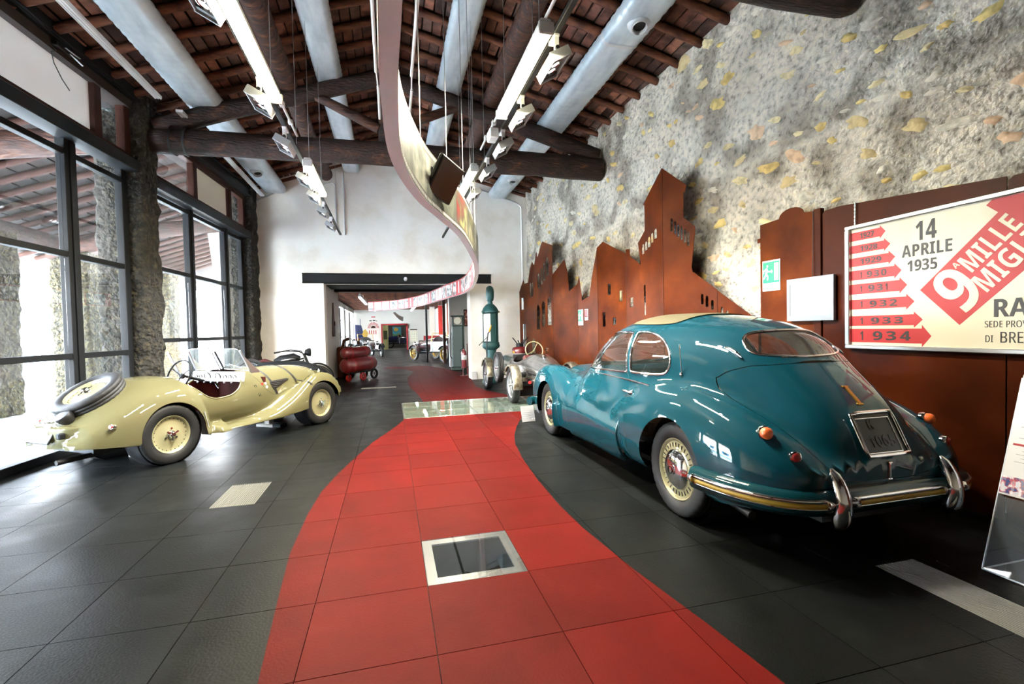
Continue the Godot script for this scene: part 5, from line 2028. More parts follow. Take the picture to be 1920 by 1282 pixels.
func build_cream_car():
	ct.T = table([-1.7, 0.58, -1.66, 0.74, -1.58, 0.84, -1.4, 0.91, -1.1, 0.955, -0.6, 0.975, 0.0, 0.985, 0.12, 0.975, 0.3, 0.93, 0.8, 0.955, 1.05, 0.985, 1.25, 0.975, 1.45, 0.915, 1.65, 0.8, 1.85, 0.63, 1.97, 0.5, 2.06, 0.4])
	ct.W = table([-1.72, 0.1, -1.66, 0.22, -1.5, 0.28, -1.2, 0.33, -0.8, 0.39, -0.4, 0.46, 0.0, 0.54, 0.4, 0.6, 0.9, 0.62, 1.2, 0.6, 1.5, 0.54, 1.8, 0.43, 2.0, 0.3, 2.08, 0.12])
	ct.RT = table([0.5, 0.32, 0.68, 0.36, 0.76, 0.52, 0.84, 0.65, 0.95, 0.755, 1.1, 0.805, 1.25, 0.8, 1.45, 0.745, 1.65, 0.65, 1.8, 0.545, 1.92, 0.44, 2.0, 0.36])
	ct.RX = table([0.5, 0.5, 0.9, 0.525, 1.4, 0.53, 1.8, 0.47, 2.02, 0.38])
	ct.RW = table([0.5, 0.12, 0.8, 0.155, 1.2, 0.165, 1.6, 0.15, 1.85, 0.11, 1.98, 0.06, 2.03, 0.02])
	ct.FT = table([-1.78, 0.42, -1.74, 0.52, -1.65, 0.66, -1.5, 0.79, -1.32, 0.835, -1.15, 0.815, -0.95, 0.72, -0.75, 0.59, -0.5, 0.46, -0.25, 0.37, 0.1, 0.31, 0.95, 0.285])
	ct.FX = table([-1.78, 0.53, -1.3, 0.535, -0.8, 0.53, -0.2, 0.51, 0.95, 0.5])
	ct.FW = table([-1.79, 0.03, -1.74, 0.09, -1.6, 0.14, -1.3, 0.16, -0.8, 0.165, -0.2, 0.17, 0.95, 0.17])
	ct.FB = table([-1.78, 0.38, -1.4, 0.33, -0.8, 0.3, -0.2, 0.26, 0.95, 0.25])
	var c = thing("roadster", "cream open vintage roadster with spare wheel on its sloping tail, by the left windows", "car", Vector3(-2.316, 0, -7.566), deg_to_rad(-34.6))
	var F := f_cream
	var s := make_shell(F, -1.2, 1.45, 0.36, 130, 24, 56, deg_to_rad(-24.0))
	var np := s.P.size()
	var body := PackedFloat32Array(); body.resize(np)
	var kb := PackedFloat32Array(); kb.resize(np); kb.fill(-1.0)
	var inner := PackedFloat32Array(); inner.resize(np)
	var hood := pv([-1.62, 0.3, -1.62, 1.2, -0.14, 1.2, -0.12, 0.9, -0.26, 0.68, -0.4, 0.585, -0.52, 0.56, -0.8, 0.62, -1.2, 0.72, -1.6, 0.8])
	var cut := table([-0.05, 1.2, 0.03, 0.95, 0.14, 0.805, 0.26, 0.715, 0.4, 0.67, 0.58, 0.66, 0.7, 0.7, 0.8, 0.8, 0.88, 0.9, 0.93, 1.2])
	for i in np:
		var p := s.P[i]
		var ax := absf(p.x)
		var b := 1.0
		b = minf(b, p.y - (0.255 if p.z > -0.4 else 0.255 + minf(0.12, (-0.4 - p.z) * 0.1)) - (0.09 * clampf((p.z - 1.2) / 0.8, 0, 1)))
		if ax > 0.36:
			b = minf(b, Vector2(p.z - 1.16, p.y - 0.335).length() - 0.365 if p.y > 0.3 else absf(p.z - 1.16) - 0.363)
			b = minf(b, Vector2(p.z + 1.22, p.y - 0.335).length() - 0.36 if p.y > 0.3 else absf(p.z + 1.22) - 0.358)
		if p.z > -0.05 and p.z < 0.93: b = minf(b, tv(cut, p.z) - p.y)
		if p.z < -0.1 and p.y > 0.55 and ax < 0.52:
			kb[i] = psd(hood, Vector2(p.z, p.y))
			b = minf(b, -kb[i])
		body[i] = b - 0.0015
		kb[i] -= 0.0015
		inner[i] = minf(minf(b - 0.004, p.y - 0.3), 0.98 - absf(p.z - 0.35))
	mi("body", skin(s, body), M.cream, c)
	mi("bonnet", skin(s, kb), M.cream, c)
	var lv := rounded(pv([-0.375, 0.772, -0.6, 0.775, -0.82, 0.778, -0.82, 0.752, -0.62, 0.7, -0.48, 0.645, -0.42, 0.65]), 1)
	for sx in [-1.0, 1.0]:
		var kv := PackedFloat32Array(); kv.resize(np)
		for i in np: kv[i] = psd(lv, Vector2(s.P[i].z, s.P[i].y)) if s.P[i].x * sx > 0.15 and s.P[i].z < -0.2 else -1.0
		mi("louvre_panel", skin(s, kv, 0.003), M.black, c)
	mi("lining", skin(s, inner, -0.018, true), M.leather, c)
	var st := new_st()
	# cockpit rim
	for sx in [-1.0, 1.0]:
		var pts := []
		for k in 23:
			var z := 0.02 + k * 0.04
			var y := tv(cut, z)
			if y > 0.97: continue
			pts.append(onto(F, Vector3(0, y, z), Vector3(sx, 0, 0)) - Vector3(sx * 0.008, 0, 0))
		st = new_st()
		tube(st, pts, 0.013, 8)
		done("cockpit_rim", st, M.cream, c)
	# louvres, straps, slot, badges on both sides
	for sx in [-1.0, 1.0]:
		var on := func(z: float, y: float, o := 0.0) -> Vector3: return onto(F, Vector3(0, y, z), Vector3(sx, 0, 0)) + Vector3(sx * o, 0, 0)
		for k in 5:
			var y := 0.752 - k * 0.024
			var za := lerpf(-0.8, -0.42, k / 4.5) if k < 5 else -0.5
			st = new_st()
			var pts := []
			for j in 7: pts.append(on.call(lerpf(-0.385 - k * 0.012, za, j / 6.0), y + 0.0, 0.002))
			tube(st, pts, [0.006, 0.009, 0.009, 0.009, 0.009, 0.008, 0.004], 6)
			done("louvre", st, M.black, c)
		for z in [-0.34, -0.84]:
			var pts := []
			var z2: float = z - 0.02
			var yb := 0.57 if z > -0.5 else 0.66
			for j in 12: pts.append(on.call(lerpf(z - 0.19 if z > -0.5 else z - 0.02, z, j / 11.0) if false else lerpf(z2 - 0.14, z, j / 11.0), lerpf(yb, 0.93, j / 11.0), 0.004))
			var topz: float = pts[11].z
			for j in 4:
				var xx: float = sx * lerpf(absf(pts[11].x), 0.0, (j + 1) / 4.0)
				pts.append(onto(F, Vector3(xx, 0.5, topz), Vector3(0, 1, 0), 0.8) + Vector3(0, 0.004, 0))
			st = new_st()
			strap(st, pts, 0.046, Vector3(0, 0, 1))
			done("bonnet_strap", st, M.black, c)
		st = new_st()
		for o in [0.0, 0.03]: tube(st, [on.call(-0.06 - o, 0.755, 0.002), on.call(-0.13 - o, 0.59, 0.002)], 0.005, 6)
		done("side_slot", st, M.steel_black, c)
		for q in [[-0.22, 0.75, M.redlens], [-0.29, 0.75, M.silver], [-0.3, 0.7, M.silver]]:
			st = new_st()
			lathe(st, [Vector2(0.021, 0), Vector2(0.02, 0.004), Vector2(0, 0.005)], 14, along(on.call(q[0], q[1], 0.0), Vector3(sx, 0.1, 0)))
			done("badge", st, q[2], c)
		# stone guard on the rear wing's front edge
		st = new_st()
		var gp := []
		for k in 7: gp.append(Vector3(sx * (0.6 - 0.0 * k), 0.24 + k * 0.05, 0.735 + 0.012 * k))
		strap(st, gp, 0.16, Vector3(1, 0, 0))
		done("stone_guard", st, M.silver, c)
		# tail lamp
		var lp := on.call(1.72, 0.5, 0.0) as Vector3
		st = new_st()
		lathe(st, [Vector2(0.012, 0), Vector2(0.022, 0.02), Vector2(0.024, 0.06), Vector2(0.0, 0.065)], 14, along(lp + Vector3(sx * 0.0, 0.03, 0), Vector3(sx * 0.2, 0.2, 1)))
		var tl := done("tail_lamp", st, M.chrome, c)
		st = new_st()
		lathe(st, [Vector2(0.021, 0.064), Vector2(0.018, 0.075), Vector2(0, 0.08)], 14, along(lp + Vector3(0, 0.03, 0), Vector3(sx * 0.2, 0.2, 1)))
		done("lens", st, M.redlens, tl)
	# spare wheel on the tail
	var tm := tyre_mesh(0.338, 0.145, 0.215, 0.005)
	var sp := Node3D.new()
	place(sp, "spare_wheel", c)
	var nrm := Vector3(0, 0.84, 0.54).normalized()
	sp.basis = Basis(nrm, Vector3(1, 0, 0).cross(nrm) * -1.0, Vector3(1, 0, 0) * 1.0).orthonormalized()
	var bx := nrm
	var by := Vector3.RIGHT
	sp.basis = Basis(bx, by, bx.cross(by))
	sp.position = Vector3(0, 0.835, 1.63)
	cream_wheel(sp, tm, 1.0, true)
	# number plate with lamp, second lamp, exhaust
	st = new_st()
	var pb := Basis(Vector3.RIGHT, -0.5)
	box(st, Vector3(0.0, 0.47, 2.07), Vector3(0.36, 0.13, 0.012), 0.004, pb)
	var npl := done("number_plate", st, M.white, c)
	words_in(npl, "I7   D", 0.3, 0.085, Transform3D(pb, Vector3(-0.15, 0.43, 2.055)), M.ink)
	st = new_st()
	box(st, Vector3(0.0, 0.47, 2.062), Vector3(0.385, 0.155, 0.01), 0.004, pb)
	done("plate_frame", st, M.steel_black, c)
	st = new_st()
	box(st, Vector3(0.27, 0.48, 2.03), Vector3(0.06, 0.06, 0.06), 0.01)
	done("plate_lamp", st, M.steel_black, c)
	st = new_st()
	lathe(st, [Vector2(0.045, -0.12), Vector2(0.055, -0.02), Vector2(0.075, 0.02), Vector2(0.08, 0.06), Vector2(0.072, 0.075), Vector2(0, 0.085)], 20, along(Vector3(0.14, 0.62, 1.9), Vector3(0, 0.75, 0.66)))
	done("reversing_lamp", st, M.black, c)
	st = new_st()
	tube(st, [Vector3(0.3, 0.24, 0.6), Vector3(0.3, 0.24, 1.6), Vector3(0.32, 0.23, 2.1)], 0.026, 12)
	done("tail_pipe", st, M.black, c)
	# screen in a silver frame
	var pw := Basis(Vector3.RIGHT, 0.42)
	for sx in [-1.0, 1.0]:
		st = new_st()
		bar(st, Vector3(sx * 0.53, 0.93, 0.0), Vector3(sx * 0.5, 1.25, 0.15), 0.035, 0.02, 0.004)
		tri(st, Vector3(sx * 0.53, 0.93, -0.14), Vector3(sx * 0.53, 0.93, 0.01), Vector3(sx * 0.51, 1.2, 0.13))
		tri(st, Vector3(sx * 0.535, 0.93, -0.14), Vector3(sx * 0.515, 1.2, 0.13), Vector3(sx * 0.535, 0.93, 0.01))
		done("screen_bracket", st, M.alu, c)
	st = new_st()
	bar(st, Vector3(0, 0.97, -0.01), Vector3(0, 1.24, 0.13), 0.03, 0.018, 0.003)
	bar(st, Vector3(-0.03, 0.97, 0.02), Vector3(-0.03, 1.22, 0.145), 0.012, 0.012, 0.002)
	done("centre_pillar", st, M.steel_black, c)
	for sx in [-1.0, 1.0]:
		st = new_st()
		quad(st, Vector3(sx * 0.02, 0.99, 0.0), Vector3(sx * 0.51, 0.97, 0.02), Vector3(sx * 0.48, 1.27, 0.16), Vector3(sx * 0.02, 1.29, 0.14))
		done("screen_glass", st, pane(0.12), c)
		st = new_st()
		tube(st, [Vector3(sx * 0.02, 1.29, 0.14), Vector3(sx * 0.4, 1.275, 0.155), Vector3(sx * 0.48, 1.265, 0.16)], 0.008, 8)
		done("screen_frame", st, M.chrome, c)
		st = new_st()
		tube(st, [Vector3(sx * 0.02, 0.985, 0.0), Vector3(sx * 0.51, 0.965, 0.02)], 0.008, 8)
		done("screen_frame", st, M.chrome, c)
		st = new_st()
		tube(st, [Vector3(sx * 0.35, 1.0, 0.0), Vector3(sx * 0.16, 1.06, 0.04)], 0.004, 6)
		done("wiper", st, M.chrome, c)
	# side screen standing at the far door
	st = new_st()
	bar(st, Vector3(-0.55, 0.86, 0.22), Vector3(-0.52, 1.24, 0.42), 0.05, 0.012, 0.003)
	done("wind_deflector", st, M.alu, c)
	# dashboard with instruments
	st = new_st()
	box(st, Vector3(0, 0.885, 0.09), Vector3(1.0, 0.14, 0.03), 0.012, Basis(Vector3.RIGHT, -0.18))
	var dash := done("dashboard", st, M.white_gloss, c)
	for q in [[-0.18, 0.062], [0.02, 0.055], [-0.32, 0.03], [0.16, 0.03], [0.25, 0.03], [0.34, 0.03], [-0.4, 0.025]]:
		st = new_st()
		lathe(st, [Vector2(q[1] * 0.86, 0.004), Vector2(q[1] * 0.9, 0.012), Vector2(q[1], 0.01), Vector2(q[1], 0)], 20, along(Vector3(q[0], 0.885, 0.106), Vector3(0, -0.18, 1)))
		box(st, Vector3(q[0] + q[1] * 0.2, 0.89 + q[1] * 0.2, 0.112), Vector3(0.003, q[1] * 0.8, 0.002), 0.0, Basis(Vector3.BACK, -0.8))
		done("instrument", st, M.steel_black, dash)
	st = new_st()
	for k in 6: lathe(st, [Vector2(0.008, 0), Vector2(0.012, 0.02), Vector2(0, 0.024)], 8, along(Vector3(-0.35 + k * 0.13, 0.81, 0.12), Vector3(0, -0.2, 1)))
	done("knobs", st, M.alu, dash)
	# steering wheel, seats
	st = new_st()
	var B := Basis(Vector3.RIGHT, -0.35) * Basis(Vector3.UP, 0.0)
	var sc := Vector3(-0.26, 0.93, 0.46)
	var ring := []
	for k in 34: ring.append(sc + B * Vector3(cos(TAU * k / 32) * 0.215, sin(TAU * k / 32) * 0.215, 0))
	tube(st, ring, 0.012, 8)
	for a in [0.5, 2.64, 4.71]: tube(st, [sc + B * Vector3(cos(a) * 0.21, sin(a) * 0.21, 0), sc + Vector3(0, -0.01, -0.03)], 0.008, 6)
	lathe(st, [Vector2(0.035, -0.03), Vector2(0.04, 0), Vector2(0.02, 0.02), Vector2(0, 0.02)], 14, along(sc + Vector3(0, -0.01, -0.04), Vector3(0, 0.3, 1)))
	tube(st, [sc + Vector3(0, 0, -0.04), sc + Vector3(0, -0.16, -0.5)], 0.02, 8)
	done("steering_wheel", st, M.steel_black, c)
	for sx in [-0.27, 0.27]:
		st = new_st()
		box(st, Vector3(sx, 0.43, 0.5), Vector3(0.46, 0.16, 0.48), 0.06)
		box(st, Vector3(sx, 0.62, 0.8), Vector3(0.46, 0.42, 0.14), 0.06, Basis(Vector3.RIGHT, 0.25))
		done("seat", st, M.leather, c)
	st = new_st()
	box(st, Vector3(0, 0.3, 0.2), Vector3(1.04, 0.03, 1.5))
	box(st, Vector3(0, 0.55, -0.28), Vector3(0.9, 0.6, 0.04))
	done("cabin_floor", st, M.leather, c)
	# wheels
	for zz in [-1.2, 1.18]:
		for sx in [-1.0, 1.0]:
			var w := Node3D.new()
			place(w, "wheel", c)
			w.position = Vector3(sx * 0.575, 0.337, zz)
			cream_wheel(w, tm, sx, false)
	st = new_st()
	for zz in [-1.22, 1.16]:
		for sx in [-1.0, 1.0]:
			var xf := axle(Vector3(sx * 0.37, 0.34, zz), sx)
			lathe(st, [Vector2(0, 0.0), Vector2(0.37, 0.0), Vector2(0.37, 0.22)], 26, xf)
	box(st, Vector3(0, 0.27, 0.1), Vector3(0.7, 0.05, 3.4))
	done("underbody", st, M.black, c)
	st = new_st()
	var gr := []
	box(st, Vector3(-0.09, 0.62, -1.7), Vector3(0.14, 0.44, 0.05), 0.03)
	box(st, Vector3(0.09, 0.62, -1.7), Vector3(0.14, 0.44, 0.05), 0.03)
	done("grille", st, M.chrome, c)

func strap(st: SurfaceTool, pts: Array, w: float, dir: Vector3):
	for i in pts.size() - 1:
		var a: Vector3 = pts[i]; var b: Vector3 = pts[i + 1]
		var o := dir * w * 0.5
		quad(st, a - o, b - o, b + o, a + o)
		var d := (b - a).cross(dir).normalized() * 0.006
		quad(st, a - o - d, a + o - d, b + o - d, b - o - d)
		quad(st, a - o, a - o - d, b - o - d, b - o)
		quad(st, a + o, b + o, b + o - d, a + o - d)

func cream_wheel(w: Node3D, tm: Mesh, sx: float, spare: bool):
	mi("tyre", tm, M.rubber, w)
	var xf := axle(Vector3.ZERO, sx)
	var st := new_st()
	lathe(st, [Vector2(0.218, -0.05), Vector2(0.222, 0.05), Vector2(0.214, 0.06), Vector2(0.2, 0.052), Vector2(0.19, 0.03), Vector2(0.17, 0.024), Vector2(0.1, 0.036), Vector2(0.055, 0.04), Vector2(0, 0.04)], 44, xf)
	done("rim", st, M.wheel_cream, w)
	st = new_st()
	for k in 24:
		var a := TAU * k / 24
		lathe(st, [Vector2(0.006, 0.0), Vector2(0.006, 0.004), Vector2(0, 0.004)], 6, xf * Transform3D(Basis.IDENTITY, Vector3(cos(a) * 0.182, 0.026, sin(a) * 0.182)))
	tag(done("rim_holes", st, M.black, w), "", "", "", "stuff")
	st = new_st()
	lathe(st, [Vector2(0.05, 0.036), Vector2(0.046, 0.056), Vector2(0.036, 0.062), Vector2(0.033, 0.08), Vector2(0.024, 0.09), Vector2(0, 0.09)], 20, xf)
	for k in 3:
		var a := TAU * k / 3 + 0.6
		var d := xf.basis * Vector3(cos(a), 0, sin(a))
		var o := xf.basis.y * 0.072
		bar(st, o + d * 0.02, o + d * 0.075, 0.022, 0.014, 0.004, xf.basis.y)
		lathe(st, [Vector2(0.012, 0.034), Vector2(0.012, 0.05), Vector2(0, 0.05)], 8, xf * Transform3D(Basis.IDENTITY, Vector3(cos(a + 1.05) * 0.07, 0, sin(a + 1.05) * 0.07)))
	done("knock_off_hub", st, M.chrome, w)

# ------------------------------------------------------------------ the bare metal racing car
var rt := {}
func f_racer(x: float, y: float, z: float) -> float:
	return maxf(sect(x, y - 0.55, tv(rt.W, z), maxf(tv(rt.T, z) - 0.55, 0.02), 0.25, 2.2), maxf(z - 2.29, -1.755 - z))

func build_silver_car():
	rt.T = table([-1.75, 0.6, -1.68, 0.78, -1.5, 0.83, -0.8, 0.87, -0.1, 0.9, 0.1, 0.88, 0.7, 0.9, 1.0, 0.93, 1.3, 0.9, 1.7, 0.82, 2.1, 0.7, 2.26, 0.6])
	rt.W = table([-1.76, 0.18, -1.6, 0.27, -0.8, 0.32, 0.0, 0.4, 0.6, 0.43, 1.0, 0.41, 1.5, 0.32, 2.0, 0.16, 2.24, 0.06, 2.3, 0.02])
	var metal := tri_mat(ntex(0.02, 4, ramp([C8(170, 170, 168), C8(200, 200, 200), C8(220, 221, 222)], [0.15, 0.5, 0.9]), 140, 256), Vector3(1, 1, 1), 0.2, 0.95)
	var dull := tri_mat(ntex(0.03, 4, ramp([C8(110, 98, 78), C8(150, 144, 126), C8(190, 188, 178)], [0.15, 0.5, 0.9]), 141, 256), Vector3(1.5, 1.5, 1.5), 0.38, 0.85)
	var c = thing("racing_car", "bare metal vintage racing car with cycle wings and wire wheels, behind the teal coupe", "car", Vector3(2.95, 0, -10.35))
	var F := f_racer
	var s := make_shell(F, -1.4, 1.8, 0.5, 60, 12, 28, deg_to_rad(-60.0))
	var np := s.P.size()
	var body := PackedFloat32Array(); body.resize(np)
	var inner := PackedFloat32Array(); inner.resize(np)
	var hole := rounded(pv([-0.3, -0.02, -0.36, 0.3, -0.36, 0.75, -0.22, 0.92, 0.22, 0.92, 0.36, 0.75, 0.36, 0.3, 0.3, -0.02]), 2)
	for i in np:
		var p := s.P[i]
		var b := 1.0
		if p.y > 0.68: b = -psd(hole, Vector2(p.x, p.z))
		body[i] = b
		inner[i] = minf(b, 0.9 - absf(p.z - 0.45))
	mi("body", skin(s, body), metal, c)
	mi("lining", skin(s, inner, -0.015, true), M.leather, c)
	var st := new_st()
	var ring := []
	for k in 26: ring.append(Vector3(0.14, 0.98, 0.2) + Basis(Vector3.RIGHT, -0.35) * Vector3(cos(TAU * k / 24) * 0.2, sin(TAU * k / 24) * 0.2, 0))
	tube(st, ring, 0.013, 8)
	tube(st, [ring[4], Vector3(0.14, 0.97, 0.17), ring[14]], 0.008, 6)
	tube(st, [Vector3(0.14, 0.97, 0.17), Vector3(0.14, 0.8, -0.3)], 0.016, 6)
	done("steering_wheel", st, M.wheel_cream, c)
	st = new_st()
	box(st, Vector3(0, 0.6, 0.6), Vector3(0.6, 0.2, 0.4), 0.06)
	box(st, Vector3(0, 0.76, 0.82), Vector3(0.6, 0.3, 0.1), 0.04)
	done("seat", st, M.leather, c)
	st = new_st()
	box(st, Vector3(0, 0.82, -0.02), Vector3(0.6, 0.14, 0.03), 0.01)
	done("dashboard", st, M.black, c)
	st = new_st()
	for sx in [-1, 1]: bar(st, Vector3(sx * 0.3, 0.4, -1.7), Vector3(sx * 0.26, 0.42, 1.6), 0.05, 0.1, 0.01)
	tube(st, [Vector3(-0.6, 0.36, -1.32), Vector3(0.6, 0.36, -1.32)], 0.035, 8)
	tube(st, [Vector3(-0.6, 0.36, 1.2), Vector3(0.6, 0.36, 1.2)], 0.045, 8)
	lathe(st, [Vector2(0, -0.14), Vector2(0.1, -0.1), Vector2(0.14, 0), Vector2(0.1, 0.1), Vector2(0, 0.14)], 14, along(Vector3(0, 0.36, 1.2), Vector3(0, 0, 1)))
	done("chassis", st, M.steel_black, c)
	st = new_st()
	tube(st, [Vector3(-0.38, 0.62, -1.0), Vector3(-0.46, 0.5, -0.7), Vector3(-0.47, 0.47, 0.4), Vector3(-0.44, 0.47, 1.35)], [0.03, 0.04, 0.045, 0.045], 12)
	done("exhaust", st, dull, c)
	st = new_st()
	tube(st, [Vector3(-0.36, 0.6, 1.4), Vector3(-0.25, 0.56, 1.75), Vector3(0.0, 0.52, 1.9)], 0.014, 6)
	lathe(st, [Vector2(0.05, 0), Vector2(0.055, 0.05), Vector2(0.03, 0.07), Vector2(0, 0.07)], 12, along(Vector3(-0.42, 0.56, 1.3), Vector3(-0.2, 0, 1)))
	done("tail_fitting", st, M.steel_black, c)
	st = new_st()
	lathe(st, [Vector2(0.03, 0), Vector2(0.034, 0.03), Vector2(0, 0.04)], 12, along(Vector3(-0.36, 0.42, 1.5), Vector3(-0.2, 0, 1)))
	done("tail_lamp", st, M.redlens, c)
	var tm := tyre_mesh(0.355, 0.135, 0.255, 0.004, 72)
	for zz in [-1.32, 1.2]:
		for sx in [-1.0, 1.0]:
			var w := Node3D.new()
			place(w, "wheel", c)
			w.position = Vector3(sx * 0.62, 0.354, zz)
			wire_wheel(w, tm, sx, 0.255)
			st = new_st()
			G += 1
			st.set_smooth_group(G)
			var n := 20
			var rows := []
			for k in n + 1:
				var a := lerpf(-0.15, PI * 0.8, float(k) / n) if zz > 0 else lerpf(-0.1, PI * 0.85, float(k) / n)
				var row := []
				for q in [[-0.085, 0.36], [-0.1, 0.385], [-0.07, 0.405], [0.0, 0.415], [0.07, 0.405], [0.1, 0.385], [0.085, 0.36]]:
					row.append(Vector3(sx * 0.62 + q[0], 0.354 + sin(a) * q[1], zz + cos(a) * q[1]))
				rows.append(row)
			for k in n:
				for j in 6: quad(st, rows[k][j], rows[k + 1][j], rows[k + 1][j + 1], rows[k][j + 1])
			done("cycle_wing", st, dull, c)
			st = new_st()
			tube(st, [Vector3(sx * 0.4, 0.4, zz), Vector3(sx * 0.5, 0.6, zz + 0.1), Vector3(sx * 0.58, 0.75, zz + 0.1)], 0.012, 6)
			done("wing_stay", st, M.steel_black, c)
	# spare wheel on the flank
	var sp := Node3D.new()
	place(sp, "spare_wheel", c)
	sp.position = Vector3(-0.54, 0.58, -0.45)
	wire_wheel(sp, tm, -1.0, 0.255)
	st = new_st()
	lathe(st, [Vector2(0.04, 0), Vector2(0.045, 0.03), Vector2(0.02, 0.04), Vector2(0, 0.04)], 12, along(Vector3(0.0, 0.9, 1.35), Vector3.UP))
	done("filler_cap", st, M.chrome, c)
	st = new_st()
	tube(st, [Vector3(0.4, 0.85, 0.1), Vector3(0.46, 0.95, 0.12)], 0.008, 6)
	lathe(st, [Vector2(0.0, 0), Vector2(0.05, 0.01), Vector2(0.045, 0.03), Vector2(0, 0.04)], 12, along(Vector3(0.46, 0.97, 0.12), Vector3(0, 0.2, 1)))
	done("mirror", st, M.chrome, c)

func wire_wheel(w: Node3D, tm: Mesh, sx: float, r: float, m: Material = null):
	mi("tyre", tm, M.rubber, w)
	var xf := axle(Vector3.ZERO, sx)
	var st := new_st()
	lathe(st, [Vector2(r, -0.05), Vector2(r - 0.018, -0.04), Vector2(r - 0.022, 0), Vector2(r - 0.018, 0.04), Vector2(r, 0.05)], 36, xf)
	done("rim", st, m if m else M.alu, w)
	st = new_st()
	for k in 36:
		var a := TAU * k / 36
		var b := a + (0.35 if k % 2 == 0 else -0.35)
		var h := 0.055 if k % 4 < 2 else -0.04
		tube(st, [xf * Vector3(cos(b) * 0.035, h, sin(b) * 0.035), xf * Vector3(cos(a) * (r - 0.02), h * 0.15, sin(a) * (r - 0.02))], 0.0028, 4, false)
	tag(done("spokes", st, m if m else M.alu, w), "", "", "", "stuff")
	st = new_st()
	lathe(st, [Vector2(0.038, -0.06), Vector2(0.038, 0.06), Vector2(0.03, 0.075), Vector2(0.02, 0.09), Vector2(0, 0.09)], 16, xf)
	for k in 2: bar(st, xf * Vector3(0, 0.072, 0), xf * Vector3(0.07 if k == 0 else -0.07, 0.072, 0.0), 0.02, 0.012, 0.003, xf.basis.y)
	done("hub", st, m if m else M.chrome, w)

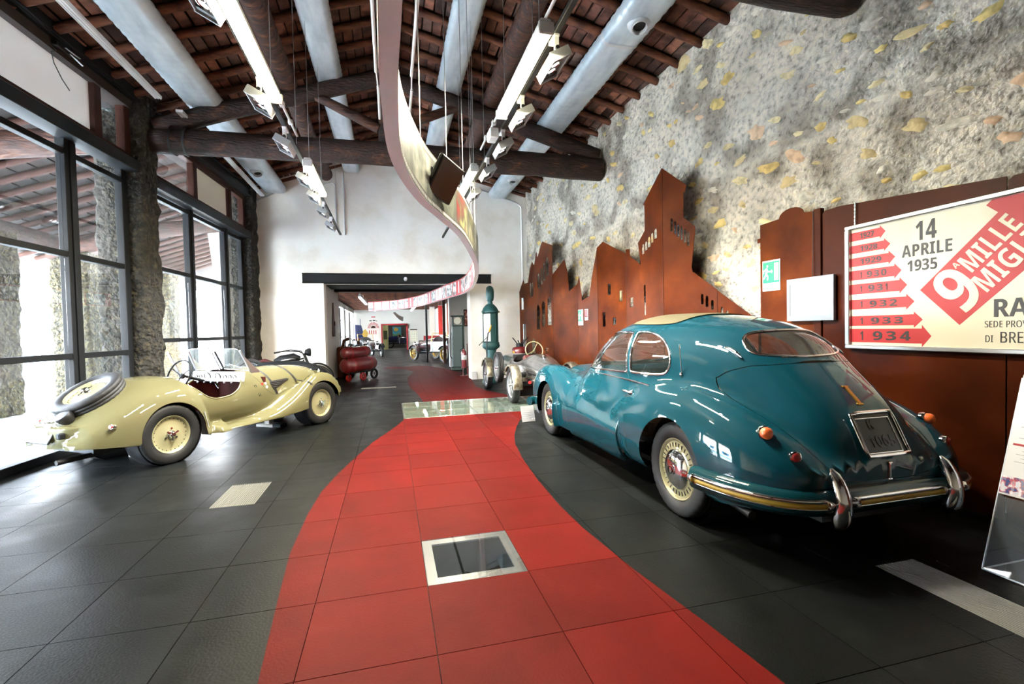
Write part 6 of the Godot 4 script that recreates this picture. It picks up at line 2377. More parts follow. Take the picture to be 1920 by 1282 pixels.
# ------------------------------------------------------------------ pumps, tanks, motorcycle
func build_pumps():
	var p = thing("petrol_pump", "tall teal green antique petrol pump with round top beside the wide opening", "petrol pump", Vector3(2.68, 0, -12.9))
	var st := new_st()
	lathe(st, [Vector2(0.26, 0), Vector2(0.26, 0.08), Vector2(0.2, 0.12), Vector2(0.15, 0.3), Vector2(0.135, 0.75), Vector2(0.15, 0.9), Vector2(0.2, 0.94)], 28, Transform3D.IDENTITY)
	done("pedestal", st, M.pump_green, p)
	st = new_st()
	lathe(st, [Vector2(0.17, 0.92), Vector2(0.23, 0.96), Vector2(0.25, 1.02), Vector2(0.23, 1.06), Vector2(0.235, 1.1), Vector2(0.205, 1.12)], 28)
	done("collar", st, M.pump_green, p)
	st = new_st()
	# drum with an open quarter that shows the white dial board
	G += 1
	st.set_smooth_group(G)
	for k in 30:
		var a0 := lerpf(PI * 1.03, PI * 2.56, k / 30.0)
		var a1 := lerpf(PI * 1.03, PI * 2.56, (k + 1) / 30.0)
		var o := 0.0
		quad(st, Vector3(cos(a0 + o) * 0.2, 1.1, sin(a0 + o) * 0.2), Vector3(cos(a0 + o) * 0.2, 1.92, sin(a0 + o) * 0.2), Vector3(cos(a1 + o) * 0.2, 1.92, sin(a1 + o) * 0.2), Vector3(cos(a1 + o) * 0.2, 1.1, sin(a1 + o) * 0.2))
	st.set_smooth_group(-1)
	for k in 8:
		var a := PI * 1.05 + PI * 1.5 * k / 7.0
		box(st, Vector3(cos(a) * 0.205, 1.5, sin(a) * 0.205), Vector3(0.02, 0.8, 0.02), 0.004)
	done("drum", st, M.pump_green, p)
	st = new_st()
	box(st, Vector3(-0.13, 1.52, 0.04), Vector3(0.02, 0.76, 0.26), 0.004, Basis(Vector3.UP, 0.55))
	box(st, Vector3(-0.05, 1.52, 0.15), Vector3(0.2, 0.76, 0.02), 0.004, Basis(Vector3.UP, -0.35))
	done("dial_board", st, M.white, p)
	st = new_st()
	lathe(st, [Vector2(0.205, 1.9), Vector2(0.24, 1.93), Vector2(0.24, 1.97), Vector2(0.22, 1.99), Vector2(0.19, 2.06), Vector2(0.12, 2.14), Vector2(0.075, 2.17), Vector2(0.07, 2.22)], 28)
	done("dome", st, M.pump_green, p)
	st = new_st()
	lathe(st, [Vector2(0, -0.045), Vector2(0.12, -0.05), Vector2(0.19, -0.045), Vector2(0.225, -0.02), Vector2(0.23, 0), Vector2(0.225, 0.02), Vector2(0.19, 0.045), Vector2(0.12, 0.05), Vector2(0, 0.045)], 30, Transform3D(Basis(Vector3(0, 0, 1), Vector3(1, 0, 0), Vector3(0, 1, 0)), Vector3(0, 2.44, 0)) * Transform3D(Basis.from_scale(Vector3(0.78, 1.9, 1.0)), Vector3.ZERO), 0.4)
	done("top_disc", st, M.pump_green, p)
	st = new_st()
	tube(st, [Vector3(-0.05, 1.45, 0.26), Vector3(-0.13, 1.36, 0.27), Vector3(-0.17, 1.1, 0.27), Vector3(-0.18, 0.7, 0.28), Vector3(-0.17, 0.5, 0.27), Vector3(-0.08, 0.42, 0.22)], 0.017, 8)
	done("hose", st, M.black, p)
	st = new_st()
	tube(st, [Vector3(-0.05, 1.5, 0.25), Vector3(-0.1, 1.4, 0.27)], [0.03, 0.022], 10)
	tube(st, [Vector3(-0.03, 1.58, 0.24), Vector3(-0.05, 1.5, 0.25)], [0.016, 0.02], 10)
	done("nozzle", st, M.brass, p)
	st = new_st()
	tube(st, [Vector3(-0.15, 1.25, 0.2), Vector3(-0.36, 1.06, 0.24)], 0.009, 8)
	lathe(st, [Vector2(0, -0.02), Vector2(0.02, 0), Vector2(0, 0.02)], 10, along(Vector3(-0.37, 1.05, 0.24), Vector3(1, 1, 0)))
	done("pump_handle", st, M.black, p)
	st = new_st()
	lathe(st, [Vector2(0.015, 0), Vector2(0.02, 0.03), Vector2(0, 0.04)], 8, along(Vector3(0.22, 1.94, 0.1), Vector3(1, 0, 0.3)))
	done("hinge", st, M.brass, p)
	# fire extinguisher on its red stand
	var e = thing("fire_extinguisher", "red fire extinguisher on a red stand at the right edge of the opening", "extinguisher", Vector3(2.25, 0, -15.1))
	st = new_st()
	lathe(st, [Vector2(0, 0.28), Vector2(0.075, 0.28), Vector2(0.085, 0.31), Vector2(0.085, 0.72), Vector2(0.075, 0.78), Vector2(0.035, 0.83), Vector2(0.03, 0.86), Vector2(0, 0.86)], 20, Transform3D.IDENTITY, 0.5)
	done("cylinder", st, M.red_paint, e)
	st = new_st()
	lathe(st, [Vector2(0.0865, 0.52), Vector2(0.0868, 0.52), Vector2(0.0868, 0.66), Vector2(0.0865, 0.66)], 20)
	done("paper_label", st, M.white, e)
	st = new_st()
	box(st, Vector3(0, 0.9, 0), Vector3(0.04, 0.07, 0.04), 0.008)
	bar(st, Vector3(0, 0.93, 0), Vector3(-0.12, 0.96, 0.02), 0.02, 0.012, 0.003)
	tube(st, [Vector3(-0.03, 0.89, 0), Vector3(-0.13, 0.84, 0.02), Vector3(-0.13, 0.6, 0.03), Vector3(-0.11, 0.4, 0.04)], 0.011, 8)
	done("valve", st, M.black, e)
	st = new_st()
	lathe(st, [Vector2(0, 0), Vector2(0.16, 0), Vector2(0.16, 0.015), Vector2(0.02, 0.03), Vector2(0, 0.03)], 20)
	tube(st, [Vector3(0.12, 0.0, -0.05), Vector3(0.12, 1.0, -0.05), Vector3(0.1, 1.02, -0.05)], 0.012, 8)
	lathe(st, [Vector2(0.09, 0.26), Vector2(0.095, 0.3), Vector2(0.09, 0.3)], 18)
	for k in 3: tube(st, [Vector3(cos(k * 2.1) * 0.1, 0.01, sin(k * 2.1) * 0.1), Vector3(cos(k * 2.1) * 0.08, 0.29, sin(k * 2.1) * 0.08)], 0.008, 6)
	done("stand", st, M.red_paint, e)
	# drum with fittings
	var d = thing("oil_drum", "dark red drum with pipes on its lid behind the bare metal racing car", "drum", Vector3(3.45, 0, -12.7))
	st = new_st()
	lathe(st, [Vector2(0, 0), Vector2(0.21, 0), Vector2(0.22, 0.02), Vector2(0.215, 0.4), Vector2(0.225, 0.42), Vector2(0.215, 0.44), Vector2(0.215, 0.84), Vector2(0.22, 0.9), Vector2(0.19, 0.95), Vector2(0.0, 1.0)], 28)
	done("shell", st, M.red_paint, d)
	st = new_st()
	lathe(st, [Vector2(0.1, 0.97), Vector2(0.1, 1.06), Vector2(0, 1.07)], 16)
	for q in [Vector3(-0.2, 0.3, 0), Vector3(0.22, 0.3, 0.05), Vector3(0.16, 0.22, -0.1), Vector3(-0.08, 0.2, 0.1)]: tube(st, [Vector3(q.x * 0.2, 1.02, q.z), Vector3(q.x, 1.0 + q.y * 0.75, q.z)], 0.014, 6)
	done("fittings", st, M.steel_black, d)
	st = new_st()
	box(st, Vector3(-0.2, 0.78, 0.1), Vector3(0.015, 0.16, 0.08), 0.002, Basis(Vector3.UP, 0.5))
	done("yellow_label", st, M.yellow, d)

func build_compressor():
	var c = thing("air_tanks", "pair of red air tanks stacked on a small wheeled cart in the opening", "air tank", Vector3(-1.0, 0, -15.3), 0.92)
	var T := [[0.68, -0.06, 0.2, 1.15, "upper_tank", 0.17], [0.3, 0.05, 0.24, 1.35, "lower_tank", 0.235]]
	for q in T:
		var st := new_st()
		var r: float = q[5]
		var l: float = q[3]
		var xf := along(Vector3(q[1] - l * 0.5, q[0] + 0.16, 0.0), Vector3(1, 0.03, 0))
		lathe(st, [Vector2(0, 0), Vector2(r * 0.5, 0.012), Vector2(r * 0.85, 0.05), Vector2(r, 0.12), Vector2(r, l - 0.12), Vector2(r * 0.85, l - 0.05), Vector2(r * 0.5, l - 0.012), Vector2(0, l)], 30, xf, 0.3)
		done(q[4], st, M.red_paint, c)
		st = new_st()
		for k in [0.22, 0.75]:
			lathe(st, [Vector2(r + 0.002, l * k - 0.02), Vector2(r + 0.006, l * k - 0.02), Vector2(r + 0.006, l * k + 0.02), Vector2(r + 0.002, l * k + 0.02)], 26, xf)
		done("tank_band", st, M.redlens, c)
	var st2 := new_st()
	lathe(st2, [Vector2(0.02, 0), Vector2(0.03, 0.02), Vector2(0.03, 0.05), Vector2(0, 0.05)], 10, along(Vector3(-0.54, 0.82, 0.06), Vector3(-1, 0, 0.3)))
	lathe(st2, [Vector2(0.02, 0), Vector2(0.03, 0.02), Vector2(0.03, 0.05), Vector2(0, 0.05)], 10, along(Vector3(-0.5, 0.5, 0.1), Vector3(-1, 0, 0.3)))
	tube(st2, [Vector3(-0.56, 0.82, 0.08), Vector3(-0.58, 0.66, 0.09), Vector3(-0.53, 0.5, 0.12)], 0.012, 8)
	tube(st2, [Vector3(-0.5, 0.4, 0.1), Vector3(-0.54, 0.25, 0.12), Vector3(-0.5, 0.14, 0.12)], 0.014, 8)
	tube(st2, [Vector3(0.4, 0.66, 0.1), Vector3(0.6, 0.62, 0.1)], 0.016, 8)
	done("valves", st2, M.steel_black, c)
	st2 = new_st()
	for s in [-1, 1]: bar(st2, Vector3(-0.5, 0.26, s * 0.17), Vector3(0.55, 0.26, s * 0.17), 0.03, 0.04, 0.004)
	for x in [-0.4, 0.0, 0.45]: bar(st2, Vector3(x, 0.26, -0.18), Vector3(x, 0.26, 0.18), 0.03, 0.04, 0.004)
	done("cart_frame", st2, M.black, c)
	for q in [[0.5, 0.2, 0.16], [0.5, -0.2, 0.16], [-0.02, 0.2, 0.12], [-0.42, 0.0, 0.1]]:
		st2 = new_st()
		var r: float = q[2]
		lathe(st2, [Vector2(r * 0.7, -0.03), Vector2(r, -0.025), Vector2(r, 0.025), Vector2(r * 0.7, 0.03)], 24, axle(Vector3(q[0], r, q[1]), 1.0) if false else along(Vector3(q[0], r, q[1]), Vector3(0, 0, 1)))
		for k in 6:
			var a := TAU * k / 6
			tube(st2, [Vector3(q[0], r, q[1]), Vector3(q[0] + cos(a) * r * 0.75, r + sin(a) * r * 0.75, q[1])], 0.01, 5)
		done("cart_wheel", st2, M.redlens if q[0] < 0.3 else M.steel_black, c)

func build_motorcycle():
	var c = thing("motorcycle", "black vintage motorcycle with sidecar behind the cream roadster, against the far wall", "motorcycle", Vector3(-2.5, 0, -12.55), 0.0)
	# it points to the right; x along it
	var tm := tyre_mesh(0.34, 0.1, 0.25, 0.004, 60)
	var turn := Basis(Vector3.UP, PI / 2)
	for x in [-0.72, 0.72]:
		var w := Node3D.new()
		place(w, "wheel", c)
		w.transform = Transform3D(turn, Vector3(x, 0.34, 0))
		wire_wheel(w, tm, 1.0, 0.25)
		var st := new_st()
		G += 1
		st.set_smooth_group(G)
		var rows := []
		for k in 17:
			var a := lerpf(0.1, PI * 0.98, k / 16.0)
			var row := []
			for q in [[-0.075, 0.36], [-0.065, 0.385], [0.0, 0.4], [0.065, 0.385], [0.075, 0.36]]: row.append(Vector3(x + cos(a) * q[1], 0.34 + sin(a) * q[1], q[0]))
			rows.append(row)
		for k in 16:
			for j in 4: quad(st, rows[k][j], rows[k + 1][j], rows[k + 1][j + 1], rows[k][j + 1])
		done("mudguard", st, M.steel_black, c)
	var st2 := new_st()
	tube(st2, [Vector3(-0.72, 0.34, 0.1), Vector3(-0.2, 0.3, 0.08), Vector3(0.25, 0.32, 0.05), Vector3(0.42, 0.82, 0)], 0.02, 8)
	tube(st2, [Vector3(-0.72, 0.34, -0.1), Vector3(-0.2, 0.3, -0.08), Vector3(0.25, 0.32, -0.05), Vector3(0.42, 0.82, 0)], 0.02, 8)
	tube(st2, [Vector3(-0.3, 0.66, 0), Vector3(0.42, 0.86, 0)], 0.02, 8)
	done("frame", st2, M.black, c)
	st2 = new_st()
	for s in [-0.08, 0.08]: tube(st2, [Vector3(0.72, 0.34, s), Vector3(0.5, 0.76, s), Vector3(0.42, 0.98, s)], 0.02, 8)
	done("fork", st2, M.black, c)
	st2 = new_st()
	tube(st2, [Vector3(-0.24, 0.8, 0), Vector3(-0.1, 0.84, 0), Vector3(0.2, 0.88, 0), Vector3(0.34, 0.86, 0)], [0.06, 0.12, 0.13, 0.06], 16, true, 0.85)
	done("fuel_tank", st2, M.steel_black, c)
	st2 = new_st()
	box(st2, Vector3(0.06, 0.45, 0), Vector3(0.34, 0.34, 0.2), 0.05)
	for k in 5: box(st2, Vector3(0.1, 0.56 + k * 0.03, 0), Vector3(0.22, 0.012, 0.26), 0.004)
	done("engine", st2, M.alu, c)
	st2 = new_st()
	tube(st2, [Vector3(-0.6, 0.8, 0), Vector3(-0.45, 0.83, 0), Vector3(-0.28, 0.79, 0)], [0.1, 0.14, 0.06], 12, true, 0.35)
	done("saddle", st2, M.leather, c)
	st2 = new_st()
	tube(st2, [Vector3(-0.12, 1.03, 0.4), Vector3(0.06, 1.06, 0.36), Vector3(0.34, 1.03, 0.16), Vector3(0.4, 0.98, 0.0), Vector3(0.34, 1.03, -0.16), Vector3(0.06, 1.06, -0.36), Vector3(-0.12, 1.03, -0.4)], 0.013, 8)
	done("handlebar", st2, M.steel_black, c)
	st2 = new_st()
	for s in [-1, 1]: tube(st2, [Vector3(-0.16, 1.02, s * 0.41), Vector3(-0.02, 1.045, s * 0.38)], 0.02, 8)
	done("grip", st2, M.rubber, c)
	st2 = new_st()
	lathe(st2, [Vector2(0, 0), Vector2(0.06, 0.02), Vector2(0.095, 0.08), Vector2(0.1, 0.13), Vector2(0.095, 0.14), Vector2(0, 0.15)], 20, along(Vector3(0.44, 1.0, 0.0), Vector3(1, 0.02, 0)), 0.4)
	done("headlamp", st2, M.steel_black, c)
	# sidecar in front, nose to the right
	st2 = new_st()
	tube(st2, [Vector3(-0.55, 0.5, 0.75), Vector3(-0.35, 0.56, 0.75), Vector3(0.1, 0.58, 0.75), Vector3(0.5, 0.58, 0.75), Vector3(0.8, 0.54, 0.75), Vector3(0.98, 0.5, 0.75)], [0.16, 0.28, 0.3, 0.27, 0.2, 0.1], 22, true, 0.95)
	done("sidecar_body", st2, M.steel_black, c)
	st2 = new_st()
	tube(st2, [Vector3(0.1, 0.86, 0.6), Vector3(0.3, 0.89, 0.68), Vector3(0.36, 0.88, 0.75), Vector3(0.3, 0.89, 0.82), Vector3(0.1, 0.86, 0.9)], 0.014, 8)
	tube(st2, [Vector3(-0.3, 0.28, 0.45), Vector3(0.8, 0.28, 0.45)], 0.018, 8)
	for x in [-0.2, 0.6]: tube(st2, [Vector3(x, 0.3, 0.0), Vector3(x, 0.28, 1.0)], 0.018, 8)
	done("sidecar_frame", st2, M.alu, c)
	var w2 := Node3D.new()
	place(w2, "wheel", c)
	w2.transform = Transform3D(turn, Vector3(-0.1, 0.34, 1.12))
	wire_wheel(w2, tm, -1.0, 0.25)
	# spare wheel on the sidecar tail
	var w3 := Node3D.new()
	place(w3, "spare_wheel", c)
	w3.transform = Transform3D(Basis(Vector3.BACK, 0.25) * Basis(Vector3.UP, PI / 2 + 0.3), Vector3(-0.62, 0.58, 0.62))
	wire_wheel(w3, tm, 1.0, 0.25)

# ------------------------------------------------------------------ small things of the hall
func build_small_things():
	# leaning acrylic stand with a printed board, cut by the right edge of the picture
	var a = thing("acrylic_stand", "clear acrylic floor stand holding a printed board, at the right edge beside the grille", "display stand", Vector3(3.3, 0, -1.98))
	var gl := pane(0.1, Color(0.86, 0.92, 0.96))
	var st := new_st()
	# a leaning sheet, its foot along +z; x leans back over the foot
	var up := Vector3(0.36, 1.1, -0.02)
	quad(st, Vector3(0, 0.01, 0), Vector3(0, 0.01, 0.62), Vector3(0, 0.01, 0.62) + up, up)
	done("front_sheet", st, gl, a)
	st = new_st()
	quad(st, Vector3(0, 0.008, 0), Vector3(0.5, 0.008, 0), Vector3(0.5, 0.008, 0.62), Vector3(0, 0.008, 0.62))
	done("base_sheet", st, gl, a)
	st = new_st()
	quad(st, Vector3(0.5, 0.008, 0), Vector3(0.5, 0.008, 0.62), Vector3(0.3, 0.9, 0.6), Vector3(0.3, 0.9, 0.0))
	done("rear_sheet", st, gl, a)
	st = new_st()
	for q in [[Vector3(0, 0.008, 0), up], [Vector3(0, 0.008, 0), Vector3(0, 0.008, 0.62)], [Vector3(0, 0.008, 0.62), Vector3(0, 0.008, 0.62) + up], [Vector3(0, 0.008, 0), Vector3(0.5, 0.008, 0)]]: tube(st, q, 0.005, 6)
	done("edges", st, mat(C8(220, 228, 234), 0.15), a)
	st = new_st()
	var ax := Vector3(0, 0, 1)
	var ay := up.normalized()
	var an := ax.cross(ay).normalized()
	var B := Basis(ax, ay, an)
	var bo := ay * 0.45 - an * 0.0
	var BF := Transform3D(B, bo + Vector3(-0.012, 0.01, 0))
	box(st, BF * Vector3(0.31, 0.36, 0.0), Vector3(0.6, 0.72, 0.006), 0.001, B)
	done("printed_board", st, M.white, a)
	var front := 1.0 if an.x < 0 else -1.0
	st = new_st()
	box(st, BF * Vector3(0.31, 0.3, front * 0.004), Vector3(0.56, 0.012, 0.002), 0.0, B)
	done("red_rule", st, M.red, a)
	st = new_st()
	for k in 14: box(st, BF * Vector3(0.3, 0.34 + k * 0.022, front * 0.004), Vector3(0.5 - (k % 3) * 0.05, 0.004, 0.001), 0.0, B)
	for k in 4: box(st, BF * Vector3(0.2, 0.2 + k * 0.022, front * 0.004), Vector3(0.3 - (k % 2) * 0.05, 0.003, 0.001), 0.0, B)
	done("text_lines", st, mat(C8(150, 150, 154), 0.7), a)
	st = new_st()
	box(st, BF * Vector3(0.12, 0.06, front * 0.004), Vector3(0.22, 0.1, 0.0015), 0.0, B)
	done("picture", st, tri_mat(ntex(0.03, 3, ramp([C8(40, 60, 120), C8(180, 60, 70), C8(220, 220, 226)], [0.3, 0.5, 0.65]), 150, 128), Vector3(6, 6, 6), 0.6), a)
	# card in front of the coupe's front wheel
	var p = thing("placard", "white information card leaning on the floor before the teal coupe's front wheel", "placard", Vector3(2.06, 0, -7.12), 0.1)
	st = new_st()
	var pb := Basis(Vector3.RIGHT, -0.35)
	box(st, Vector3(0, 0.125, -0.045), Vector3(0.22, 0.25, 0.008), 0.001, pb)
	done("card", st, mat(C8(150, 150, 152), 0.5), p)
	st = new_st()
	for k in 4: box(st, Vector3(-0.02, 0.08 + k * 0.025, -0.022 - k * 0.009), Vector3(0.15 - k * 0.01, 0.006, 0.002), 0.0, pb)
	for k in 2: box(st, Vector3(0.06 + k * 0.035, 0.045, -0.009), Vector3(0.02, 0.02, 0.002), 0.0, pb)
	done("print", st, M.silver, p)
	st = new_st()
	bar(st, Vector3(0, 0.22, -0.09), Vector3(0, 0.004, -0.2), 0.1, 0.004, 0.001)
	done("strut", st, M.white, p)
	# support trestles under the roadster
	for q in [[Vector3(-2.95, 0, -6.75), "low white support block under the tail of the cream roadster"], [Vector3(-1.92, 0, -8.3), "low white support block beneath the front of the cream roadster"]]:
		var b = thing("support_block", q[1], "block", q[0], deg_to_rad(-34.6))
		st = new_st()
		box(st, Vector3(0, 0.02, 0), Vector3(0.34, 0.04, 0.2), 0.004)
		box(st, Vector3(0, 0.13, 0), Vector3(0.1, 0.2, 0.1), 0.006)
		done("plate", st, M.white, b)
		st = new_st()
		box(st, Vector3(0.24, 0.03, 0.02), Vector3(0.16, 0.05, 0.14), 0.004)
		done("foot", st, M.steel_black, b)
	# cable over the transom
	st = new_st()
	var o := LW * Vector3(7.0, 4.98, 0.16)
	tube(st, [o, o + Vector3(0.02, -0.03, -0.04), o + Vector3(0.0, -0.08, 0.02), o + Vector3(0.01, -0.2, 0.0), o + Vector3(0.03, -0.34, -0.1), o + Vector3(0.05, -0.43, -0.2)], 0.006, 6)
	tag(done("loose_cable", st, M.black), "loose black cable hanging over the big upper left window pane", "cable")
	var wm = thing("window_motor", "black window opener above the frosted pane at upper left", "window motor", LW * Vector3(7.15, 5.03, 0.16), atan(0.0625))
	st = new_st()
	box(st, Vector3(0, 0, 0), Vector3(0.07, 0.06, 0.3), 0.01)
	done("casing", st, M.black, wm)
	st = new_st()
	bar(st, Vector3(0.04, 0.0, -0.1), Vector3(0.09, -0.05, -0.28), 0.02, 0.008, 0.002)
	bar(st, Vector3(0.04, 0.02, 0.0), Vector3(0.1, 0.0, -0.2), 0.02, 0.008, 0.002)
	done("arm", st, M.alu, wm)

# ------------------------------------------------------------------ the second hall beyond the opening
const EZ := -37.95
func build_back_room():
	var cl = structure("ceiling_back")
	var st := new_st()
	box(st, Vector3(0.5, 3.42, -29.0), Vector3(9.0, 0.1, 29.2))
	done("boards", st, M.deck, cl)
	for k in 34:
		st = new_st()
		var z := -14.75 - k * 0.7
		tube(st, [Vector3(-2.9, 3.24, z), Vector3(0, 3.26, z), Vector3(4.3, 3.23, z)], 0.085, 8, true, 1.0, 0.06)
		done("ceiling_beam", st, M.rafter, cl)
	for k in 33:
		st = new_st()
		for j in 7: box(st, Vector3(-2.4 + j * 1.0, 3.34, -15.1 - k * 0.7), Vector3(0.96, 0.03, 0.66))
		done("ceiling_board", st, M.tiles[k % 5], cl)
	st = new_st()
	box(st, Vector3(0.3, 2.98, -15.1), Vector3(4.6, 0.34, 1.2), 0.006)
	box(st, Vector3(0.3, 2.9, -16.6), Vector3(4.6, 0.2, 0.3), 0.006)
	done("trim_3", st, M.steel_black).set_meta("kind", "structure")
	var wl = structure("wall_back_left")
	st = new_st()
	box(st, Vector3(-1.99, 1.7, -16.0), Vector3(0.5, 3.4, 3.2))
	box(st, Vector3(-2.95, 1.7, -17.5), Vector3(1.5, 3.4, 0.2))
	for z in [-20.4, -23.6, -26.8, -30.0, -33.2, -37.3]: box(st, Vector3(-2.85, 1.7, z), Vector3(0.4, 3.4, 0.55))
	box(st, Vector3(-2.85, 3.15, -27.6), Vector3(0.4, 0.5, 20.4))
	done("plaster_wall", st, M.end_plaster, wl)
	var w = structure("window_3")
	st = new_st()
	for z in [-19.0, -22.0, -25.2, -28.4, -31.6, -35.2]:
		for o in [-0.95, 0.0, 0.95]: box(st, Vector3(-2.85, 1.5, z + o), Vector3(0.08, 3.0, 0.07))
		for y in [0.06, 1.2, 2.2]: box(st, Vector3(-2.85, y, z), Vector3(0.07, 0.07, 2.5))
	done("frame", st, M.steel_black, w)
	st = new_st()
	box(st, Vector3(-2.85, 1.5, -27.5), Vector3(0.006, 2.9, 19.8))
	done("pane", st, M.glass, w)
	# partition and right side
	var wr = structure("wall_back_right")
	st = new_st()
	box(st, Vector3(3.4, 1.7, -19.15), Vector3(2.15, 3.4, 0.2))
	box(st, Vector3(4.35, 1.7, -16.8), Vector3(0.2, 3.4, 5.0))
	box(st, Vector3(3.55, 1.7, -28.6), Vector3(0.2, 3.4, 19.0))
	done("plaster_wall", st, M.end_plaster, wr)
	st = new_st()
	box(st, Vector3(2.31, 1.55, -19.1), Vector3(0.09, 3.1, 0.26), 0.006)
	done("trim_2", st, M.white).set_meta("kind", "structure")
	# end wall with the red door frame
	var we = structure("wall_end")
	st = new_st()
	sheet(st, pv([-3.2, 0, -0.6, 0, -0.6, 1.98, 1.2, 1.98, 1.2, 0, 3.7, 0, 3.7, 3.4, -3.2, 3.4]), 0.3, Transform3D(Basis.IDENTITY, Vector3(0, 0, EZ - 0.3)))
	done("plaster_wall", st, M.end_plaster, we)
	var d = structure("door_1")
	st = new_st()
	for x in [-0.65, 1.24]: box(st, Vector3(x, 1.02, EZ + 0.03), Vector3(0.1, 2.04, 0.14), 0.006)
	box(st, Vector3(0.295, 2.02, EZ + 0.03), Vector3(1.99, 0.1, 0.14), 0.006)
	done("door_frame", st, M.red, d)
	st = new_st()
	box(st, Vector3(1.0, -0.03, -42.5), Vector3(9.0, 0.05, 9.0))
	box(st, Vector3(0.5, 1.5, -46.0), Vector3(9.0, 3.0, 0.2))
	box(st, Vector3(3.4, 1.5, -42.2), Vector3(0.2, 3.0, 7.5))
	box(st, Vector3(-2.6, 1.5, -42.2), Vector3(0.2, 3.0, 7.5))
	box(st, Vector3(0.5, 3.05, -42.2), Vector3(7.0, 0.1, 8.0))
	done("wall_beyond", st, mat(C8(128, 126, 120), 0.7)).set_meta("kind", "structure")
	# lamps
	var lit := glow(C8(250, 250, 246), 2.0)
	for q in [[-1.15, -22.5, "ceiling light bar at the left of the far hall, nearer one"], [-0.95, -30.0, "ceiling light bar at the left of the far hall, farther one"], [1.65, -23.5, "ceiling light bar at the right of the far hall, nearer one"], [1.4, -30.5, "ceiling light bar at the right of the far hall, farther one"], [0.4, -41.5, "ceiling light bar in the room behind the red door frame"]]:
		var o = thing("ceiling_light", q[2], "lamp", Vector3(q[0], 2.9, q[1]))
		st = new_st()
		box(st, Vector3(0, 0.06, 0), Vector3(0.08, 0.06, 5.4), 0.004)
		for k in 3: tube(st, [Vector3(0, 0.08, -2.4 + k * 2.4), Vector3(0, 0.26 if q[1] > -40 else 0.1, -2.4 + k * 2.4)], 0.006, 6)
		done("rail", st, M.alu, o)
		for k in 7:
			st = new_st()
			box(st, Vector3(0, -0.02, -2.4 + k * 0.8), Vector3(0.15, 0.07, 0.34), 0.006)
			done("lamp_housing", st, M.white_gloss, o)
			st = new_st()
			box(st, Vector3(0, -0.06, -2.4 + k * 0.8), Vector3(0.11, 0.012, 0.3), 0.003)
			done("diffuser", st, lit, o)
		var l := AreaLight3D.new()
		l.name = "lamp_light"
		l.area_size = Vector2(0.12, 5.0)
		l.light_energy = 1.6
		l.light_color = C8(250, 250, 244)
		l.shadow_enabled = true
		l.position = Vector3(0, -0.1, 0)
		l.rotation.x = -PI / 2
		o.add_child(l)

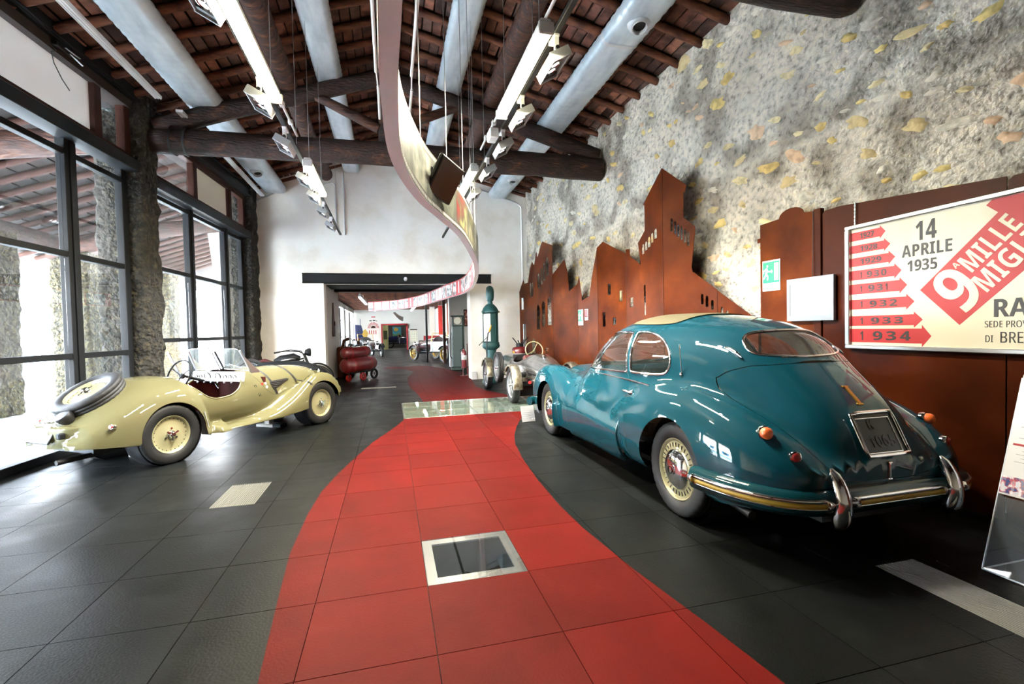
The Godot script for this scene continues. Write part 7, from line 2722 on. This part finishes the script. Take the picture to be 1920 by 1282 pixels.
func far_car(called: String, label: String, at: Vector3, turn: float, m: Material, wm: Material, cat := "car"):
	# an early open car: bonnet, scuttle, tub, wings, four wire wheels; it points along -z
	var c = thing(called, label, cat, at, turn)
	var st := new_st()
	tube(st, [Vector3(0, 0.72, -1.5), Vector3(0, 0.76, -1.1), Vector3(0, 0.82, -0.4), Vector3(0, 0.84, -0.1)], [0.26, 0.28, 0.33, 0.38], 18, true, 0.9)
	done("bonnet", st, m, c)
	st = new_st()
	box(st, Vector3(0, 0.7, -1.53), Vector3(0.44, 0.56, 0.1), 0.03)
	done("radiator", st, M.chrome, c)
	st = new_st()
	for s in [-1, 1]: box(st, Vector3(s * 0.5, 0.7, 0.55), Vector3(0.06, 0.52, 1.3), 0.03)
	box(st, Vector3(0, 0.75, 1.2), Vector3(1.05, 0.6, 0.1), 0.04)
	box(st, Vector3(0, 0.48, 0.5), Vector3(1.0, 0.08, 1.4), 0.02)
	done("tub", st, m, c)
	st = new_st()
	box(st, Vector3(0, 0.62, 0.5), Vector3(0.92, 0.2, 0.5), 0.06)
	box(st, Vector3(0, 0.88, 0.8), Vector3(0.92, 0.44, 0.14), 0.06)
	done("seat", st, M.leather, c)
	st = new_st()
	for s in [-1, 1]:
		lathe(st, [Vector2(0.03, 0), Vector2(0.1, 0.06), Vector2(0.12, 0.14), Vector2(0.11, 0.15), Vector2(0, 0.15)], 16, along(Vector3(s * 0.36, 0.82, -1.45), Vector3(0, 0, -1)))
	done("headlamp", st, M.chrome, c)
	st = new_st()
	for s in [-1, 1]: bar(st, Vector3(s * 0.32, 0.42, -1.7), Vector3(s * 0.32, 0.46, 1.5), 0.06, 0.1, 0.01)
	for z in [-1.25, 1.2]: tube(st, [Vector3(-0.65, 0.36, z), Vector3(0.65, 0.36, z)], 0.035, 8)
	done("chassis", st, M.steel_black, c)
	st = new_st()
	var ring := []
	for k in 22: ring.append(Vector3(0.24, 1.08, 0.2) + Basis(Vector3.RIGHT, -0.7) * Vector3(cos(TAU * k / 20) * 0.2, sin(TAU * k / 20) * 0.2, 0))
	tube(st, ring, 0.015, 6)
	done("steering_wheel", st, M.steel_black, c)
	st = new_st()
	for s in [-1, 1]: bar(st, Vector3(s * 0.45, 0.95, -0.1), Vector3(s * 0.45, 1.35, 0.02), 0.025, 0.025)
	bar(st, Vector3(-0.45, 1.35, 0.02), Vector3(0.45, 1.35, 0.02), 0.025, 0.025)
	done("screen_frame", st, M.brass, c)
	var tm := tyre_mesh(0.36, 0.12, 0.26, 0.003, 48)
	for z in [-1.25, 1.2]:
		for sx in [-1.0, 1.0]:
			var w := Node3D.new()
			place(w, "wheel", c)
			w.position = Vector3(sx * 0.68, 0.358, z)
			wire_wheel(w, tm, sx, 0.26, wm)
			st = new_st()
			G += 1
			st.set_smooth_group(G)
			var rows := []
			for k in 13:
				var a := lerpf(0.15, PI * 0.85, k / 12.0)
				var row := []
				for q in [[-0.11, 0.4], [0.0, 0.44], [0.11, 0.4]]: row.append(Vector3(sx * 0.68 + q[0], 0.358 + sin(a) * q[1], z + cos(a) * q[1]))
				rows.append(row)
			for k in 12:
				for j in 2: quad(st, rows[k][j], rows[k + 1][j], rows[k + 1][j + 1], rows[k][j + 1])
			done("wing", st, m, c)
	return c

func build_back_room_things():
	far_car("veteran_car", "dark red and black veteran car with a gold spoked wheel in the far hall", Vector3(2.35, 0, -23.6), 0.55, paint(C8(60, 24, 26)), M.brass)
	far_car("open_tourer", "black open car with bright chrome front at the left of the far hall", Vector3(-1.5, 0, -30.2), PI + 0.25, M.steel_black, M.alu)
	far_car("blue_tourer", "dark blue old car seen through the red door frame", Vector3(0.85, 0, -42.6), 1.2, paint(C8(24, 30, 66)), M.white)
	# second pump
	var p = thing("fuel_pump", "dark green fuel pump standing in the second hall right of the film band", "fuel pump", Vector3(2.42, 0, -17.6), -0.3)
	var st := new_st()
	box(st, Vector3(0, 0.82, 0), Vector3(0.42, 1.64, 0.36), 0.03)
	box(st, Vector3(0, 0.06, 0), Vector3(0.5, 0.12, 0.44), 0.02)
	done("cabinet", st, M.pump_dark, p)
	st = new_st()
	lathe(st, [Vector2(0, -0.05), Vector2(0.13, -0.05), Vector2(0.15, 0), Vector2(0.13, 0.05), Vector2(0, 0.05)], 22, along(Vector3(0, 1.82, 0), Vector3(0, 0, 1)))
	done("globe", st, M.cream_panel, p)
	st = new_st()
	box(st, Vector3(0, 1.98, 0), Vector3(0.5, 0.05, 0.34), 0.02)
	for s in [-1, 1]: box(st, Vector3(s * 0.19, 1.8, 0), Vector3(0.04, 0.34, 0.2), 0.01)
	done("canopy", st, M.pump_dark, p)
	st = new_st()
	tube(st, [Vector3(-0.22, 1.4, 0.1), Vector3(-0.3, 1.1, 0.14), Vector3(-0.28, 0.5, 0.14), Vector3(-0.2, 0.4, 0.12)], 0.018, 8)
	done("hose", st, M.black, p)
	# framed print on the partition
	var f = thing("framed_print", "dark framed print with a pale portrait on the shaded partition", "picture", Vector3(3.06, 1.95, -19.02))
	st = new_st()
	sheet(st, rectp(-0.2, -0.34, 0.2, 0.34), 0.03, Transform3D.IDENTITY, [rectp(-0.16, -0.3, 0.16, 0.3)])
	done("frame", st, M.brown_frame, f)
	st = new_st()
	box(st, Vector3(0, 0, 0.008), Vector3(0.34, 0.62, 0.01))
	done("print", st, tri_mat(ntex(0.02, 3, ramp([C8(120, 50, 40), C8(150, 80, 60), C8(214, 190, 170)], [0.3, 0.5, 0.75]), 160, 128), Vector3(2, 2, 2), 0.6), f)
	# guitar-shaped board on the inner left wall
	var g = thing("signal_board", "long brown tapering wooden board hanging on the inner left wall of the opening", "board", Vector3(-1.73, 1.35, -15.75), PI / 2)
	st = new_st()
	sheet(st, pv([-0.26, 0.0, 0.26, 0.0, 0.3, 0.14, 0.22, 0.4, 0.06, 0.9, 0.0, 1.05, -0.06, 0.9, -0.22, 0.4, -0.3, 0.14]), 0.03, Transform3D.IDENTITY)
	done("board", st, M.brown_frame, g)
	st = new_st()
	lathe(st, [Vector2(0.07, 0.0), Vector2(0.09, 0.01), Vector2(0.09, 0.02), Vector2(0.07, 0.03)], 18, along(Vector3(0, 0.4, 0.03), Vector3(0, 0, 1)))
	done("ring", st, M.rust_dark, g)
	var ch = thing("workbench", "dark red machine cabinet against the inner left wall behind the air tanks", "cabinet", Vector3(-1.45, 0, -16.7))
	st = new_st()
	box(st, Vector3(0, 0.5, 0), Vector3(0.5, 1.0, 0.8), 0.03)
	done("cabinet", st, M.rust_dark, ch)
	st = new_st()
	tube(st, [Vector3(-0.1, 0.98, 0.1), Vector3(-0.05, 1.2, 0.1), Vector3(0.1, 1.25, 0.05)], 0.05, 10)
	lathe(st, [Vector2(0.14, 0), Vector2(0.16, 0.03), Vector2(0.14, 0.06)], 20, along(Vector3(0.1, 1.14, 0.3), Vector3(0, 0, 1)))
	done("machine_head", st, M.rust_dark, ch)
	# mural on the end wall
	var m = thing("mural", "large painted panel with rising red sun rays and dark blue shapes on the end wall", "mural", Vector3(-2.6, 0.1, EZ + 0.02))
	st = new_st()
	box(st, Vector3(0.88, 1.45, 0), Vector3(1.76, 2.9, 0.02))
	done("panel", st, M.end_plaster, m)
	st = new_st()
	sheet(st, pv([0, 0.6, 1.0, 0.6, 0.9, 0.9, 0.6, 1.3, 0.45, 1.9, 0.0, 1.95]), 0.01, Transform3D(Basis.IDENTITY, Vector3(0, 0, 0.011)))
	sheet(st, pv([0.36, 1.9, 0.4, 1.9, 0.4, 2.4, 0.36, 2.4]), 0.01, Transform3D(Basis.IDENTITY, Vector3(0, 0, 0.011)))
	done("blue_shape", st, mat(C8(40, 48, 86), 0.6), m)
	st = new_st()
	for k in 13:
		var a := PI * k / 12.0
		var r0 := 0.2; var r1 := 0.42
		var q := Vector2(1.33, 1.7)
		sheet(st, PackedVector2Array([q + Vector2(cos(a - 0.07) * r0, sin(a - 0.07) * r0), q + Vector2(cos(a - 0.07) * r1, sin(a - 0.07) * r1), q + Vector2(cos(a + 0.07) * r1, sin(a + 0.07) * r1), q + Vector2(cos(a + 0.07) * r0, sin(a + 0.07) * r0)]), 0.01, Transform3D(Basis.IDENTITY, Vector3(0, 0, 0.011)))
	for k in 4: sheet(st, rectp(1.0 + k * 0.16, 1.2, 1.06 + k * 0.16, 1.5), 0.01, Transform3D(Basis.IDENTITY, Vector3(0, 0, 0.011)))
	sheet(st, rectp(1.2, 2.48, 1.5, 2.55), 0.01, Transform3D(Basis.IDENTITY, Vector3(0, 0, 0.011)))
	done("sun_rays", st, M.red, m)
	st = new_st()
	sheet(st, pv([1.15, 1.66, 1.5, 1.66, 1.48, 1.8, 1.32, 1.86, 1.18, 1.8]), 0.012, Transform3D(Basis.IDENTITY, Vector3(0, 0, 0.011)))
	done("sun", st, M.brown_frame, m)
	st = new_st()
	sheet(st, pv([0.5, 1.2, 0.7, 0.7, 0.9, 0.65, 0.85, 1.0, 0.95, 1.3, 0.75, 1.6, 0.6, 1.5]), 0.012, Transform3D(Basis.IDENTITY, Vector3(0, 0, 0.012)))
	done("figure", st, M.yellow, m)
	st = new_st()
	for q in [[1.05, 2.2, 0.18], [1.3, 2.22, 0.2], [1.55, 2.18, 0.06]]: sheet(st, rectp(q[0], q[1], q[0] + q[2], q[1] + 0.07), 0.01, Transform3D(Basis.IDENTITY, Vector3(0, 0, 0.011)))
	done("script_line", st, M.ink, m)
	# chart, picture and panel
	var cb = thing("wall_chart", "beige gridded wall chart right of the red door frame", "chart", Vector3(1.75, 1.12, EZ + 0.02))
	st = new_st()
	box(st, Vector3.ZERO, Vector3(0.52, 0.9, 0.03), 0.004)
	done("sheet", st, M.cream_panel, cb)
	st = new_st()
	box(st, Vector3(0, 0.47, 0), Vector3(0.54, 0.07, 0.05), 0.006)
	for k in 4: box(st, Vector3(-0.2 + k * 0.13, 0, 0.017), Vector3(0.012, 0.82, 0.003))
	for k in 6: box(st, Vector3(0, -0.36 + k * 0.14, 0.017), Vector3(0.48, 0.01, 0.003))
	done("grid_lines", st, M.brown_frame, cb)
	var pt = thing("painted_poster", "bright yellow and blue landscape poster inside the room behind the red door", "poster", Vector3(0.55, 1.4, -44.0))
	st = new_st()
	box(st, Vector3.ZERO, Vector3(0.75, 0.95, 0.02))
	done("sky_field", st, mat(C8(70, 150, 170), 0.6), pt)
	st = new_st()
	sheet(st, circle2(Vector2(0, 0.2), 0.2, 16, 0.16), 0.012, Transform3D(Basis.IDENTITY, Vector3(-0.08, 0.05, 0.011)))
	done("sun_field", st, M.yellow, pt)
	st = new_st()
	sheet(st, pv([-0.36, -0.46, 0.36, -0.46, 0.36, -0.2, 0.1, -0.1, -0.15, -0.22, -0.36, -0.12]), 0.012, Transform3D(Basis.IDENTITY, Vector3(0, 0, 0.011)))
	done("hill_field", st, mat(C8(90, 140, 80), 0.6), pt)
	var yp = thing("yellow_panel", "pale yellow panel with a dark picture at the left inside the red door frame", "panel", Vector3(-0.42, 1.0, -40.5))
	st = new_st()
	box(st, Vector3.ZERO, Vector3(0.45, 2.0, 0.04), 0.004)
	done("panel", st, mat(C8(196, 190, 130), 0.6), yp)
	st = new_st()
	box(st, Vector3(0, 0.2, 0.025), Vector3(0.3, 0.7, 0.02), 0.003)
	done("dark_picture", st, mat(C8(70, 74, 40), 0.6), yp)
	# posts and red panels at the right of the far hall
	for q in [[1.62, -22.4, "dark post right of the far hall by the red panels", M.steel_black, 0.09, 3.1], [2.3, -21.2, "brown post nearest the green fuel pump in the far hall", M.brown_frame, 0.12, 3.1]]:
		st = new_st()
		box(st, Vector3(q[0], q[5] * 0.5, q[1]), Vector3(q[4], q[5], q[4]), 0.01)
		tag(done("post", st, q[3]), q[2], "post")
	var rp = thing("red_board", "bright red board behind the veteran car in the far hall", "board", Vector3(2.2, 0.95, -26.6))
	st = new_st()
	box(st, Vector3.ZERO, Vector3(0.9, 0.5, 0.04), 0.006)
	done("board", st, M.red, rp)
	st = new_st()
	for s in [-0.4, 0.4]: bar(st, Vector3(s, -0.2, -0.03), Vector3(s, -0.95, -0.03), 0.04, 0.04)
	done("leg", st, M.steel_black, rp)
	for q in [[2.5, -24.6, C8(214, 60, 50), 0.22, "narrow red banner hanging at the right of the far hall"], [2.75, -22.6, C8(196, 110, 84), 0.3, "orange brown banner hanging at the right of the far hall"], [2.2, -26.0, C8(220, 214, 204), 0.28, "pale banner hanging at the right of the far hall"]]:
		var b = thing("banner", q[4], "banner", Vector3(q[0], 2.0, q[1]))
		st = new_st()
		box(st, Vector3(0, 0, 0), Vector3(q[3], 1.5, 0.012), 0.003)
		done("cloth", st, mat(q[2], 0.8), b)
		st = new_st()
		tube(st, [Vector3(-q[3] * 0.55, 0.76, 0), Vector3(q[3] * 0.55, 0.76, 0)], 0.012, 8)
		for s in [-1, 1]: tube(st, [Vector3(s * q[3] * 0.4, 0.76, 0), Vector3(s * q[3] * 0.4, 1.2, 0)], 0.004, 5)
		done("rod", st, M.alu, b)
	# the grey end of another film band, curling down
	var fe = thing("film_end", "grey curled end of a film band hanging over the red door", "film band", Vector3(0.15, 2.0, -26.0))
	st = new_st()
	G += 1
	st.set_smooth_group(G)
	for k in 14:
		var f0 := func(t: float) -> Vector3: return Vector3(0.52 * t, 0.47 - 0.45 * sin(t * PI * 0.5), -0.3 * t)
		var f1 := func(t: float) -> Vector3: return Vector3(0.12 + 0.42 * t, 0.5 - 0.24 * sin(t * PI * 0.5), -0.3 * t - 0.06)
		var a := k / 14.0
		var b := (k + 1) / 14.0
		quad(st, f0.call(a), f0.call(b), f1.call(b), f1.call(a))
		quad(st, f0.call(a) + Vector3(0, 0, -0.05), f1.call(a) + Vector3(0, 0, -0.05), f1.call(b) + Vector3(0, 0, -0.05), f0.call(b) + Vector3(0, 0, -0.05))
		quad(st, f0.call(a), f0.call(a) + Vector3(0, 0, -0.05), f0.call(b) + Vector3(0, 0, -0.05), f0.call(b))
	done("film", st, mat(C8(110, 100, 92), 0.5), fe)
	st = new_st()
	for x in [0.1, 0.5]: tube(st, [Vector3(x, 0.4, -0.1), Vector3(x, 1.2, -0.1)], 0.004, 5)
	done("suspension_cable", st, M.alu, fe)
	# pale box stack by the tanks
	st = new_st()
	box(st, Vector3(-2.05, 0.3, -13.2), Vector3(0.3, 0.6, 0.3), 0.02)
	tag(done("dark_crate", st, M.steel_black), "dark crate half hidden behind the motorcycle's sidecar", "crate")

# ------------------------------------------------------------------ outside the windows
func build_outdoors():
	var st := new_st()
	box(st, Vector3(-33.0, -0.16, -12.0), Vector3(57.0, 0.3, 90.0))
	var gr := done("ground", st, M.tarmac)
	tag(gr, "", "", "", "structure")
	st = new_st()
	box(st, Vector3(30.0, -0.16, -12.0), Vector3(50.0, 0.3, 90.0))
	tag(done("ground_yard", st, M.tarmac), "", "", "", "structure")
	# portico: stone columns, plate log, rafters and tiles sloping down away from the hall
	var pc = thing("portico_roof", "old portico roof of logs, rafters and tiles outside the windows", "roof")
	var y_in := 5.0
	var y_out := 3.75
	var yr := func(x: float) -> float: return lerpf(y_in, y_out, (-4.6 - x) / 3.6)
	st = new_st()
	var d0 := Vector3(0, 0, 5.0); var d1 := Vector3(0, 0, -42.0)
	for o in [0.16, 0.26]:
		quad(st, Vector3(-4.2, yr.call(-4.2) + o, 0) + d0, Vector3(-9.0, yr.call(-9.0) + o, 0) + d0, Vector3(-9.0, yr.call(-9.0) + o, 0) + d1, Vector3(-4.2, yr.call(-4.2) + o, 0) + d1)
	done("roof_deck", st, M.deck, pc)
	for k in 47:
		var z := 4.5 - k * 0.56
		st = new_st()
		tube(st, [Vector3(-4.3, yr.call(-4.3) + 0.05, z), Vector3(-6.4, yr.call(-6.4) + 0.05, z), Vector3(-8.9, yr.call(-8.9) + 0.05, z)], 0.06, 7, true, 1.0, 0.08)
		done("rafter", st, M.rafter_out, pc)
	var rest := new_st()
	var proto := new_st()
	box(proto, Vector3.ZERO, Vector3(0.29, 0.03, 0.52), 0.004)
	proto.generate_normals()
	var pm := proto.commit()
	var sl := atan((y_in - y_out) / 3.6)
	for k in 46:
		var z := 4.22 - k * 0.56
		for i in 15:
			var x := -4.5 - i * 0.3
			var xf := Transform3D(Basis(Vector3.BACK, sl + rng.randf_range(-0.03, 0.03)), Vector3(x, yr.call(x) + 0.135, z))
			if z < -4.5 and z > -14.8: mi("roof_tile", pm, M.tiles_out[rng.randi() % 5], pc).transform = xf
			else: box(rest, xf.origin, Vector3(0.29, 0.03, 0.52), 0.0, xf.basis)
	tag(done("distant_roof_tiles", rest, M.tiles_out[1], pc), "", "", "", "stuff")
	st = new_st()
	tube(st, [Vector3(-7.6, 3.72, 5.0), Vector3(-7.6, 3.7, -8.0), Vector3(-7.6, 3.72, -23.0)], 0.2, 12, true, 1.0, 0.02)
	done("plate_log", st, M.log_dark, pc)
	for z in [-2.5, -8.3, -13.9]:
		st = new_st()
		tube(st, [Vector3(-4.1, 4.35, z), Vector3(-6.0, 4.1, z), Vector3(-7.9, 3.5, z)], 0.19, 12, true, 1.0, 0.03)
		done("cross_log", st, M.wood, pc)
	var cols := [[-11.2, "stone portico column outside seen through the near window, left of the mullion"], [-14.2, "stone portico column outside seen through the near window, right of the mullion"], [-18.6, "stone portico column outside seen through the far window"], [-5.2, "stone portico column outside near the camera"], [0.8, "stone portico column outside behind the camera"]]
	for q in cols:
		var z: float = q[0]
		st = new_st()
		var c = thing("stone_column", q[1], "column", Vector3(-7.5, 0, z))
		var fake := new_st()
		rough_pillar(fake, -0.4, 0.4, 0.0, 3.55, -0.42, 0.42)
		done("shaft", fake, M.pillar, c)
	# house across the yard with blue shutters
	var h = thing("house", "sunlit pale house with blue shutters across the yard", "house", Vector3(-26.0, 0, -26.0))
	st = new_st()
	box(st, Vector3(-2, 4.0, 0), Vector3(4.0, 8.0, 70.0))
	done("wall", st, M.facade, h)
	for k in 11:
		st = new_st()
		var z := 28.0 - k * 5.2
		for s in [-1, 1]: box(st, Vector3(0.06, 2.6, z + s * 0.75), Vector3(0.06, 1.7, 0.5), 0.01)
		done("shutter", st, mat(C8(40, 120, 170), 0.6), h)
		st = new_st()
		box(st, Vector3(0.01, 2.6, z), Vector3(0.03, 1.6, 1.0))
		done("window", st, M.steel_black, h)
	st = new_st()
	box(st, Vector3(-1.8, 8.1, 0), Vector3(5.0, 0.25, 71.0))
	done("roof", st, M.rafter, h)
	var yw = thing("yard_wall", "low pale blue wall with a tiled coping across the yard", "wall", Vector3(-15.0, 0, -20.0))
	st = new_st()
	box(st, Vector3(0, 0.42, 0), Vector3(0.3, 0.84, 50.0), 0.01)
	done("wall", st, mat(C8(150, 190, 206), 0.8), yw)
	var cm := new_st()
	lathe(cm, [Vector2(0.09, -0.25), Vector2(0.11, 0.25)], 10, along(Vector3.ZERO, Vector3(1, 0, 0)))
	cm.generate_normals()
	var cmesh := cm.commit()
	for k in 150:
		var o := mi("coping_tile", cmesh, mat(C8(120, 150, 170), 0.8) if k == 0 else yw.get_child(1).material_override, yw)
		o.position = Vector3(0, 0.86, -24.5 + k * 0.32)
